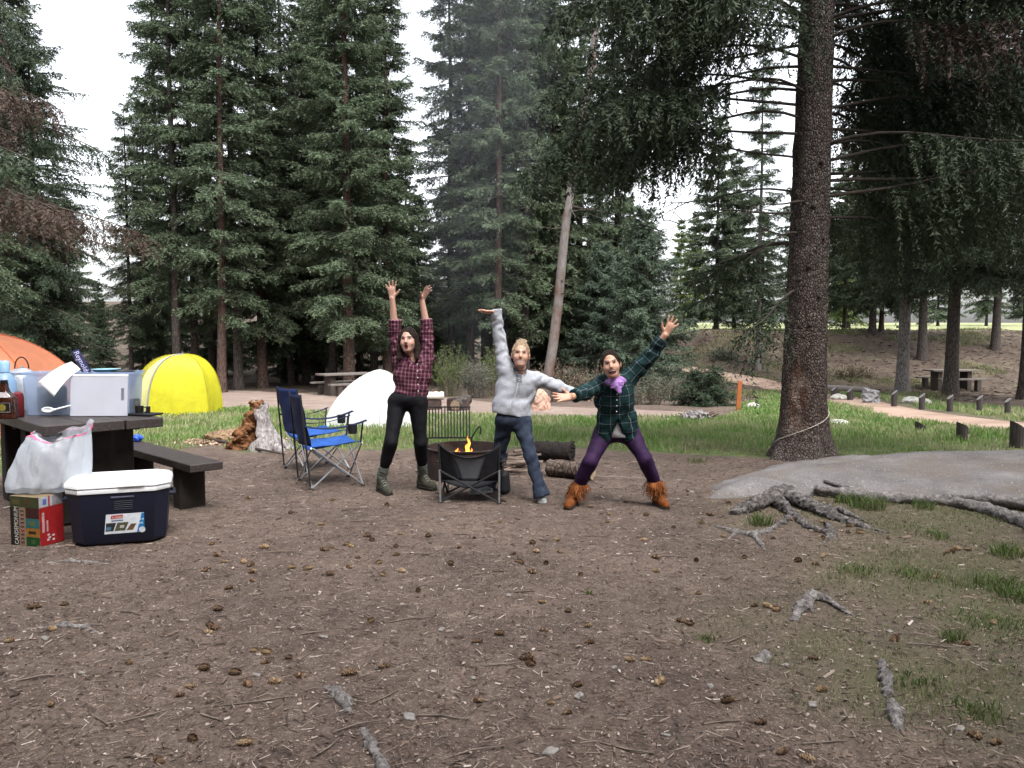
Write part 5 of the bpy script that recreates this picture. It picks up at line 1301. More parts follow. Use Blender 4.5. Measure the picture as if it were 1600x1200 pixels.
# ------------------------------------------------------------------ fire ring with raised grate, fire
t = NT('ring_rust'); n = t.noise(7, 6, .65); t.color(t.ramp(n, [(.3, (.020, .016, .015)), (.55, (.05, .034, .03)), (.78, (.13, .055, .04))])).rough(.8, .3).bump(n, .4, .01); M_RUST = t.m
M_GRATE = plain('grate_iron', (.010, .009, .009), .7, .3)
FR = Vector(((726 - 800) / FPX * 8.32, 8.32, 0))
fr_ = thing('fire_ring', FR, 0, 'rusty steel fire ring with its grate tipped up', 'fire pit')
m = MB(); m.lathe([(.405, 0), (.412, .005), (.412, .295), (.425, .30), (.425, .312), (.398, .312), (.398, .005)], (0, 0, 0), 48); m.build('ring', M_RUST, fr_, True)
f = Field((-.42, -.42, -.02), (.42, .42, .2), .015); f.ell((0, 0, .0), (.39, .39, .10), None, .02).disp(.03, 22); f.build('ash_bed', plain('ash_grey', (.12, .11, .105), .95, .1, var=.5, nscale=16), fr_)
gl = at(671, 684, 8.62) - FR; gt = at(671, 636, 8.72) - FR; gw = 63 * 8.65 / FPX
gr_ = thing('grate', (0, 0, 0)); gr_.parent = fr_
def bar(nm, a, b, r_=.006, par=gr_): m = MB(); m.tube([a, b], r_, 6); m.build(nm, M_GRATE, par, True)
ex = Vector((gw, .02, 0))
for k in range(14): bar('bar', gl + ex * (k / 13), gt + ex * (k / 13), .0065)
bar('frame_bar', gl - Vector((.012, 0, 0)), gl + ex + Vector((.012, 0, 0)), .010); bar('frame_bar', gt - Vector((.012, 0, 0)), gt + ex + Vector((.012, 0, 0)), .008)
for s_, q in ((0, -1), (1, 1)):
    o_ = gl + ex * s_
    m = MB(); m.tube([o_ + Vector((q * .02, -.01, 0)), Vector((o_.x + q * .03, o_.y - .02, .18)), Vector((o_.x + q * .03, o_.y - .03, .02))], .012, 7); m.build('hinge_post', M_GRATE, fr_, True)
h0 = gl + ex + Vector((.02, -.02, .03)); m = MB(); m.tube(spline([h0 + Vector((0, 0, -.03)), h0 + Vector((.05, -.02, .05)), h0 + Vector((.085, -.03, .095)), h0 + Vector((.10, -.03, .075)), h0 + Vector((.10, -.03, .01))], 5), .008, 7); m.build('handle', M_GRATE, gr_, True)
h0 = gl + Vector((-.02, -.02, .0)); m = MB(); m.tube(spline([h0, h0 + Vector((-.03, -.02, .01)), h0 + Vector((-.05, -.03, .04)), h0 + Vector((-.07, -.03, .03))], 5), .008, 7); m.build('handle', M_GRATE, gr_, True)
# burning logs and flames
t = NT('log_char'); n = t.noise(18, 6, .7); t.color(t.ramp(n, [(.3, (.006, .005, .005)), (.7, (.035, .028, .025))])).rough(.9, .2).bump(n, .8, .02); M_CHAR = t.m
for k, (a, b) in enumerate((((-.2, -.1, .10), (.22, .05, .15)), ((-.15, .16, .10), (.20, -.16, .14)), ((.0, -.2, .14), (.03, .2, .20)))):
    m = MB(); m.tube([FR + Vector(a), FR + (Vector(a) + Vector(b)) / 2 + Vector((0, 0, .01)), FR + Vector(b)], [.04, .045, .038], 9)
    tag(m.build('burning_log', M_CHAR, None, True), 'charred stick of firewood burning inside the fire ring', 'log', 'burning firewood')
t = NT('flame'); t.t.nodes.remove(t.b); em = t.n('ShaderNodeEmission'); s_ = t.n('ShaderNodeSeparateXYZ'); t.l(t.co('Generated'), s_.inputs[0])
t.l(t.ramp(s_.outputs[2], [(0, (1.0, .30, .04)), (.35, (1, .42, .06)), (.75, (1, .34, .05)), (1, (.9, .16, .03))]), em.inputs['Color']); em.inputs['Strength'].default_value = 1.1
tp = t.n('ShaderNodeBsdfTransparent'); mx = t.n('ShaderNodeMixShader'); t.l(t.ramp(t.noise(9, 3, vec=t.co('Generated')), [(.3, (.55, .55, .55)), (.7, (.95, .95, .95))]), mx.inputs[0]); t.l(tp.outputs[0], mx.inputs[1]); t.l(em.outputs[0], mx.inputs[2]); t.l(mx.outputs[0], t.out.inputs['Surface']); M_FLAME = t.m
fe = thing('campfire_flames', FR + Vector((0, 0, .15)), 0, 'orange campfire flames above the low black chair', 'fire')
for k, (px, py0, py1, w_, dd) in enumerate(((731, 706, 681, .020, 8.3), (729, 710, 693, .026, 8.28), (716, 712, 705, .036, 8.2), (713, 712, 700, .022, 8.22), (735, 712, 700, .014, 8.35))):
    a, b = at(px, py0 + 10, dd) - FR - Vector((0, 0, .15)), at(px + 1, py1, dd) - FR - Vector((0, 0, .15)); n = 9
    m = MB(); m.tube([a.lerp(b, i / n) + Vector((.012 * math.sin(i * 1.3 + k), .01 * math.cos(i * 1.1 + k), 0)) for i in range(n + 1)], [w_ * max(.06, math.sin(math.pi * (.18 + .82 * i / n)) ** .9) for i in range(n + 1)], 9, True, .7); m.build('flame', M_FLAME, fe, True)

# ------------------------------------------------------------------ firewood
def bark_round(name, a, b, r_, label, cat, bark, endc, seed, group=None, char=False):
    rng = random.Random(seed); n = 10; A, B = Vector(a), Vector(b); e = thing(name, (A + B) / 2, 0, label, cat, group); o = (A + B) / 2
    pts = [A.lerp(B, i / n) - o for i in range(n + 1)]; vs, fs = tube(pts, [r_ * (1 + .05 * math.sin(i * 2.1 + seed) + rng.uniform(-.03, .03)) for i in range(n + 1)], 22, False)
    V = np.array([tuple(v) for v in vs]); V += np.stack([.007 * noise3(V, 40, seed), .007 * noise3(V, 37, seed + 1), .009 * noise3(V, 43, seed + 2)], -1)
    mk('bark', V, fs, bark, e, True)
    for q in (0, n):
        ring = V[q * 22:(q + 1) * 22]; c = ring.mean(0); m = mk('cut_end', np.concatenate([[c], ring * .99 + c * .01]), [(0, 1 + i, 1 + (i + 1) % 22) for i in range(22)], endc, e)
    return e
t = NT('wood_end'); s0 = t.noise(3, 4); t.color(t.ramp(t.noise(30, 5), [(.3, (.24, .17, .11)), (.7, (.42, .33, .24))])).rough(.9, .1); M_END = t.m
a, b = at(857, 737, 8.28), at(926, 737, 8.05); a.z = b.z = .09
bark_round('firewood_log', a, b, .088, 'short brown log with pale cut end on the dirt', 'log', bark_mat('log_bark', (.045, .033, .028), (.10, .075, .062), (.19, .15, .13)), M_END, 3)
a, b = at(838, 705, 9.35), at(894, 706, 9.15); a.z = b.z = .118
e = bark_round('charred_log', a, b, .112, 'black charred log chunk lying behind the cut log', 'log', M_CHAR, M_CHAR, 8)
for k in range(7):
    m = MB(); an = 1.0 + k * .5; c = Vector((.19, .12 * math.cos(an) * .8 - .02, .11 * math.sin(an))); m.tube([c, c + Vector((.05, 0, .02 * (k % 3 - 1)))], [.018, .008], 5); m.build('splinter', M_CHAR, e)
rng = random.Random(12); M_KIN = plain('kindling', (.15, .115, .095), .9, .15, var=.45, nscale=10)
kc = at(806, 735, 8.55)
for k in range(20):
    c = Vector((kc.x + rng.uniform(-.14, .12), kc.y + rng.uniform(-.22, .22), 0)); z = .02 + .011 * k * rng.uniform(.4, 1); an = rng.gauss(.15, .45); L = rng.uniform(.10, .22)
    dv = Vector((math.cos(an), math.sin(an), rng.uniform(-.12, .08))); m = MB(); r_ = rng.uniform(.010, .019)
    m.tube([c - dv * L + Vector((0, 0, z)), c + Vector((0, 0, z + .008)), c + dv * L + Vector((0, 0, z))], [r_, r_ * .95, r_ * .8], 6); tag(m.build('kindling_stick', M_KIN, None, True), 'broken stick in the kindling pile behind the flared trousers', 'stick', 'kindling pile')
a, b = gp(848, 742), gp(1003, 751); m = MB(); m.tube(spline([a + Vector((0, 0, .012)), a.lerp(b, .3) + Vector((0, .02, .02)), a.lerp(b, .7) + Vector((0, -.02, .022)), b + Vector((0, 0, .03))], 5), [.007] * 15 + [.004], 6) if False else m.tube([a + Vector((0, 0, .012)), a.lerp(b, .3) + Vector((0, .02, .02)), a.lerp(b, .7) + Vector((0, -.02, .022)), b + Vector((0, 0, .03))], [.006, .007, .006, .005], 6)
tag(m.build('long_stick', plain('stick_pale', (.22, .19, .17), .9), None, True), 'long thin stick lying in front of the cut log', 'stick')

# ------------------------------------------------------------------ rotten stump and chips
SB = gp(400, 702); f = Field((SB.x - .62, SB.y - .5, -.12), (SB.x + .5, SB.y + .5, .75), .014); o = SB
t = NT('stump_grey'); v = t.mapping(t.co(), (14, 14, 2)); n = t.noise(2.2, 7, .65, v, .6); t.color(t.ramp(n, [(.28, (.09, .075, .075)), (.5, (.24, .22, .22)), (.75, (.46, .44, .44))])).rough(.9, .15).bump(n, .8, .03); M_SG = t.m
t = NT('stump_rot'); n = t.noise(9, 7, .7); t.color(t.ramp(n, [(.25, (.022, .011, .007)), (.45, (.10, .045, .022)), (.62, (.24, .115, .055)), (.8, (.36, .22, .13))])).rough(.95, .1).bump(n, 1.0, .03); M_SR = t.m
se = thing('tree_stump', SB, 0, 'weathered grey tree stump, rotted red-brown on one side', 'stump')
f.rc(o + Vector((.06, .02, -.1)), o + Vector((.045, .04, .56)), .21, .12, .03)
for a_, L, r_ in ((-1.15, .30, .085), (-.45, .34, .075), (.3, .36, .08), (1.6, .3, .08), (-1.75, .22, .07)):
    f.rc(o + Vector((.06, .02, .30)), o + Vector((.06 + L * math.cos(a_), .02 + L * math.sin(a_), -.04)), .08, r_, .08)
f.rc(o + Vector((-.10, -.02, .62)), o + Vector((-.02, -.1, .15)), .09, .10, .03, 's'); f.ell(o + Vector((.04, .0, .62)), (.08, .10, .10), None, .03, 's'); f.disp(.012, 22, 2)
f.build('grey_shell', M_SG, se, origin=SB)
f = Field((SB.x - .75, SB.y - .5, -.12), (SB.x + .2, SB.y + .4, .72), .013)
for a_, b_, r0_, r1_ in (((-.08, .02, -.1), (-.08, .02, .46), .17, .06), ((-.20, .0, -.1), (-.12, .0, .38), .14, .05), ((-.32, .02, -.1), (-.22, .02, .24), .13, .05), ((-.02, .05, .2), (.0, .05, .60), .10, .06)): f.rc(o + Vector(a_), o + Vector(b_), r0_, r1_, .03)
f.disp(.05, 17, 4).disp(.02, 48, 9); f.build('rotten_core', M_SR, se, origin=SB)
r = np.random.default_rng(8); n = 9000
cx = r.normal(0, 1, n); cy = r.normal(0, 1, n); mx_ = gp(372, 690); x = mx_.x + cx * .34; y = mx_.y + .05 + cy * .22
z = H(x, y) + .075 * np.exp(-(cx ** 2 + cy ** 2) * .45) * r.uniform(.75, 1.1, n) + .004
a_ = r.uniform(0, 6.28, n); l = r.uniform(.008, .032, n); w_ = r.uniform(.004, .012, n); tz = r.uniform(-.012, .012, n)
dx, dy = np.cos(a_) * l, np.sin(a_) * l; ex_, ey_ = -np.sin(a_) * w_, np.cos(a_) * w_
V = np.stack([np.stack([x - dx - ex_, y - dy - ey_, z - tz], -1), np.stack([x + dx - ex_, y + dy - ey_, z + tz], -1), np.stack([x + dx + ex_, y + dy + ey_, z + tz + .004], -1), np.stack([x - dx + ex_, y - dy + ey_, z - tz + .004], -1)], 1).reshape(-1, 3)
t = NT('chips'); g = t.geo(); t.color(t.ramp(g.outputs['Random Per Island'], [(0, (.07, .04, .025)), (.35, (.20, .125, .075)), (.7, (.36, .26, .18)), (1, (.55, .45, .35))])).rough(.9, .1)
tag(mk('wood_chips', V, np.arange(n * 4).reshape(-1, 4), t.m), 'tan heap of rotten wood chips beside the stump', 'wood chips', None, 'stuff')
f = Field((mx_.x - .7, mx_.y - .45, -.1), (mx_.x + .6, mx_.y + .5, .25), .02); f.ell((mx_.x, mx_.y + .05, -.03), (.50, .34, .085), None, .02).disp(.025, 24).disp(.012, 60)
tag(f.build('chip_mound', plain('mound', (.20, .135, .085), .95, .1, var=.5, nscale=25, bump=.6)), 'low mound of rotted wood under the chips', 'mound')
a, b = gp(318, 689), gp(445, 712); m = MB(); m.tube(spline([a + Vector((0, 0, .04)), a.lerp(b, .3) + Vector((0, .03, .035)), a.lerp(b, .7) + Vector((0, -.03, .03)), b + Vector((0, 0, .02))], 4), [.022, .022, .022, .02, .02, .02, .02, .018, .018, .016, .015, .012, .01], 7)
m.tube([a.lerp(b, .12) + Vector((0, 0, .04)), a.lerp(b, .12) + Vector((.02, 0, .12))], [.012, .005], 5)
tag(m.build('fallen_branch', plain('branch_dark', (.055, .042, .036), .9, var=.4), None, True), 'dark fallen branch in front of the wood chips', 'branch')

# ------------------------------------------------------------------ granite slab, roots, driftwood logs
t = NT('granite'); n1 = t.noise(3, 6, .6); n2 = t.noise(60, 4, .7); vo = t.voro(120, out='Color'); sp = t.n('ShaderNodeSeparateColor'); t.l(vo, sp.inputs[0])
c = t.ramp(n1, [(.3, (.105, .098, .098)), (.55, (.16, .151, .150)), (.8, (.235, .222, .216))]); c = t.mix(.4, c, t.ramp(n2, [(.3, (.72, .72, .73)), (.7, (1.2, 1.19, 1.19))]), 'MULTIPLY')
c = t.mix(t.ramp(t.noise(1.6, 7, .7), [(.46, (0, 0, 0)), (.62, (.85, .85, .85))]), c, (.135, .112, .098)); c = t.mix(t.math('GREATER_THAN', sp.outputs[0], .98), c, (.30, .285, .28)); c = t.mix(t.math('LESS_THAN', sp.outputs[1], .04), c, (.07, .066, .066))
t.color(c).rough(.9, .2).bump(t.math('ADD', n2, t.math('MULTIPLY', n1, 3)), .45, .02); M_GRAN = t.m
slab = lay([(1098, 781), (1125, 757), (1175, 739), (1240, 727), (1330, 722), (1420, 717), (1520, 712), (1620, 709), (1900, 706), (2150, 735), (2150, 850), (1800, 815), (1600, 800), (1500, 786), (1400, 779), (1290, 772), (1200, 776), (1140, 781)])
def slab_rock():
    xs = np.arange(1.6, 8.6, .045); ys = np.arange(6.7, 10.6, .045); X, Y = np.meshgrid(xs, ys); P = np.array(slab); D = np.full(X.shape, 9.0)
    for i in range(len(P)):
        a, b = P[i], P[(i + 1) % len(P)]; ab = b - a; tt = np.clip(((X - a[0]) * ab[0] + (Y - a[1]) * ab[1]) / (ab @ ab), 0, 1); D = np.minimum(D, np.hypot(X - a[0] - tt * ab[0], Y - a[1] - tt * ab[1]))
    D = np.where(inpoly(X, Y, slab), D, -D); q = np.stack([X, Y, X * 0], -1); D = D + .06 * noise3(q, 3.1, 3) + .035 * noise3(q, 9.0, 4)
    Z = np.where(D > 0, .055 * (1 - np.exp(-np.clip(D, 0, 9) / .05)) + .13 * (1 - np.exp(-np.clip(D, 0, 9) / .55)), D * 1.2)
    Z = Z + .026 * noise3(q, 1.7, 5) + .014 * noise3(q, 5.3, 6) + .008 * noise3(q, 15, 7) - .03 * np.exp(-(np.abs(Y - 8.6 - .25 * np.sin(X * 1.3)) / .03) ** 2) * (X > 3) - .02 * np.exp(-(np.abs(X - 4.1 - .3 * np.sin(Y * 2.1)) / .025) ** 2); Z = np.maximum(Z, -.12) + H(X, Y)
    I = np.arange(X.size).reshape(X.shape); F = np.stack([I[:-1, :-1], I[:-1, 1:], I[1:, 1:], I[1:, :-1]], -1).reshape(-1, 4); keep = (D.reshape(-1)[F] > -.1).any(1)
    tag(mk('granite_slab', np.stack([X, Y, Z], -1).reshape(-1, 3), F[keep], M_GRAN, None, True), 'broad low grey granite slab at the foot of the big trunk', 'rock')
slab_rock()
t = NT('driftwood'); v = t.mapping(t.co(), (9, 9, 9)); n = t.noise(2.5, 8, .7, v, 1.2); t.color(t.ramp(n, [(.30, (.05, .044, .042)), (.5, (.175, .16, .155)), (.75, (.40, .375, .365))])).rough(.9, .2).bump(n, 1.0, .03); M_DRIFT = t.m
t = NT('rootwood'); n = t.noise(16, 8, .7, dist=1.0); t.color(t.ramp(n, [(.30, (.026, .022, .021)), (.48, (.085, .076, .073)), (.62, (.20, .185, .18)), (.80, (.40, .375, .365))])).rough(.9, .2).bump(n, 1.0, .03); M_ROOT = t.m
def rootmass(name, segs, label, cat, h=.012, amp=.014, mat=None, fr=38):
    """gnarled wood: segments (px, py, height above ground, radius) chains"""
    C = []; lo = np.full(3, 9e9); hi = -lo
    for ch in segs:
        pts = []
        for px, py, z, r_ in ch:
            q = gp(px, py); q.z = float(HM(q.x, q.y)) + z; pts.append((q, r_)); lo = np.minimum(lo, np.array(q) - r_ - .06); hi = np.maximum(hi, np.array(q) + r_ + .06)
        C.append(pts)
    f = Field(lo, hi, h)
    for pts in C:
        for (a, ra), (b, rb) in zip(pts, pts[1:]): f.rc(a, b, ra, rb, .03)
    f.disp(amp, fr, len(segs)).disp(amp * .4, fr * 2.4, 3)
    return tag(f.build(name, mat or M_ROOT), label, cat)
rootmass('dead_root', [[(1148, 803, .015, .035), (1180, 795, .05, .06), (1215, 786, .085, .062), (1235, 786, .09, .055)], [(1225, 786, .085, .06), (1262, 797, .05, .052), (1300, 811, .025, .042), (1345, 823, .005, .026), (1388, 833, -.005, .012)], [(1212, 790, .06, .055), (1238, 806, .02, .035), (1262, 824, .01, .026), (1290, 836, .0, .022), (1312, 848, -.01, .012)],
    [(1262, 798, .045, .04), (1312, 801, .02, .026), (1352, 816, .0, .014)], [(1292, 820, .01, .022), (1300, 836, .005, .022), (1286, 850, -.008, .012)], [(1238, 806, .02, .03), (1222, 818, .01, .018), (1200, 822, -.006, .01)]], 'gnarled dark dead root mass at the tip of the granite slab', 'root', .010, .013, None, 52)
rootmass('dead_root', [[(1116, 822, .0, .010), (1150, 833, .006, .019), (1178, 838, .012, .026), (1200, 832, .008, .018), (1218, 818, .002, .010)], [(1178, 838, .008, .022), (1190, 852, .002, .012), (1196, 862, -.008, .007)], [(1150, 833, .0, .014), (1138, 842, -.004, .008)]], 'grey exposed root in front of the dark root mass', 'root', .007, .008, M_DRIFT, 70)
rootmass('driftwood_log', [[(1278, 773, .065, .042), (1320, 778, .055, .048), (1400, 784, .045, .045), (1480, 790, .04, .046), (1540, 801, .04, .05), (1600, 822, .035, .054), (1700, 866, .04, .06)], [(1290, 768, .085, .022), (1345, 779, .075, .026)]], 'long weathered grey log lying along the granite slab', 'log', .014, .012, M_DRIFT, 30)
rootmass('driftwood_log', [[(1490, 786, .05, .03), (1550, 793, .06, .045), (1620, 801, .06, .055), (1720, 808, .06, .06)]], 'shorter grey log behind the long weathered one', 'log', .014, .010, M_DRIFT, 30)
rootmass('dead_root', [[(1240, 968, -.006, .020), (1250, 952, .010, .027), (1268, 938, .022, .026), (1290, 941, .016, .016), (1318, 955, .008, .010), (1342, 967, -.002, .005)], [(1262, 940, .014, .022), (1270, 956, .0, .010)]], 'grey hooked root arching out of the bare dirt', 'root', .006, .006, M_DRIFT, 80)
rootmass('dead_root', [[(1377, 1035, .0, .018), (1384, 1062, .008, .024), (1387, 1085, .0, .022)], ], 'upper of two pale root humps in the worn grass', 'root', .006, .008, M_DRIFT, 70)
rootmass('dead_root', [[(1392, 1098, .0, .02), (1398, 1118, .010, .026), (1405, 1142, -.005, .02)]], 'lower of two pale root humps in the worn grass', 'root', .006, .008, M_DRIFT, 70)
rootmass('dead_root', [[(566, 1142, -.004, .012), (580, 1168, .004, .016), (598, 1200, .004, .018), (612, 1235, .0, .016)]], 'pale root running out of the bottom edge', 'root', .006, .006, M_DRIFT, 70)
rootmass('dead_root', [[(510, 1075, .0, .010), (524, 1085, .006, .020), (538, 1100, .004, .024), (545, 1116, -.008, .018)]], 'small pale root hump right of the scattered cones', 'root', .006, .006, M_DRIFT, 70)
rootmass('dead_root', [[(1180, 1030, -.012, .018), (1196, 1022, -.006, .022), (1198, 1040, -.014, .018)]], 'worn pale root top flush with the dirt', 'root', .006, .006, M_DRIFT, 70)
rootmass('dead_root', [[(40, 984, -.006, .008), (100, 980, .002, .014), (135, 984, .004, .014), (156, 990, -.006, .008)]], 'thin grey root surfacing on the left in the dirt', 'root', .006, .004, M_DRIFT, 70)
rootmass('dead_root', [[(75, 879, -.006, .010), (110, 877, .003, .014), (170, 880, -.004, .010)]], 'pale root line in the dirt below the cooler', 'root', .006, .004, M_DRIFT, 70)
rootmass('dead_root', [[(1100, 865, -.02, .02), (1010, 905, -.012, .012), (955, 915, -.014, .010)]], 'faint root line crossing the dark patch of dirt', 'root', .007, .004, None, 70) if False else None

# ------------------------------------------------------------------ posts, rocks, far table and logs
t = NT('post_wood'); v = t.mapping(t.co(), (20, 20, 3)); n = t.noise(2, 6, .65, v); t.color(t.ramp(n, [(.3, (.028, .023, .022)), (.7, (.075, .064, .062))])).rough(.85, .2).bump(n, .6, .01); M_POST = t.m
M_POSTG = plain('post_grey', (.17, .16, .165), .9, .1, var=.3, nscale=12)
def post(px, py, hpx, wpx, slope, label, top=None, group='parking barrier posts', tone=None, tilt=0.0):
    g0 = gp(px, py); k = g0.y / FPX; w_, h_ = wpx * k, hpx * k; e = thing('barrier_post', g0, 0, label, 'post', group); n = 12; vs = []
    for z in (-.15, 0, .03):
        for i in range(n):
            a = 2 * math.pi * i / n; x, y = w_ / 2 * math.cos(a), w_ / 2 * math.sin(a); zz = z if z < .03 else h_ - slope * (x / w_ + .5) * w_ - 0
            vs.append((x + tilt * max(zz, 0), y, zz))
    fs = [(j * n + i, j * n + (i + 1) % n, (j + 1) * n + (i + 1) % n, (j + 1) * n + i) for j in range(2) for i in range(n)]
    mk('shaft', vs, fs, tone or M_POST, e); tp = vs[2 * n:]
    mk('sawn_top', [(x, y, z + .002) for x, y, z in tp], [tuple(range(n))], top or M_POST, e); return e
post(1588, 700, 43, 20, .65, 'tallest dark post, at the right edge above the granite slab')
post(1503, 688, 29, 17, .55, 'middle dark post in the grass above the granite slab'); post(1438, 676, 18, 16, .55, 'shortest dark post in the grass, left of two taller ones')
for px, py, h_, lab in ((1397, 636, 19, 'slant-topped post at the foot of the thick pale trunk'), (1440, 640, 18, 'leaning slant-topped post near pale rubble'), (1484, 643, 19, 'slant-topped post in front of the shaded table'), (1530, 646, 21, 'second slant-topped post from the right edge beyond the path'), (1574, 650, 21, 'rightmost slant-topped post beyond the path'), (1328, 626, 13, 'small slant-topped post under the rail log'), (1303, 622, 11, 'smallest slant-topped post under the rail log')):
    post(px, py, h_, 9, -.9, lab, M_POSTG)
for px, py, lab in ((1062, 590, 'post half hidden by young spruce at the path'), (1076, 598, 'middle post of three beside the path'), (1090, 602, 'post right of two others, above the low sapling')): post(px, py, 17, 7, .3, lab, M_POSTG)
g0 = gp(1153, 641); k = g0.y / FPX; e = thing('marker_post', g0, 0, 'slim orange-brown marker post in the grass left of the big trunk', 'post'); m = MB(); m.box((.02, 0, 23 * k), (6.5 * k, .05, 46 * k), RY(R(3)), .004); m.build('slat', plain('marker_orange', (.30, .095, .03), .6), e)
def rock(px, py, wpx, hpx, label, mat, seed, name='rock', sink=.3):
    g0 = gp(px, py); k = g0.y / FPX; rx, rz_ = wpx * k / 2, hpx * k; f = Field((-rx * 1.5, -rx * 1.3, -rz_ * .8), (rx * 1.5, rx * 1.3, rz_ * 1.5), max(.012, rx / 16)); f.ell((0, 0, rz_ * .25), (rx, rx * .75, rz_ * .75), None, .02).disp(rx * .10, 3.0 / rx, seed).disp(rx * .05, 7.5 / rx, seed + 3)
    o = f.build(name, mat); o.location = g0; return tag(o, label, 'rock')
M_PINK = plain('rock_pink', (.42, .27, .21), .9, .15, var=.25, nscale=5, bump=.5, bscale=20); M_PALE = plain('rock_pale', (.36, .35, .32), .9, .15, var=.3, nscale=8, bump=.5, bscale=25)
rock(843, 642, 34, 34, 'pinkish boulder between the grey sweater and the reaching hand', M_PINK, 2); rock(1176, 638, 22, 9, 'small pale rock right of the marker post', M_PALE, 3); rock(1310, 665, 36, 10, 'flat pale rock in the grass right of the big trunk', M_PALE, 4)
rock(1310, 624, 26, 8, 'pale rock under the rail log', M_PALE, 5); rock(1425, 630, 30, 10, 'pale rubble stone at the foot of the shaded spruces', M_PALE, 6); rock(1446, 631, 18, 8, 'small pale stone beside the leaning post', M_PALE, 7)
# rail log on supports
a, b = gp(1268, 617), gp(1362, 621); m = MB(); a = at(1262, 604, a.y); b = at(1358, 609, b.y); m.tube([a, a.lerp(b, .5), b], [.10, .10, .09], 10); tag(m.build('rail_log', plain('rail_grey', (.17, .155, .14), .9, var=.3), None, True), 'horizontal rail log right of the big trunk', 'log')
g0 = gp(1360, 630); f = Field((-.32, -.3, -.1), (.32, .3, .75), .025); f.rc((-.10, 0, -.1), (-.12, 0, .42), .13, .10, .04).rc((.10, 0, -.1), (.13, 0, .40), .12, .11, .04).rc((0, 0, -.1), (.02, 0, .40), .17, .14, .04).disp(.035, 13, 3).disp(.02, 31, 4).cut((0, 0, .40), (.2, 0, 1)); o = f.build('pale_stump', plain('stump_pale', (.21, .205, .215), .9, var=.45, nscale=9)); o.location = g0; tag(o, 'pale grey weathered stump at the end of the rail log', 'stump')
# weathered stump pile left of the marker post
g0 = gp(1092, 656); se = thing('stump_remains', g0, 0, 'low broken stump remains in the grass below the marker post', 'stump'); f = Field((-.5, -.3, -.1), (.5, .3, .32), .018); f.ell((-.05, 0, .02), (.30, .2, .14), None, .03).disp(.05, 16, 5).disp(.02, 40, 6); f.build('core', M_SG, se)
rng = random.Random(4)
for k in range(22):
    a_ = rng.uniform(0, 6.28); q = rng.uniform(.15, .38); m = MB(); c = Vector((q * math.cos(a_), q * .6 * math.sin(a_), rng.uniform(.02, .14))); dv = Vector((math.cos(a_), math.sin(a_) * .6, rng.uniform(-.3, .5))); m.tube([c - dv * .06, c + dv * .08], [.022, .006], 5); m.build('splinter', plain('splinter_brown', (.085, .06, .047), .9, var=.3) if k == 0 else bpy.data.materials['splinter_brown'], se)
def far_table(px, py, d, rz, label, s=1.0):
    x0 = (px - 800) / FPX * d; e = thing('picnic_table', (x0, d, float(H(x0, d))), rz, label, 'table'); e.scale = (s, s, s)
    mt = plain('far_plank', (.13, .115, .105), .85, var=.2); mp = plain('far_pedestal', (.055, .043, .037), .9)
    for k in range(3): m = MB(); m.box((0, -.26 + .26 * k, .75), (1.9, .252, .06), bevel=.005); m.build('plank', mt, e)
    for sx in (-.6, .6): m = MB(); m.box((sx, 0, .36), (.18, .5, .72), bevel=.01); m.build('pedestal', mp, e)
    for sy in (-.72, .72):
        m = MB(); m.box((0, sy, .44), (1.9, .26, .06), bevel=.005); m.build('seat', mt, e)
        for sx in (-.6, .6): m = MB(); m.box((sx, sy, .20), (.16, .2, .42), bevel=.01); m.build('seat_leg', mp, e)
    return e
far_table(540, 0, 27.5, R(38), 'distant grey-topped picnic table left of the white tent'); far_table(1487, 0, 31, R(5), 'shaded picnic table half hidden by a dark spruce')
# far fire pits with logs
def far_pit(px, py, wpx, hpx, label):
    g0 = gp(px, py); k = g0.y / FPX; e = thing('fire_pit', g0, 0, label, 'fire pit'); r_ = wpx * k / 2; m = MB(); m.lathe([(r_, 0), (r_, hpx * k), (r_ * .93, hpx * k), (r_ * .93, .02)], (0, 0, 0), 24); m.build('ring', M_RUST, e, True); return g0, r_, hpx * k
g0, r_, hh = far_pit(716, 642, 36, 19, 'far rusty fire pit with a log on it, right of the grate top'); a = g0 + Vector((-.05, -r_ * 1.25, .16)); bark_round('firewood_log', a, a + Vector((.25, .55, .10)), .13, 'log with round pale end leaning at the far fire pit', 'log', M_BARK, M_END, 5)
g0, r_, hh = far_pit(672, 641, 36, 16, 'far fire pit partly hidden behind the maroon plaid shirt'); a = g0 + Vector((-r_ * .8, -.15, hh + .11)); bark_round('firewood_log', a, a + Vector((r_ * 2.0, .1, 0)), .10, 'whitish peeled log lying across the far fire pit', 'log', plain('log_white', (.55, .50, .46), .8, var=.2), M_END, 6)
m = MB(); p0 = g0 + Vector((0, .1, hh)); m.tube(spline([p0, p0 + Vector((0, 0, .24)), p0 + Vector((.12, 0, .32)), p0 + Vector((.24, 0, .36)), p0 + Vector((.24, 0, .26))], 4), .012, 6); tag(m.build('pot_hook', M_GRATE, None, True), 'bent iron pot hook at the far fire pit', 'hook')
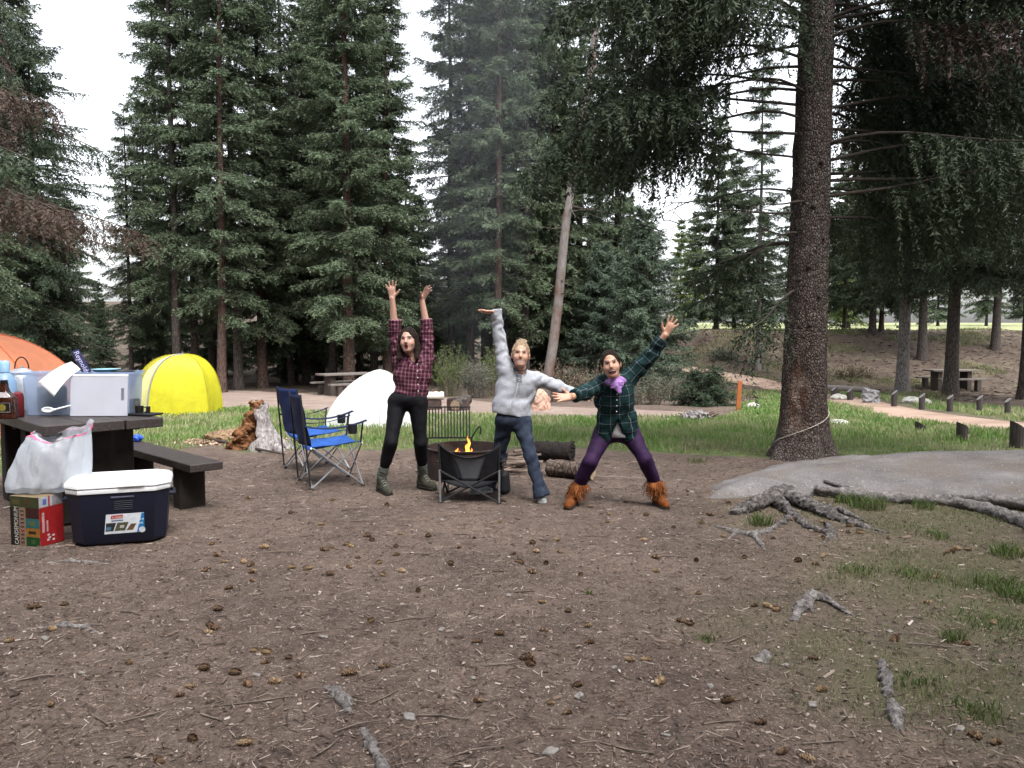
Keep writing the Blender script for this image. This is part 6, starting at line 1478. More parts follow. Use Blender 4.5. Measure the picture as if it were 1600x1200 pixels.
# ------------------------------------------------------------------ people
def unit(v): v = np.array(v, float); return v / np.linalg.norm(v)
def A3(v): return np.array(v, float)
def skin_mat():
    t = NT('skin'); c = t.attr('col', 'Color'); n = t.noise(60, 4)
    t.color(t.mix(.25, c, t.ramp(n, [(.3, (.75, .72, .7)), (.7, (1.15, 1.12, 1.1))]), 'MULTIPLY')).rough(.5, .35)
    t.b.inputs['Subsurface Weight'].default_value = .08; t.b.inputs['Subsurface Radius'].default_value = (.02, .008, .004); return t.m
M_SKIN = skin_mat()
def hair_mat(name, a, b):
    t = NT(name); v = t.mapping(t.co(), (40, 40, 9)); n = t.noise(3, 5, .6, v, .8); t.color(t.ramp(n, [(.3, a), (.7, b)])).rough(.6, .15).bump(n, 1.0, .02); return t.m
def cloth_mat(name, c, var=.18, rough=.85, knit=0.0):
    t = NT(name); n = t.noise(22, 5, .6); col = t.ramp(n, [(.3, tuple(q * (1 - var) for q in c)), (.7, tuple(min(1, q * (1 + var)) for q in c))])
    t.color(col).rough(rough, .15); t.bump(t.noise(9 if not knit else 120, 4), .35 if not knit else knit, .012); return t.m
def plaid_mat(name, base, bands, period):
    """bands: (axis 0/1, start, end, colour, weight) in parts of a period, on the cloth's own u/v"""
    t = NT(name); s = t.n('ShaderNodeSeparateXYZ'); t.l(t.attr('uv_cloth', 'Vector'), s.inputs[0]); col = base
    fr = [t.math('FRACT', t.math('DIVIDE', s.outputs[k], period)) for k in (0, 1)]
    for ax, a, b, c, w_ in bands:
        m = t.math('MULTIPLY', t.math('GREATER_THAN', fr[ax], a), t.math('LESS_THAN', fr[ax], b)); col = t.mix(t.math('MULTIPLY', m, w_), col, c)
    n = t.noise(25, 4); col = t.mix(.4, col, t.ramp(n, [(.3, (.65, .65, .65)), (.7, (1.25, 1.25, 1.25))]), 'MULTIPLY')
    t.color(col).rough(.85, .12).bump(t.noise(12, 4), .3, .012); return t.m
class Cloth(Field):
    """a garment: remembers its limbs so the weave can follow them"""
    def __init__(s, lo, hi, h): super().__init__(lo, hi, h); s.bones = []
    def limb(s, a, b, ra, rb=None, k=.025, bone=True, **kw):
        s.rc(a, b, ra, rb, k, **kw)
        if bone: s.bones.append((A3(a), A3(b), max(ra, rb or ra)))
        return s
    def uv(s, V):
        best = np.full(len(V), 9e9); U = np.zeros((len(V), 3))
        for a, b, r_ in s.bones:
            ab = b - a; L = np.linalg.norm(ab); d = ab / L; t_ = (V - a) @ d; q = V - a - np.clip(t_, 0, L)[:, None] * d; dist = np.linalg.norm(q, axis=1) / r_
            ref = unit(np.cross(d, [0, 1, 0.01])); f2 = np.cross(d, ref); an = np.arctan2(q @ f2, q @ ref); m = dist < best
            best[m] = dist[m]; U[m] = np.stack([an * r_ * 1.1, t_, 0 * t_], -1)[m]
        return {'uv_cloth': U}
class Head:
    def __init__(s, c, up, fw): s.c = A3(c); s.u = unit(up); f = A3(fw); f = f - s.u * (f @ s.u); s.f = unit(f); s.r = np.cross(s.f, s.u); s.M = np.stack([s.r, s.f, s.u], 1)
    def p(s, x, y, z): return s.c + s.r * x + s.f * y + s.u * z
    def loc(s, V): return (V - s.c) @ s.M
    def build(s, F, mouth=(.022, .012), k=.8):
        e = lambda q, r_, kk=.02, op='u': F.ell(s.p(*q), r_, s.M, kk, op)
        e((0, -.014, .028), (.074, .094, .092)); e((0, .020, -.035), (.061, .072, .076), .03); e((0, .055, -.092), (.030, .032, .025), .03)
        for q in (-1, 1): e((q * .076, -.012, -.012), (.011, .020, .030), .01); e((q * .034, .058, -.030), (.024, .024, .022), .02); e((q * .031, .104, .010), (.017, .016, .011), .012, 's')
        F.rc(s.p(0, .086, .012), s.p(0, .104, -.022), .008, .0135, .012); e((0, .080, .026), (.045, .012, .008), .015)
        e((0, .106, -.066), (mouth[0], .020, mouth[1]), .006, 's')
    def paint(s, V, C, mouth, teeth, brow=(.05, .03, .022)):
        L = s.loc(V); x, y, z = L.T; ax = np.abs(x); fr = (y > .03) & (np.abs(z) < .14) & (ax < .09)
        def setc(m, c, w_=1.0): C[m, :3] = C[m, :3] * (1 - w_) + np.array(c) * w_
        setc(fr & (((ax - .040) / .024) ** 2 + ((z + .030) / .024) ** 2 < 1), (.56, .29, .22), .3)
        setc(fr & (ax > .012) & (ax < .050) & (np.abs(z - .030 + (ax - .03) ** 2 * 6) < .0055), brow, .85)
        setc(fr & (((ax - .031) / .017) ** 2 + ((z - .009) / .0085) ** 2 < 1), (.10, .06, .045), .8)
        setc(fr & (((ax - .031) / .012) ** 2 + ((z - .007) / .004) ** 2 < 1), (.42, .38, .36)); setc(fr & (((ax - .030) / .0062) ** 2 + ((z - .008) / .0062) ** 2 < 1), (.025, .018, .015))
        q = (x / (mouth[0] + .005)) ** 2 + ((z + .066) / (mouth[1] + .0062)) ** 2; setc(fr & (q < 1), (.47, .20, .17))
        q = (x / (mouth[0] + .001)) ** 2 + ((z + .066) / (mouth[1] + .001)) ** 2; setc(fr & (q < 1), (.05, .012, .012))
        if teeth: setc(fr & (q < .85) & (z > -.066 + mouth[1] * (1 - 2 * teeth)), (.58, .54, .50))
def hand(F, w_, d, nrm, thumb, spread=.28, curl=.15, s=1.0):
    d = unit(d); n = A3(nrm); n = unit(n - d * (n @ d)); sd = np.cross(n, d); sd = sd if sd @ A3(thumb) > 0 else -sd; w_ = A3(w_)
    F.rc(w_ + d * .012 * s, w_ + d * .078 * s, .030 * s, .036 * s, .012, sq=(n, .42))
    for i, (o, L) in enumerate(((.028, .072), (.010, .080), (-.009, .074), (-.027, .058))):
        b = w_ + d * (.088 - .006 * abs(i - 1)) * s + sd * o * s; fd = unit(d + sd * spread * (1.2 - .8 * i) + n * curl * .4); m = b + fd * L * .5 * s; e = m + unit(fd + n * curl * 1.3) * L * .5 * s
        F.rc(b - fd * .015, m, .0092 * s, .0085 * s, .006); F.rc(m, e, .0085 * s, .0070 * s, .004)
    b = w_ + d * .022 * s + sd * .024 * s; fd = unit(d * .62 + sd * .78 + n * .15); m = b + fd * .042 * s; e = m + unit(fd + d * .35 + n * curl) * .034 * s
    F.rc(b, m, .0135 * s, .0105 * s, .008); F.rc(m, e, .0105 * s, .0078 * s, .004)
def boxof(pts, pad=.16): P = np.array([A3(p) for p in pts]); return P.min(0) - pad, P.max(0) + pad
def finish_body(F, e, o, head, skin, mouth, teeth, brow):
    def at_(V):
        C = np.ones((len(V), 4)); C[:, :3] = skin; head.paint(V, C, mouth, teeth, brow); return {'col': C}
    return F.build('body', M_SKIN, e, at_, o)
def shoe(name, heel, toe, mat, solem, e, o, s=1.0, shaft=None, high=.0, noise=.0):
    h_, t_ = A3(heel), A3(toe); d = unit((t_ - h_) * [1, 1, 0]); up = A3((0, 0, 1)); L = np.linalg.norm((t_ - h_)[:2]); sd = np.cross(d, up)
    pts = [h_ - d * .05, t_ + d * .05, h_ + up * (.15 + high)]; lo, hi = boxof(pts, .08); F = Field(lo, hi, .006)
    F.rc(h_ + d * .02 + up * .045, t_ - d * .05 + up * .040, .040 * s, .036 * s, .02, sq=(up, .95)); F.rc(t_ - d * .06 + up * .036, t_ - d * .022 + up * .032, .040 * s, .030 * s, .02); F.rc(h_ + d * .03 + up * .05, h_ + d * .045 + up * (.10 + high), .043 * s, .043 * s, .025, flat=False)
    if high: F.rc(h_ + d * .12 + up * .055, h_ + d * .055 + up * .12, .034, .034, .03); F.cut(h_ + up * (.115 + high), (0, 0, 1))
    F.cut(h_ + up * .018, (0, 0, -1))
    if noise: F.disp(noise, 60, 3)
    b = F.build(name, mat, e, None, o)
    S = Field(lo, hi, .006); S.rc(h_ + d * .015 + up * .012, t_ - d * .04 + up * .012, .041 * s, .043 * s, .01); S.cut(h_ + up * .024, (0, 0, 1)); S.cut(h_ + up * .001, (0, 0, -1)); S.build('sole', solem, b, None, o)
    return b
SKIN = (.50, .29, .215)
M_SOLE = plain('sole_dark', (.02, .018, .016), .8)
# ---- person in the maroon plaid shirt
def person_one():
    d = 7.42; P = lambda x, y, dd=d: A3(at(x, y, dd)); o = A3(gp(636, 770)); o[2] = 0
    e = thing('person', o, 0, 'person in maroon plaid shirt and black leggings, both arms raised, mouth open', 'person')
    hd = Head(P(638, 532, 7.36), (-.03, .10, 1), (-.10, -1, .02)); mouth = (.018, .021)
    shL, shR, elL, elR, wrL, wrR = P(625, 563), P(667, 561), P(616.5, 512, 7.40), P(667, 512, 7.42), P(613, 466, 7.36), P(659.5, 470, 7.40)
    pel, chest, neck = P(638, 616), P(646, 578), P(646, 560)
    hpL, hpR, knL, knR, anL, anR = P(621, 634), P(653, 634), P(611, 690, 7.30), P(657, 692, 7.42), P(599, 746, 7.42), P(661, 742, 7.62)
    feet = []
    for a_, b_ in ((gp(594, 768), gp(616, 778)), (gp(656, 761), gp(690, 769))):
        a_, b_ = A3(a_), A3(b_); feet.append((a_, a_ + unit(b_ - a_) * .245))
    anL, anR = [h_ + unit(t_ - h_) * .045 + [0, 0, .15] for h_, t_ in feet]
    lo, hi = boxof([hd.c, shL, shR, wrL, wrR, anL, anR, P(611, 440), P(672, 440)], .17); F = Field(lo, hi, .006); hd.build(F, mouth)
    F.rc(neck, hd.p(0, -.01, -.06), .052, .046, .03); F.rc(pel, chest, .10, .10, .04, sq=((1, 0, 0), 1.25)); F.rc(shL, shR, .05, .05, .04)
    for a, b, c in ((shL, elL, wrL), (shR, elR, wrR)): F.rc(a, b, .046, .037, .02); F.rc(b, c, .037, .024, .02)
    hand(F, wrL, (-.08, -.05, 1), (0, -1, 0), (1, 0, 0), .30, .12, .98); hand(F, wrR, (.42, -.05, .9), (.75, -.6, -.25), (-.5, -.8, .3), .20, .35, .98)
    for a, b, c in ((hpL, knL, anL), (hpR, knR, anR)): F.rc(a, b, .07, .048, .03); F.rc(b, c, .046, .034, .02)
    finish_body(F, e, o, hd, (.43, .255, .20), mouth, .12, (.03, .02, .016))
    S = Cloth(lo, hi, .007); sx = (1, 0, 0)
    S.limb(P(642, 612), P(645, 575), .112, .116, .04, sq=(sx, 1.42), wr=.008, wf=26, flat=False); S.limb(P(644, 585), P(646, 566), .11, .085, .04, sq=(sx, 1.5)); S.limb(P(632, 564), P(661, 563), .066, .066, .05)
    S.limb(shL, P(617, 521, 7.41), .066, .060, .04, wr=.009, wf=40); S.limb(P(617.2, 518, 7.40), P(617, 499, 7.385), .058, .060, .012, flat=True, wr=.004, wf=60); S.limb(shR, P(667, 520), .066, .060, .04, wr=.009, wf=40); S.limb(P(667, 517), P(666, 498, 7.41), .058, .060, .012, flat=True, wr=.004, wf=60)
    S.rc(P(646, 553, 7.36), P(647, 566, 7.31), .044, .030, .02, 's'); S.cut(P(640, 617), (-.25, 0, -1)); S.disp(.004, 22, 2)
    M = plaid_mat('plaid_maroon', (.070, .015, .030), [(0, .0, .20, (.26, .17, .20), .55), (1, .0, .18, (.28, .17, .21), .45), (0, .5, .62, (.03, .008, .02), .7), (1, .5, .62, (.03, .008, .02), .6)], .036)
    sh = S.build('plaid_shirt', M, e, S.uv, o)
    bm_ = plain('button_white', (.6, .58, .55), .4)
    for k in range(5):
        q = P(652 + .4 * k, 569 + 10.5 * k, 7.42 - .135) - o; m = MB(); m.lathe([(.006, 0), (.006, .004), (0, .005)], Vector(q), 10, RX(R(90))); m.build('button', bm_, sh)
    for q in (-1, 1):                                     # collar leaves
        C_ = Field(*boxof([P(646, 556), P(646, 572)], .12), .006); C_.rc(P(646 + q * 7, 557, 7.38), P(647 + q * 8, 568, 7.295), .018, .012, .01, sq=((0, 1, 0), .5)); C_.build('collar', M, sh, lambda V: {'uv_cloth': V}, o)
    G = Field(lo, hi, .008); G.ell(P(638, 622), (.165, .118, .095), None, .04)
    for a, b, c in ((hpL, knL, anL), (hpR, knR, anR)): G.rc(a + [0, 0, .02], b, .092, .055, .05); G.rc(b, c, .055, .040, .04); G.rc(b * .85 + c * .15 + [0, .02, 0], b * .5 + c * .5 + [0, .02, 0], .050, .042, .05)
    G.cut(P(638, 606), (0, 0, 1)); G.cut((0, 0, .225), (0, 0, -1)); G.disp(.003, 20, 4); G.build('leggings', cloth_mat('leggings_black', (.006, .006, .008), .3, .7), e, None, o)
    msk, mbt = cloth_mat('sock_grey', (.115, .13, .115)), plain('boot_olive', (.036, .037, .028), .8, .2, var=.35, nscale=25, bump=.5, bscale=60)
    for an, kn_, (hl, to) in zip((anL, anR), (knL, knR), feet):
        q = Field(*boxof([an, an + (kn_ - an) * .4, hl], .1), .006); q.rc(an + (kn_ - an) * .30, an, .050, .047, .01, flat=True, wr=.004, wf=90); q.rc(an, an - [0, 0, .06], .046, .044, .01); q.build('sock', msk, e, None, o)
        b = shoe('hiking_boot', hl, to, mbt, M_SOLE, e, o, 1.05, high=.045, noise=.002)
        dd = unit(to - hl)
        for k in range(4):
            m = MB(); c = hl + dd * (.15 - .025 * k) + [0, 0, .078 + .018 * k]; s_ = np.cross(dd, [0, 0, 1]) * .026; m.tube([Vector(c - s_ - o), Vector(c + [0, 0, .012] - o), Vector(c + s_ - o)], .0035, 5); m.build('lace', plain('lace_grey', (.2, .2, .17)), b)
    Hh = Field(*boxof([hd.c, P(640, 590)], .16), .006); M_ = hair_mat('hair_dark', (.008, .005, .004), (.030, .019, .014))
    Hh.ell(hd.p(0, -.018, .030), (.082, .101, .099), hd.M, .02); Hh.ell(hd.p(.006, .104, -.018), (.060, .086, .096), hd.M, .014, 's')
    for q in (-1, 1): Hh.rc(hd.p(q * .072, .000, .03), hd.p(q * .080, -.01, -.07), .026, .030, .03); Hh.rc(hd.p(q * .080, -.01, -.07), hd.p(q * .085, .035, -.17), .030, .020, .03)
    Hh.rc(hd.p(0, -.07, .0), hd.p(0, -.09, -.16), .06, .06, .03); Hh.disp(.003, 55, 2); Hh.build('hair', M_, e, None, o)
person_one()
# ---- person in the grey sweater
def person_two():
    d = 7.18; P = lambda x, y, dd=d: A3(at(x, y, dd)); o = A3(gp(805, 776)); o[2] = 0
    e = thing('person', o, 0, 'person in light grey sweater and flared dark trousers, one arm raised', 'person')
    hd = Head(P(813.5, 554, 7.12), (.06, .10, 1), (.0, -1, .0)); mouth = (.031, .0062)
    shL, shR, elL, elR, wrL, wrR = P(788, 573), P(838, 592), P(780.5, 527, 7.20), P(872, 604, 7.15), P(775.5, 489, 7.16), P(901, 615, 7.12)
    pel, neck = P(802, 652), P(815, 583)
    hpL, hpR, knL, knR, anL, anR = P(790, 662), P(815, 662), P(779, 712, 7.30), P(829, 712, 7.05), P(763, 762, 7.48), P(846, 774, 6.97)
    lo, hi = boxof([hd.c, hd.p(0, 0, .16), shL, shR, wrL, wrR, anL, anR, P(760, 480), P(925, 625)], .15); F = Field(lo, hi, .006); hd.build(F, mouth)
    F.rc(neck, hd.p(0, -.01, -.06), .050, .045, .03); F.rc(pel, P(812, 605), .09, .09, .04, sq=((1, 0, 0), 1.2))
    for a, b, c in ((shL, elL, wrL), (shR, elR, wrR)): F.rc(a, b, .042, .034, .02); F.rc(b, c, .034, .024, .02)
    hand(F, wrL, (-.95, -.15, .10), (.05, -.25, -1), (.1, -.9, .2), .16, -.05, .98); hand(F, wrR, (.95, -.1, -.25), (0, -1, .1), (0, 0, 1), .15, .2, .95)
    for a, b, c in ((hpL, knL, anL), (hpR, knR, anR)): F.rc(a, b, .06, .045, .03); F.rc(b, c, .044, .032, .02)
    finish_body(F, e, o, hd, SKIN, mouth, .9, (.13, .08, .05))
    S = Cloth(lo, hi, .007); sx = unit((1, 0, -.18))
    S.limb(P(801, 640), P(813, 598), .118, .108, .05, sq=(sx, 1.42), wr=.012, wf=19); S.limb(P(796, 580), P(833, 594), .062, .062, .06); S.limb(P(812, 604), P(814, 590), .10, .07, .05, sq=(sx, 1.35)); S.rc(P(790, 580), P(784, 640), .055, .075, .07, wr=.006, wf=25)
    S.limb(shL, elL, .066, .052, .05, wr=.009, wf=34); S.limb(elL, P(776, 494, 7.165), .052, .046, .03, wr=.008, wf=42); S.limb(P(776.5, 499, 7.165), P(775.3, 483, 7.16), .043, .052, .012, flat=True)
    S.limb(shR, elR, .064, .050, .05, wr=.009, wf=34); S.limb(elR, P(903, 616, 7.12), .050, .042, .03, wr=.008, wf=42); S.limb(P(896, 613, 7.125), P(908, 618, 7.115), .042, .044, .012, flat=True)
    S.rc(P(815, 574, 7.14), P(815, 588, 7.05), .052, .036, .02, 's'); S.rc(P(800, 634), P(799, 647), .125, .118, .02, sq=(sx, 1.36)); S.cut(P(800, 648), (-.16, 0, -1)); S.disp(.004, 17, 5)
    M = cloth_mat('knit_grey', (.36, .375, .42), .16, .9, .5); sw = S.build('sweater', M, e, None, o); blk = plain('lace_black', (.02, .02, .028))
    m = MB(); m.tube([Vector(hd.c - o) + Vector((.058 * math.cos(a) - .002, -.01 + .058 * math.sin(a), -.128 + .012 * math.sin(a))) for a in np.linspace(0, 6.283, 25)], .0055, 6); m.build('neckband', blk, sw, True)
    for k in range(4):
        for q in (-1, 1): m = MB(); a, b = P(811 - q * 5, 586 + 3.0 * k, 7.035 - .004 * k) - o, P(811 + q * 5, 589 + 3.0 * k, 7.033 - .004 * k) - o; m.tube([Vector(a), Vector(b)], .0026, 5); m.build('lacing', blk, sw)
    pts = [P(809, 598, 7.02), P(807, 612, 7.01), P(801, 628, 7.005), P(797, 640, 7.015)]; m = MB(); m.tube([Vector(q - o) for q in pts], .004, 5); m.build('cord', plain('cord_grey', (.42, .43, .46)), sw)
    G = Field(lo, hi, .008); G.ell(P(801, 653), (.150, .112, .10), None, .04)
    for a, b, c in ((hpL, knL, anL), (hpR, knR, anR)): G.rc(a + [0, 0, .03], b, .085, .057, .05, wr=.007, wf=28); G.rc(b, c * .72 + b * .28, .057, .052, .03, wr=.008, wf=26); G.rc(c * .70 + b * .30, c + unit(c - b) * .012, .056, .078, .02, flat=True, wr=.004, wf=30)
    G.cut(P(801, 638), (0, 0, 1)); G.disp(.004, 18, 6); G.build('trousers', cloth_mat('trousers_slate', (.028, .037, .060), .35), e, None, o)
    msh = plain('shoe_silver', (.42, .47, .50), .5, .4, var=.3, nscale=40)
    for hl, to in ((gp(846, 779), gp(848, 792)), (gp(766, 769), gp(752, 771))): hl = A3(hl); to = hl + unit(A3(to) - hl) * .225; shoe('trainer', hl, to, msh, plain('sole_white', (.5, .5, .5)), e, o)
    Hh = Field(*boxof([hd.c], .24), .006); Hh.ell(hd.p(0, -.016, .029), (.079, .099, .096), hd.M, .02); Hh.ell(hd.p(0, .104, -.012), (.066, .090, .096), hd.M, .014, 's'); Hh.ell(hd.p(-.010, -.045, .120), (.044, .040, .028), hd.M, .006); Hh.ell(hd.p(.024, -.05, .116), (.026, .03, .022), hd.M, .006); Hh.cut(hd.p(0, 0, -.075), -hd.u)
    for q in (-1, 1): Hh.rc(hd.p(q * .07, .03, .045), hd.p(q * .076, .035, -.02), .010, .006, .01)
    Hh.disp(.0025, 75, 4); Hh.build('hair', hair_mat('hair_blond', (.17, .115, .070), (.46, .345, .23)), e, None, o)
person_two()
# ---- person in the green plaid shirt
def person_three():
    d = 6.86; P = lambda x, y, dd=d: A3(at(x, y, dd)); o = A3(gp(960, 795)); o[2] = 0
    e = thing('person', o, 0, 'person in green plaid shirt, purple leggings and fringed boots, arms flung wide', 'person')
    hd = Head(P(954.5, 569, 6.66), (-.16, .06, 1), (-.10, -1, -.04)); mouth = (.031, .019)
    shL, shR, elL, elR, wrL, wrR = P(938, 601, 6.80), P(984, 590, 6.84), P(914, 613, 6.60), P(1016, 557, 6.80), P(894, 620, 6.45), P(1039, 523, 6.72)
    pel, neck = P(963, 668, 6.94), P(962, 597, 6.76)
    hpL, hpR, knL, knR, anL, anR = P(944, 680, 6.94), P(983, 678, 6.94), P(922, 722, 6.74), P(1008, 718, 6.76), P(900, 766, 6.86), P(1027, 762, 6.88)
    lo, hi = boxof([hd.c, shL, shR, wrL, wrR, anL, anR, P(855, 622, 6.4), P(1056, 495, 6.72), P(890, 795, 6.8), P(1035, 793, 6.8)], .14); F = Field(lo, hi, .006); hd.build(F, mouth)
    F.rc(neck, hd.p(0, -.01, -.06), .055, .05, .03); F.rc(pel, P(962, 620, 6.82), .095, .10, .04, sq=((1, 0, 0), 1.2))
    for a, b, c in ((shL, elL, wrL), (shR, elR, wrR)): F.rc(a, b, .045, .038, .02); F.rc(b, c, .038, .026, .02)
    hand(F, wrL, (-.93, -.25, -.04), (-.1, -.75, .55), (.2, 0, 1), .17, .12, 1.02); hand(F, wrR, (.50, -.10, .86), (0, -1, -.05), (-.8, 0, .5), .34, .05, 1.02)
    for a, b, c in ((hpL, knL, anL), (hpR, knR, anR)): F.rc(a, b, .07, .048, .03); F.rc(b, c, .046, .034, .02)
    finish_body(F, e, o, hd, (.50, .285, .205), mouth, .30, (.03, .02, .016))
    T = Field(lo, hi, .007); T.rc(P(966, 674, 6.91), P(964, 650, 6.89), .105, .090, .04, sq=((1, 0, 0), 1.25), wr=.004, wf=30); T.cut(P(965, 683, 6.88), (0, 0, -1)); T.build('tee_shirt', cloth_mat('tee_grey', (.30, .295, .31), .12), e, None, o)
    S = Cloth(lo, hi, .007); sx = unit((1, 0, .12))
    S.limb(P(962, 664, 6.90), P(961, 615, 6.82), .116, .112, .05, sq=(sx, 1.42), wr=.010, wf=22); S.limb(P(941, 601, 6.80), P(980, 592, 6.84), .068, .068, .05); S.limb(P(961, 625, 6.82), P(961, 604, 6.80), .112, .085, .05, sq=(sx, 1.4))
    S.limb(shL, elL, .070, .060, .045, wr=.009, wf=34); S.limb(elL, P(903, 616.5, 6.51), .060, .053, .03, wr=.009, wf=36); S.limb(P(908, 615, 6.55), P(897, 619, 6.47), .052, .055, .012, flat=True); S.limb(shR, elR, .072, .060, .045, wr=.010, wf=30); S.limb(elR, P(1030, 536, 6.75), .060, .052, .03, wr=.009, wf=36); S.limb(P(1027, 540, 6.755), P(1035, 529, 6.735), .052, .054, .012, flat=True)
    S.rc(P(961, 590, 6.72), P(962, 606, 6.62), .050, .034, .02, 's')
    [S.rc(P(968 - .4 * k, 646 + 5 * k, 6.70), P(967, 705, 6.72), .004 + .0085 * k, .085, .006, 's', sq=((0, 1, 0), 3.2 if k < 3 else 2.0)) for k in range(5)]                      # open front below the chest
    for q, x in ((-1, 946), (1, 984)): S.rc(P(x, 655, 6.84), P(x + (2 if q > 0 else -2), 684, 6.86), .062, .055, .04, wr=.005, wf=30)
    S.cut(P(962, 690, 6.86), (.10, 0, -1)); S.disp(.005, 16, 7)
    M = plaid_mat('plaid_green', (.010, .016, .030), [(0, .0, .48, (.006, .027, .026), .8), (1, .0, .48, (.006, .028, .025), .65), (0, .70, .75, (.22, .30, .26), .5), (1, .70, .75, (.22, .30, .26), .4), (0, .22, .26, (.005, .01, .015), .8), (1, .22, .26, (.005, .01, .015), .8)], .082)
    sh = S.build('plaid_shirt', M, e, S.uv, o); bm_ = bpy.data.materials['button_white']
    for k in range(4): q = P(964 - .2 * k, 616 + 9 * k, 6.672 + .02 * k) - o; m = MB(); m.lathe([(.006, 0), (.006, .004), (0, .005)], Vector(q), 10, RX(R(90))); m.build('button', bm_, sh)
    B = Field(*boxof([P(962, 596, 6.72), P(968, 614, 6.62)], .14), .005); c = P(961, 597, 6.735)
    for k in range(18): a0, a1 = 2 * math.pi * k / 18, 2 * math.pi * (k + 1) / 18; f = lambda a: c + [.066 * math.cos(a), .060 * math.sin(a), .012 * math.sin(a) * -1 + .008 * math.cos(a)]; B.rc(f(a0), f(a1), .021, .021, .02)
    B.rc(P(957, 597, 6.655), P(967, 612, 6.632), .030, .012, .03, sq=((0, 1, 0), .55)); B.rc(P(971, 594, 6.665), P(967, 612, 6.632), .028, .012, .03, sq=((0, 1, 0), .55)); B.ell(P(963, 601, 6.645), (.05, .018, .032), None, .02)
    for k in range(3): B.rc(P(952 + k, 598 + 4 * k, 6.635), P(974 - k, 597 + 4 * k, 6.635), .004, .004, .012)
    B.disp(.004, 45, 3); B.build('bandana', cloth_mat('bandana_lilac', (.33, .19, .47), .15), e, None, o)
    G = Field(lo, hi, .008); G.ell(P(963, 672, 6.95), (.165, .125, .105), None, .05)
    for a, b, c in ((hpL, knL, anL), (hpR, knR, anR)): G.rc(a + [0, 0, .02], b, .093, .057, .06); G.rc(b, c, .056, .044, .04); G.rc(b * .8 + c * .2 + [0, .022, 0], b * .4 + c * .6 + [0, .02, 0], .054, .044, .05)
    G.cut(P(963, 652, 6.95), (0, 0, 1)); G.disp(.003, 20, 4); G.build('leggings', cloth_mat('leggings_purple', (.023, .008, .036), .35, .7), e, None, o)
    mb = plain('suede_tan', (.13, .042, .013), .95, .1, var=.3, nscale=30, bump=.4); rng = np.random.default_rng(5); t = NT('suede_fringe'); t.color(t.ramp(t.geo().outputs['Random Per Island'], [(0, (.040, .012, .004)), (.5, (.15, .050, .015)), (1, (.27, .10, .034))])).rough(.95, .1); M_FRINGE = t.m
    for an, knd, hl, to in ((anL, knL, gp(898, 789), gp(884, 799)), (anR, knR, gp(1025, 788), gp(1040, 796))):
        hl = A3(hl); dd = unit(A3(to) - hl); to = hl + dd * .235; b = shoe('fringed_boot', hl, to, mb, M_SOLE, e, o, 1.0, high=.02)
        top = an + (an * 0 + (knd - an) * .22); bot = hl + dd * .05 + [0, 0, .085]; q = Field(*boxof([top, bot], .12), .006); q.rc(bot, top, .052, .060, .01, flat=True); q.build('shaft', mb, b, None, o)
        vs = []; fs = []
        for tier in range(3):
            s = 1.02 - tier * .33; c = bot + (top - bot) * s; q_ = .004 * tier
            for k in range(64):
                a = 2 * math.pi * k / 64 + rng.uniform(-.03, .03); dv = A3((math.cos(a), math.sin(a), 0)); tv = A3((-math.sin(a), math.cos(a), 0)); r0 = .062 + .005 * (2 - tier); L = .062 * rng.uniform(.8, 1.15); p0 = c + dv * r0; p1 = c + dv * (r0 + .016 + rng.uniform(0, .016)) + [0, 0, -L * .55]; p2 = c + dv * (r0 + .016 + rng.uniform(0, .034)) + tv * rng.uniform(-.012, .012) + [0, 0, -L]; w_ = .0036; n = len(vs)
                vs += [p0 - tv * w_ - o, p0 + tv * w_ - o, p1 - tv * w_ - o, p1 + tv * w_ - o, p2 - tv * w_ * .7 - o, p2 + tv * w_ * .7 - o]; fs += [(n, n + 1, n + 3, n + 2), (n + 2, n + 3, n + 5, n + 4)]
        g_ = mk('fringe', vs, fs, M_FRINGE, b); g_['kind'] = 'stuff'
    Hh = Field(*boxof([hd.c], .2), .006); Hh.ell(hd.p(0, -.016, .029), (.079, .099, .096), hd.M, .02); Hh.ell(hd.p(.004, .104, -.014), (.066, .090, .096), hd.M, .014, 's'); Hh.cut(hd.p(0, 0, -.06), -hd.u + hd.f * .4)
    for q in (-1, 1): Hh.rc(hd.p(q * .073, .028, .04), hd.p(q * .076, .022, -.01), .010, .005, .01)
    Hh.disp(.002, 60, 4); Hh.build('hair', hair_mat('hair_brown', (.008, .005, .004), (.030, .018, .013)), e, None, o)
    m = MB(); c = A3(wrL) + unit((-.93, -.25, -.04)) * .005 - o; t_ = unit((-.93, -.25, -.04)); u1 = unit(np.cross(t_, [0, 0, 1])); u2 = np.cross(t_, u1); m.tube([Vector(c + (u1 * math.cos(a) + u2 * math.sin(a)) * .031) for a in np.linspace(0, 6.283, 17)], .004, 5); m.build('bracelet', plain('bracelet_gold', (.45, .30, .12), .4), e, True)
person_three()
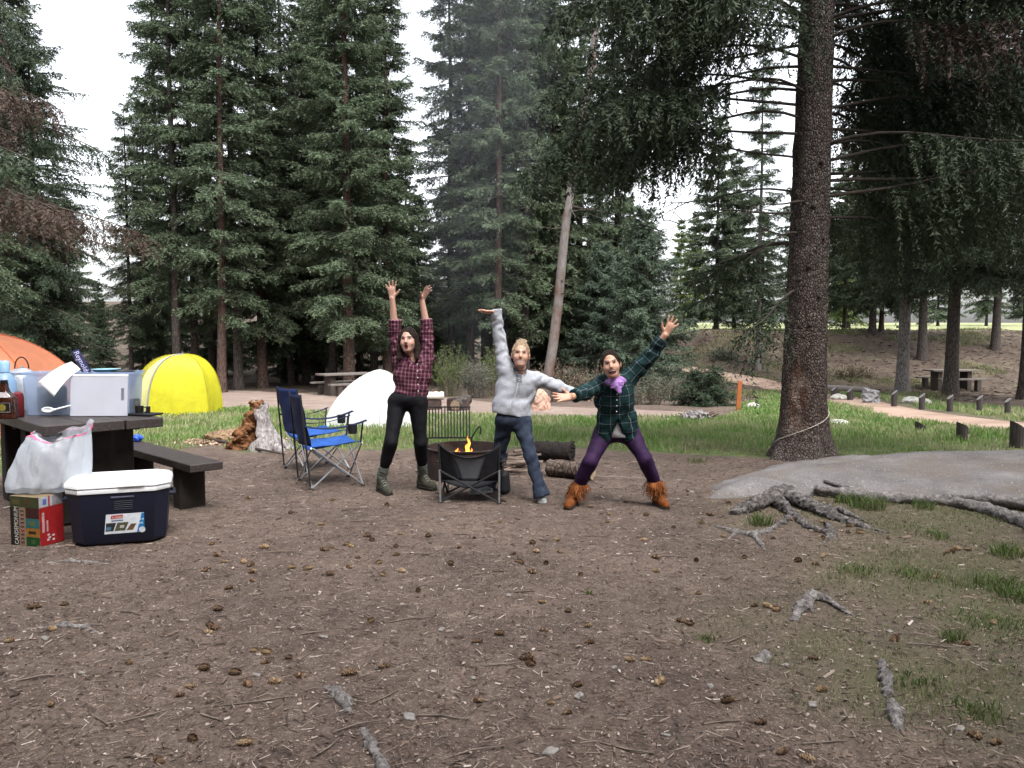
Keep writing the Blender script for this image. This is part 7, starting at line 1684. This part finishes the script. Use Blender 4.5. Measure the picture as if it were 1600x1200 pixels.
# ------------------------------------------------------------------ pine cones
def cone_mesh(seed, L=.062, Rr=.017, openn=.5):
    rng = random.Random(seed); vs, fs = tube([Vector((-L / 2 + L * i / 7, 0, 0)) for i in range(8)], [Rr * .8 * max(.15, math.sin(math.pi * (.12 + .83 * i / 7)) ** .8) for i in range(8)], 7, True)
    n = 40
    for k in range(n):
        s = (k + .5) / n; x = -L / 2 + L * s; r_ = Rr * max(.2, math.sin(math.pi * (.12 + .80 * s)) ** .7); a = k * 2.39996
        o = Vector((0, math.cos(a), math.sin(a))); tdir = Vector((0, -math.sin(a), math.cos(a))); ax = Vector((1, 0, 0)); b = o * r_ * .55 + ax * x; tip = o * r_ * (1.2 + .35 * openn) + ax * (x + .009); w_ = .0082 * (.6 + r_ / Rr * .5); i = len(vs)
        vs += [b - tdir * w_ * .5, b + tdir * w_ * .5, (b + tip) / 2 + tdir * w_ + o * .001, tip, (b + tip) / 2 - tdir * w_ + o * .001]; fs += [(i, i + 1, i + 2), (i, i + 2, i + 4), (i + 4, i + 2, i + 3)]
    return vs, fs
t = NT('cone_scales'); g = t.geo(); oi = t.n('ShaderNodeObjectInfo'); s_ = t.n('ShaderNodeSeparateXYZ')
c = t.ramp(g.outputs['Random Per Island'], [(0, (.030, .016, .011)), (.45, (.085, .050, .031)), (1, (.26, .175, .11))]); c2 = t.ramp(g.outputs['Random Per Island'], [(0, (.12, .075, .042)), (.5, (.22, .15, .09)), (1, (.38, .28, .18))])
t.color(t.mix(t.ramp(oi.outputs['Random'], [(.58, (0, 0, 0)), (.66, (1, 1, 1))]), c, c2)).rough(.8, .2); M_CONE = t.m
CONES = []
for k in range(3): v, f = cone_mesh(k, (.060, .068, .052)[k], (.016, .018, .017)[k], (.3, .8, .5)[k]); o = mk('pine_cone', v, f, M_CONE); CONES.append(o.data); bpy.data.objects.remove(o)
spots = [(300, 1158), (383, 1165), (250, 1192), (280, 1088), (297, 1074), (318, 1048), (366, 1054), (335, 982), (326, 988), (340, 956), (415, 1020), (413, 1036), (397, 1016), (430, 1070), (450, 1029), (470, 1059), (545, 1055), (748, 1096), (703, 884), (745, 1003), (15, 1004), (100, 946), (55, 951), (203, 1036), (80, 1104), (592, 879), (520, 857), (541, 853), (508, 861), (653, 924), (330, 853), (340, 871), (381, 880), (391, 885), (482, 891), (395, 909), (357, 921), (850, 986), (920, 1006), (984, 1036), (1009, 1034), (1064, 974), (1076, 978), (1030, 1070), (861, 1100), (1138, 1098), (1270, 1029), (1283, 1081), (1221, 1178), (1262, 1188), (1178, 948), (1200, 950), (1213, 955), (831, 850), (839, 864), (811, 884), (833, 898), (1088, 876), (1024, 893), (1092, 928), (1287, 871), (1484, 864), (1496, 859), (1512, 860), (1345, 834), (1389, 842), (1275, 833), (1524, 1155), (1555, 1165), (950, 816), (1011, 807), (887, 956), (848, 941), (1552, 976), (1450, 944), (1460, 902)]
rng = random.Random(17)
for k in range(70):
    y = rng.uniform(768, 905) if k < 56 else rng.uniform(905, 1130); x = rng.uniform(300, 1330) if k < 56 else rng.uniform(40, 1560); spots.append((x, y))
for k, (px, py) in enumerate(spots):
    p = gp(px, py); o = bpy.data.objects.new('pine_cone', CONES[k % 3]); link(o); s = rng.uniform(.62, .98)
    o.location = (p.x, p.y, float(HM(p.x, p.y)) + .013 * s); o.rotation_euler = (rng.uniform(0, 6), rng.uniform(-.15, .15), rng.choice((0, math.pi)) + rng.gauss(0, .6)); o.scale = (s, s, s)
    tag(o, 'fallen pine cone lying on the bare dirt', 'pine cone', 'fallen pine cones')
# ------------------------------------------------------------------ pebbles and twigs
M_PEB = plain('pebble', (.19, .175, .165), .9, .15, var=.3, nscale=40)
f = Field((-.05, -.05, -.04), (.05, .05, .04), .005); f.ell((0, 0, 0), (.024, .018, .012), None, .01).disp(.005, 80, 3); pm = f.build('pebble', M_PEB); PEB = pm.data; bpy.data.objects.remove(pm)
for k, (px, py) in enumerate([(1270, 1105), (1500, 1142), (1185, 1033), (740, 1060), (905, 1085), (1110, 1075), (400, 1055), (690, 985), (1227, 1040), (960, 1045), (128, 1050), (795, 930), (575, 930), (70, 1000), (1390, 985), (860, 1175), (1040, 1150), (640, 1120), (505, 995), (610, 795), (690, 812), (780, 805), (850, 808), (875, 778), (828, 790), (540, 805), (1080, 770)]):
    p = gp(px, py); o = bpy.data.objects.new('pebble', PEB); link(o); s = rng.uniform(.5, 1.1); o.location = (p.x, p.y, float(HM(p.x, p.y)) + .004); o.rotation_euler = (0, 0, rng.uniform(0, 6)); o.scale = (s * rng.uniform(.8, 1.5), s, s); tag(o, 'small pale pebble on the bare dirt', 'pebble', 'pebbles on the dirt')
M_TWIG = plain('twig', (.13, .105, .088), .9, .15, var=.4, nscale=20)
for k, (px, py, L, an) in enumerate([(640, 970, .22, .35), (600, 1090, .16, .9), (885, 985, .1, 1.2), (1045, 870, .25, -.1), (440, 866, .3, .05), (490, 990, .13, .3), (230, 1120, .2, .6), (160, 1130, .14, -.7), (330, 1125, .12, -.5), (560, 1140, .2, .5), (740, 1180, .24, .4), (980, 1170, .2, -.4), (1120, 1130, .2, .2), (1330, 985, .16, -.5), (780, 1040, .14, .2), (690, 1120, .2, -.2), (400, 1100, .3, .3), (820, 925, .12, .1), (935, 840, .14, -.3), (720, 835, .16, .2), (560, 815, .14, -.1), (1150, 1000, .15, .7), (1450, 1010, .2, -.3), (60, 1060, .2, .4), (205, 960, .14, -.4), (1290, 1160, .18, .1), (510, 1170, .15, 1.1)]):
    p = gp(px, py); m = MB(); d_ = Vector((math.cos(an), math.sin(an), 0)); n_ = Vector((-d_.y, d_.x, 0)); z0 = float(HM(p.x, p.y)) + .005; c0 = Vector((p.x, p.y, z0))
    m.tube([c0 - d_ * L / 2, c0 + n_ * L * rng.uniform(-.08, .08) + Vector((0, 0, .004)), c0 + d_ * L / 2 + Vector((0, 0, .002))], [.0035, .004, .0022], 5); tag(m.build('twig', M_TWIG, None, True), 'thin dry twig lying on the dirt', 'twig', 'twigs on the dirt')
# ------------------------------------------------------------------ grass tufts
r = np.random.default_rng(91)
M_TUFT = grass_mat('tuft_blades', [(.040, .075, .018), (.065, .115, .028), (.095, .145, .042)], (.15, .15, .07))
def tuft(px, py, hh, rad, n, label):
    p = gp(px, py); a = r.uniform(0, 6.28, n); q = rad * r.random(n) ** .7 * .65; x = q * np.cos(a); y = q * np.sin(a); v, f, tt = blades(x, y, x * 0, hh * r.uniform(.5, 1.1, n), .0035, .7, r)
    o = mk('grass_tuft', v, f, M_TUFT); o.location = (p.x, p.y, float(HM(p.x, p.y))); tag(o, label, 'grass tuft')
for px, py, hh, rad, n, lab in ((1188, 820, .11, .16, 130, 'green grass tuft left of the dark root mass'), (1355, 796, .13, .24, 220, 'largest grass tuft between root and weathered log'), (1318, 786, .09, .14, 90, 'small tuft behind the dark root mass'), (1443, 795, .09, .14, 90, 'tuft against the middle of the weathered log'), (1405, 772, .07, .10, 60, 'tiny tuft on the granite slab behind the log'), (1362, 769, .06, .08, 40, 'tiny tuft at the slab end of the weathered log'), (1465, 838, .05, .14, 70, 'low tuft below the weathered log'), (1575, 870, .10, .18, 130, 'tuft near the right edge below the logs'), (1560, 918, .09, .2, 130, 'dense tuft at the right edge of the worn grass'), (1590, 935, .08, .18, 110, 'broad-leaved tuft cut by the right edge'), (1430, 900, .06, .2, 110, 'soft tuft in the middle of the worn grass'), (1340, 895, .05, .2, 100, 'pale tuft at the left end of the worn grass'),
                               (1490, 998, .06, .09, 70, 'single spiky tuft in the bare dirt'), (1440, 1070, .04, .2, 90, 'low tuft right of the pale root humps'), (1525, 1115, .05, .18, 90, 'tuft near the bottom right corner'), (922, 928, .03, .05, 22, 'tiny seedling tuft in the middle of the dirt'), (1105, 1000, .025, .09, 60, 'sparse tuft in front of the hooked root'), (1090, 722, .07, .2, 80, 'dry tuft at the lawn edge left of the big trunk')):
    tuft(px, py, hh, rad, n, lab)
# ------------------------------------------------------------------ camp smoke drifting up from the fire
f = Field((FR.x - 2.2, FR.y - 1.5, .3), (FR.x + 2.6, FR.y + 5.5, 8.2), .09)
pp = [FR + Vector(q) for q in ((0, 0, .45), (.05, .4, 1.2), (.05, 1.0, 2.2), (.15, 1.8, 3.6), (.2, 2.6, 5.2), (.2, 3.2, 7.0))]
for a, b, ra, rb in zip(pp, pp[1:], (.12, .3, .55, .8, .95), (.3, .55, .8, .95, .9)): f.rc(a, b, ra, rb, .25)
f.disp(.12, 2.6, 3); t = NT('smoke'); t.t.nodes.remove(t.b); pv = t.n('ShaderNodeVolumePrincipled'); pv.inputs['Color'].default_value = (.78, .84, .95, 1); pv.inputs['Density'].default_value = .022; t.l(pv.outputs[0], t.out.inputs['Volume'])
tag(f.build('smoke', t.m), 'thin bluish smoke drifting up from the campfire', 'smoke', None, 'stuff')
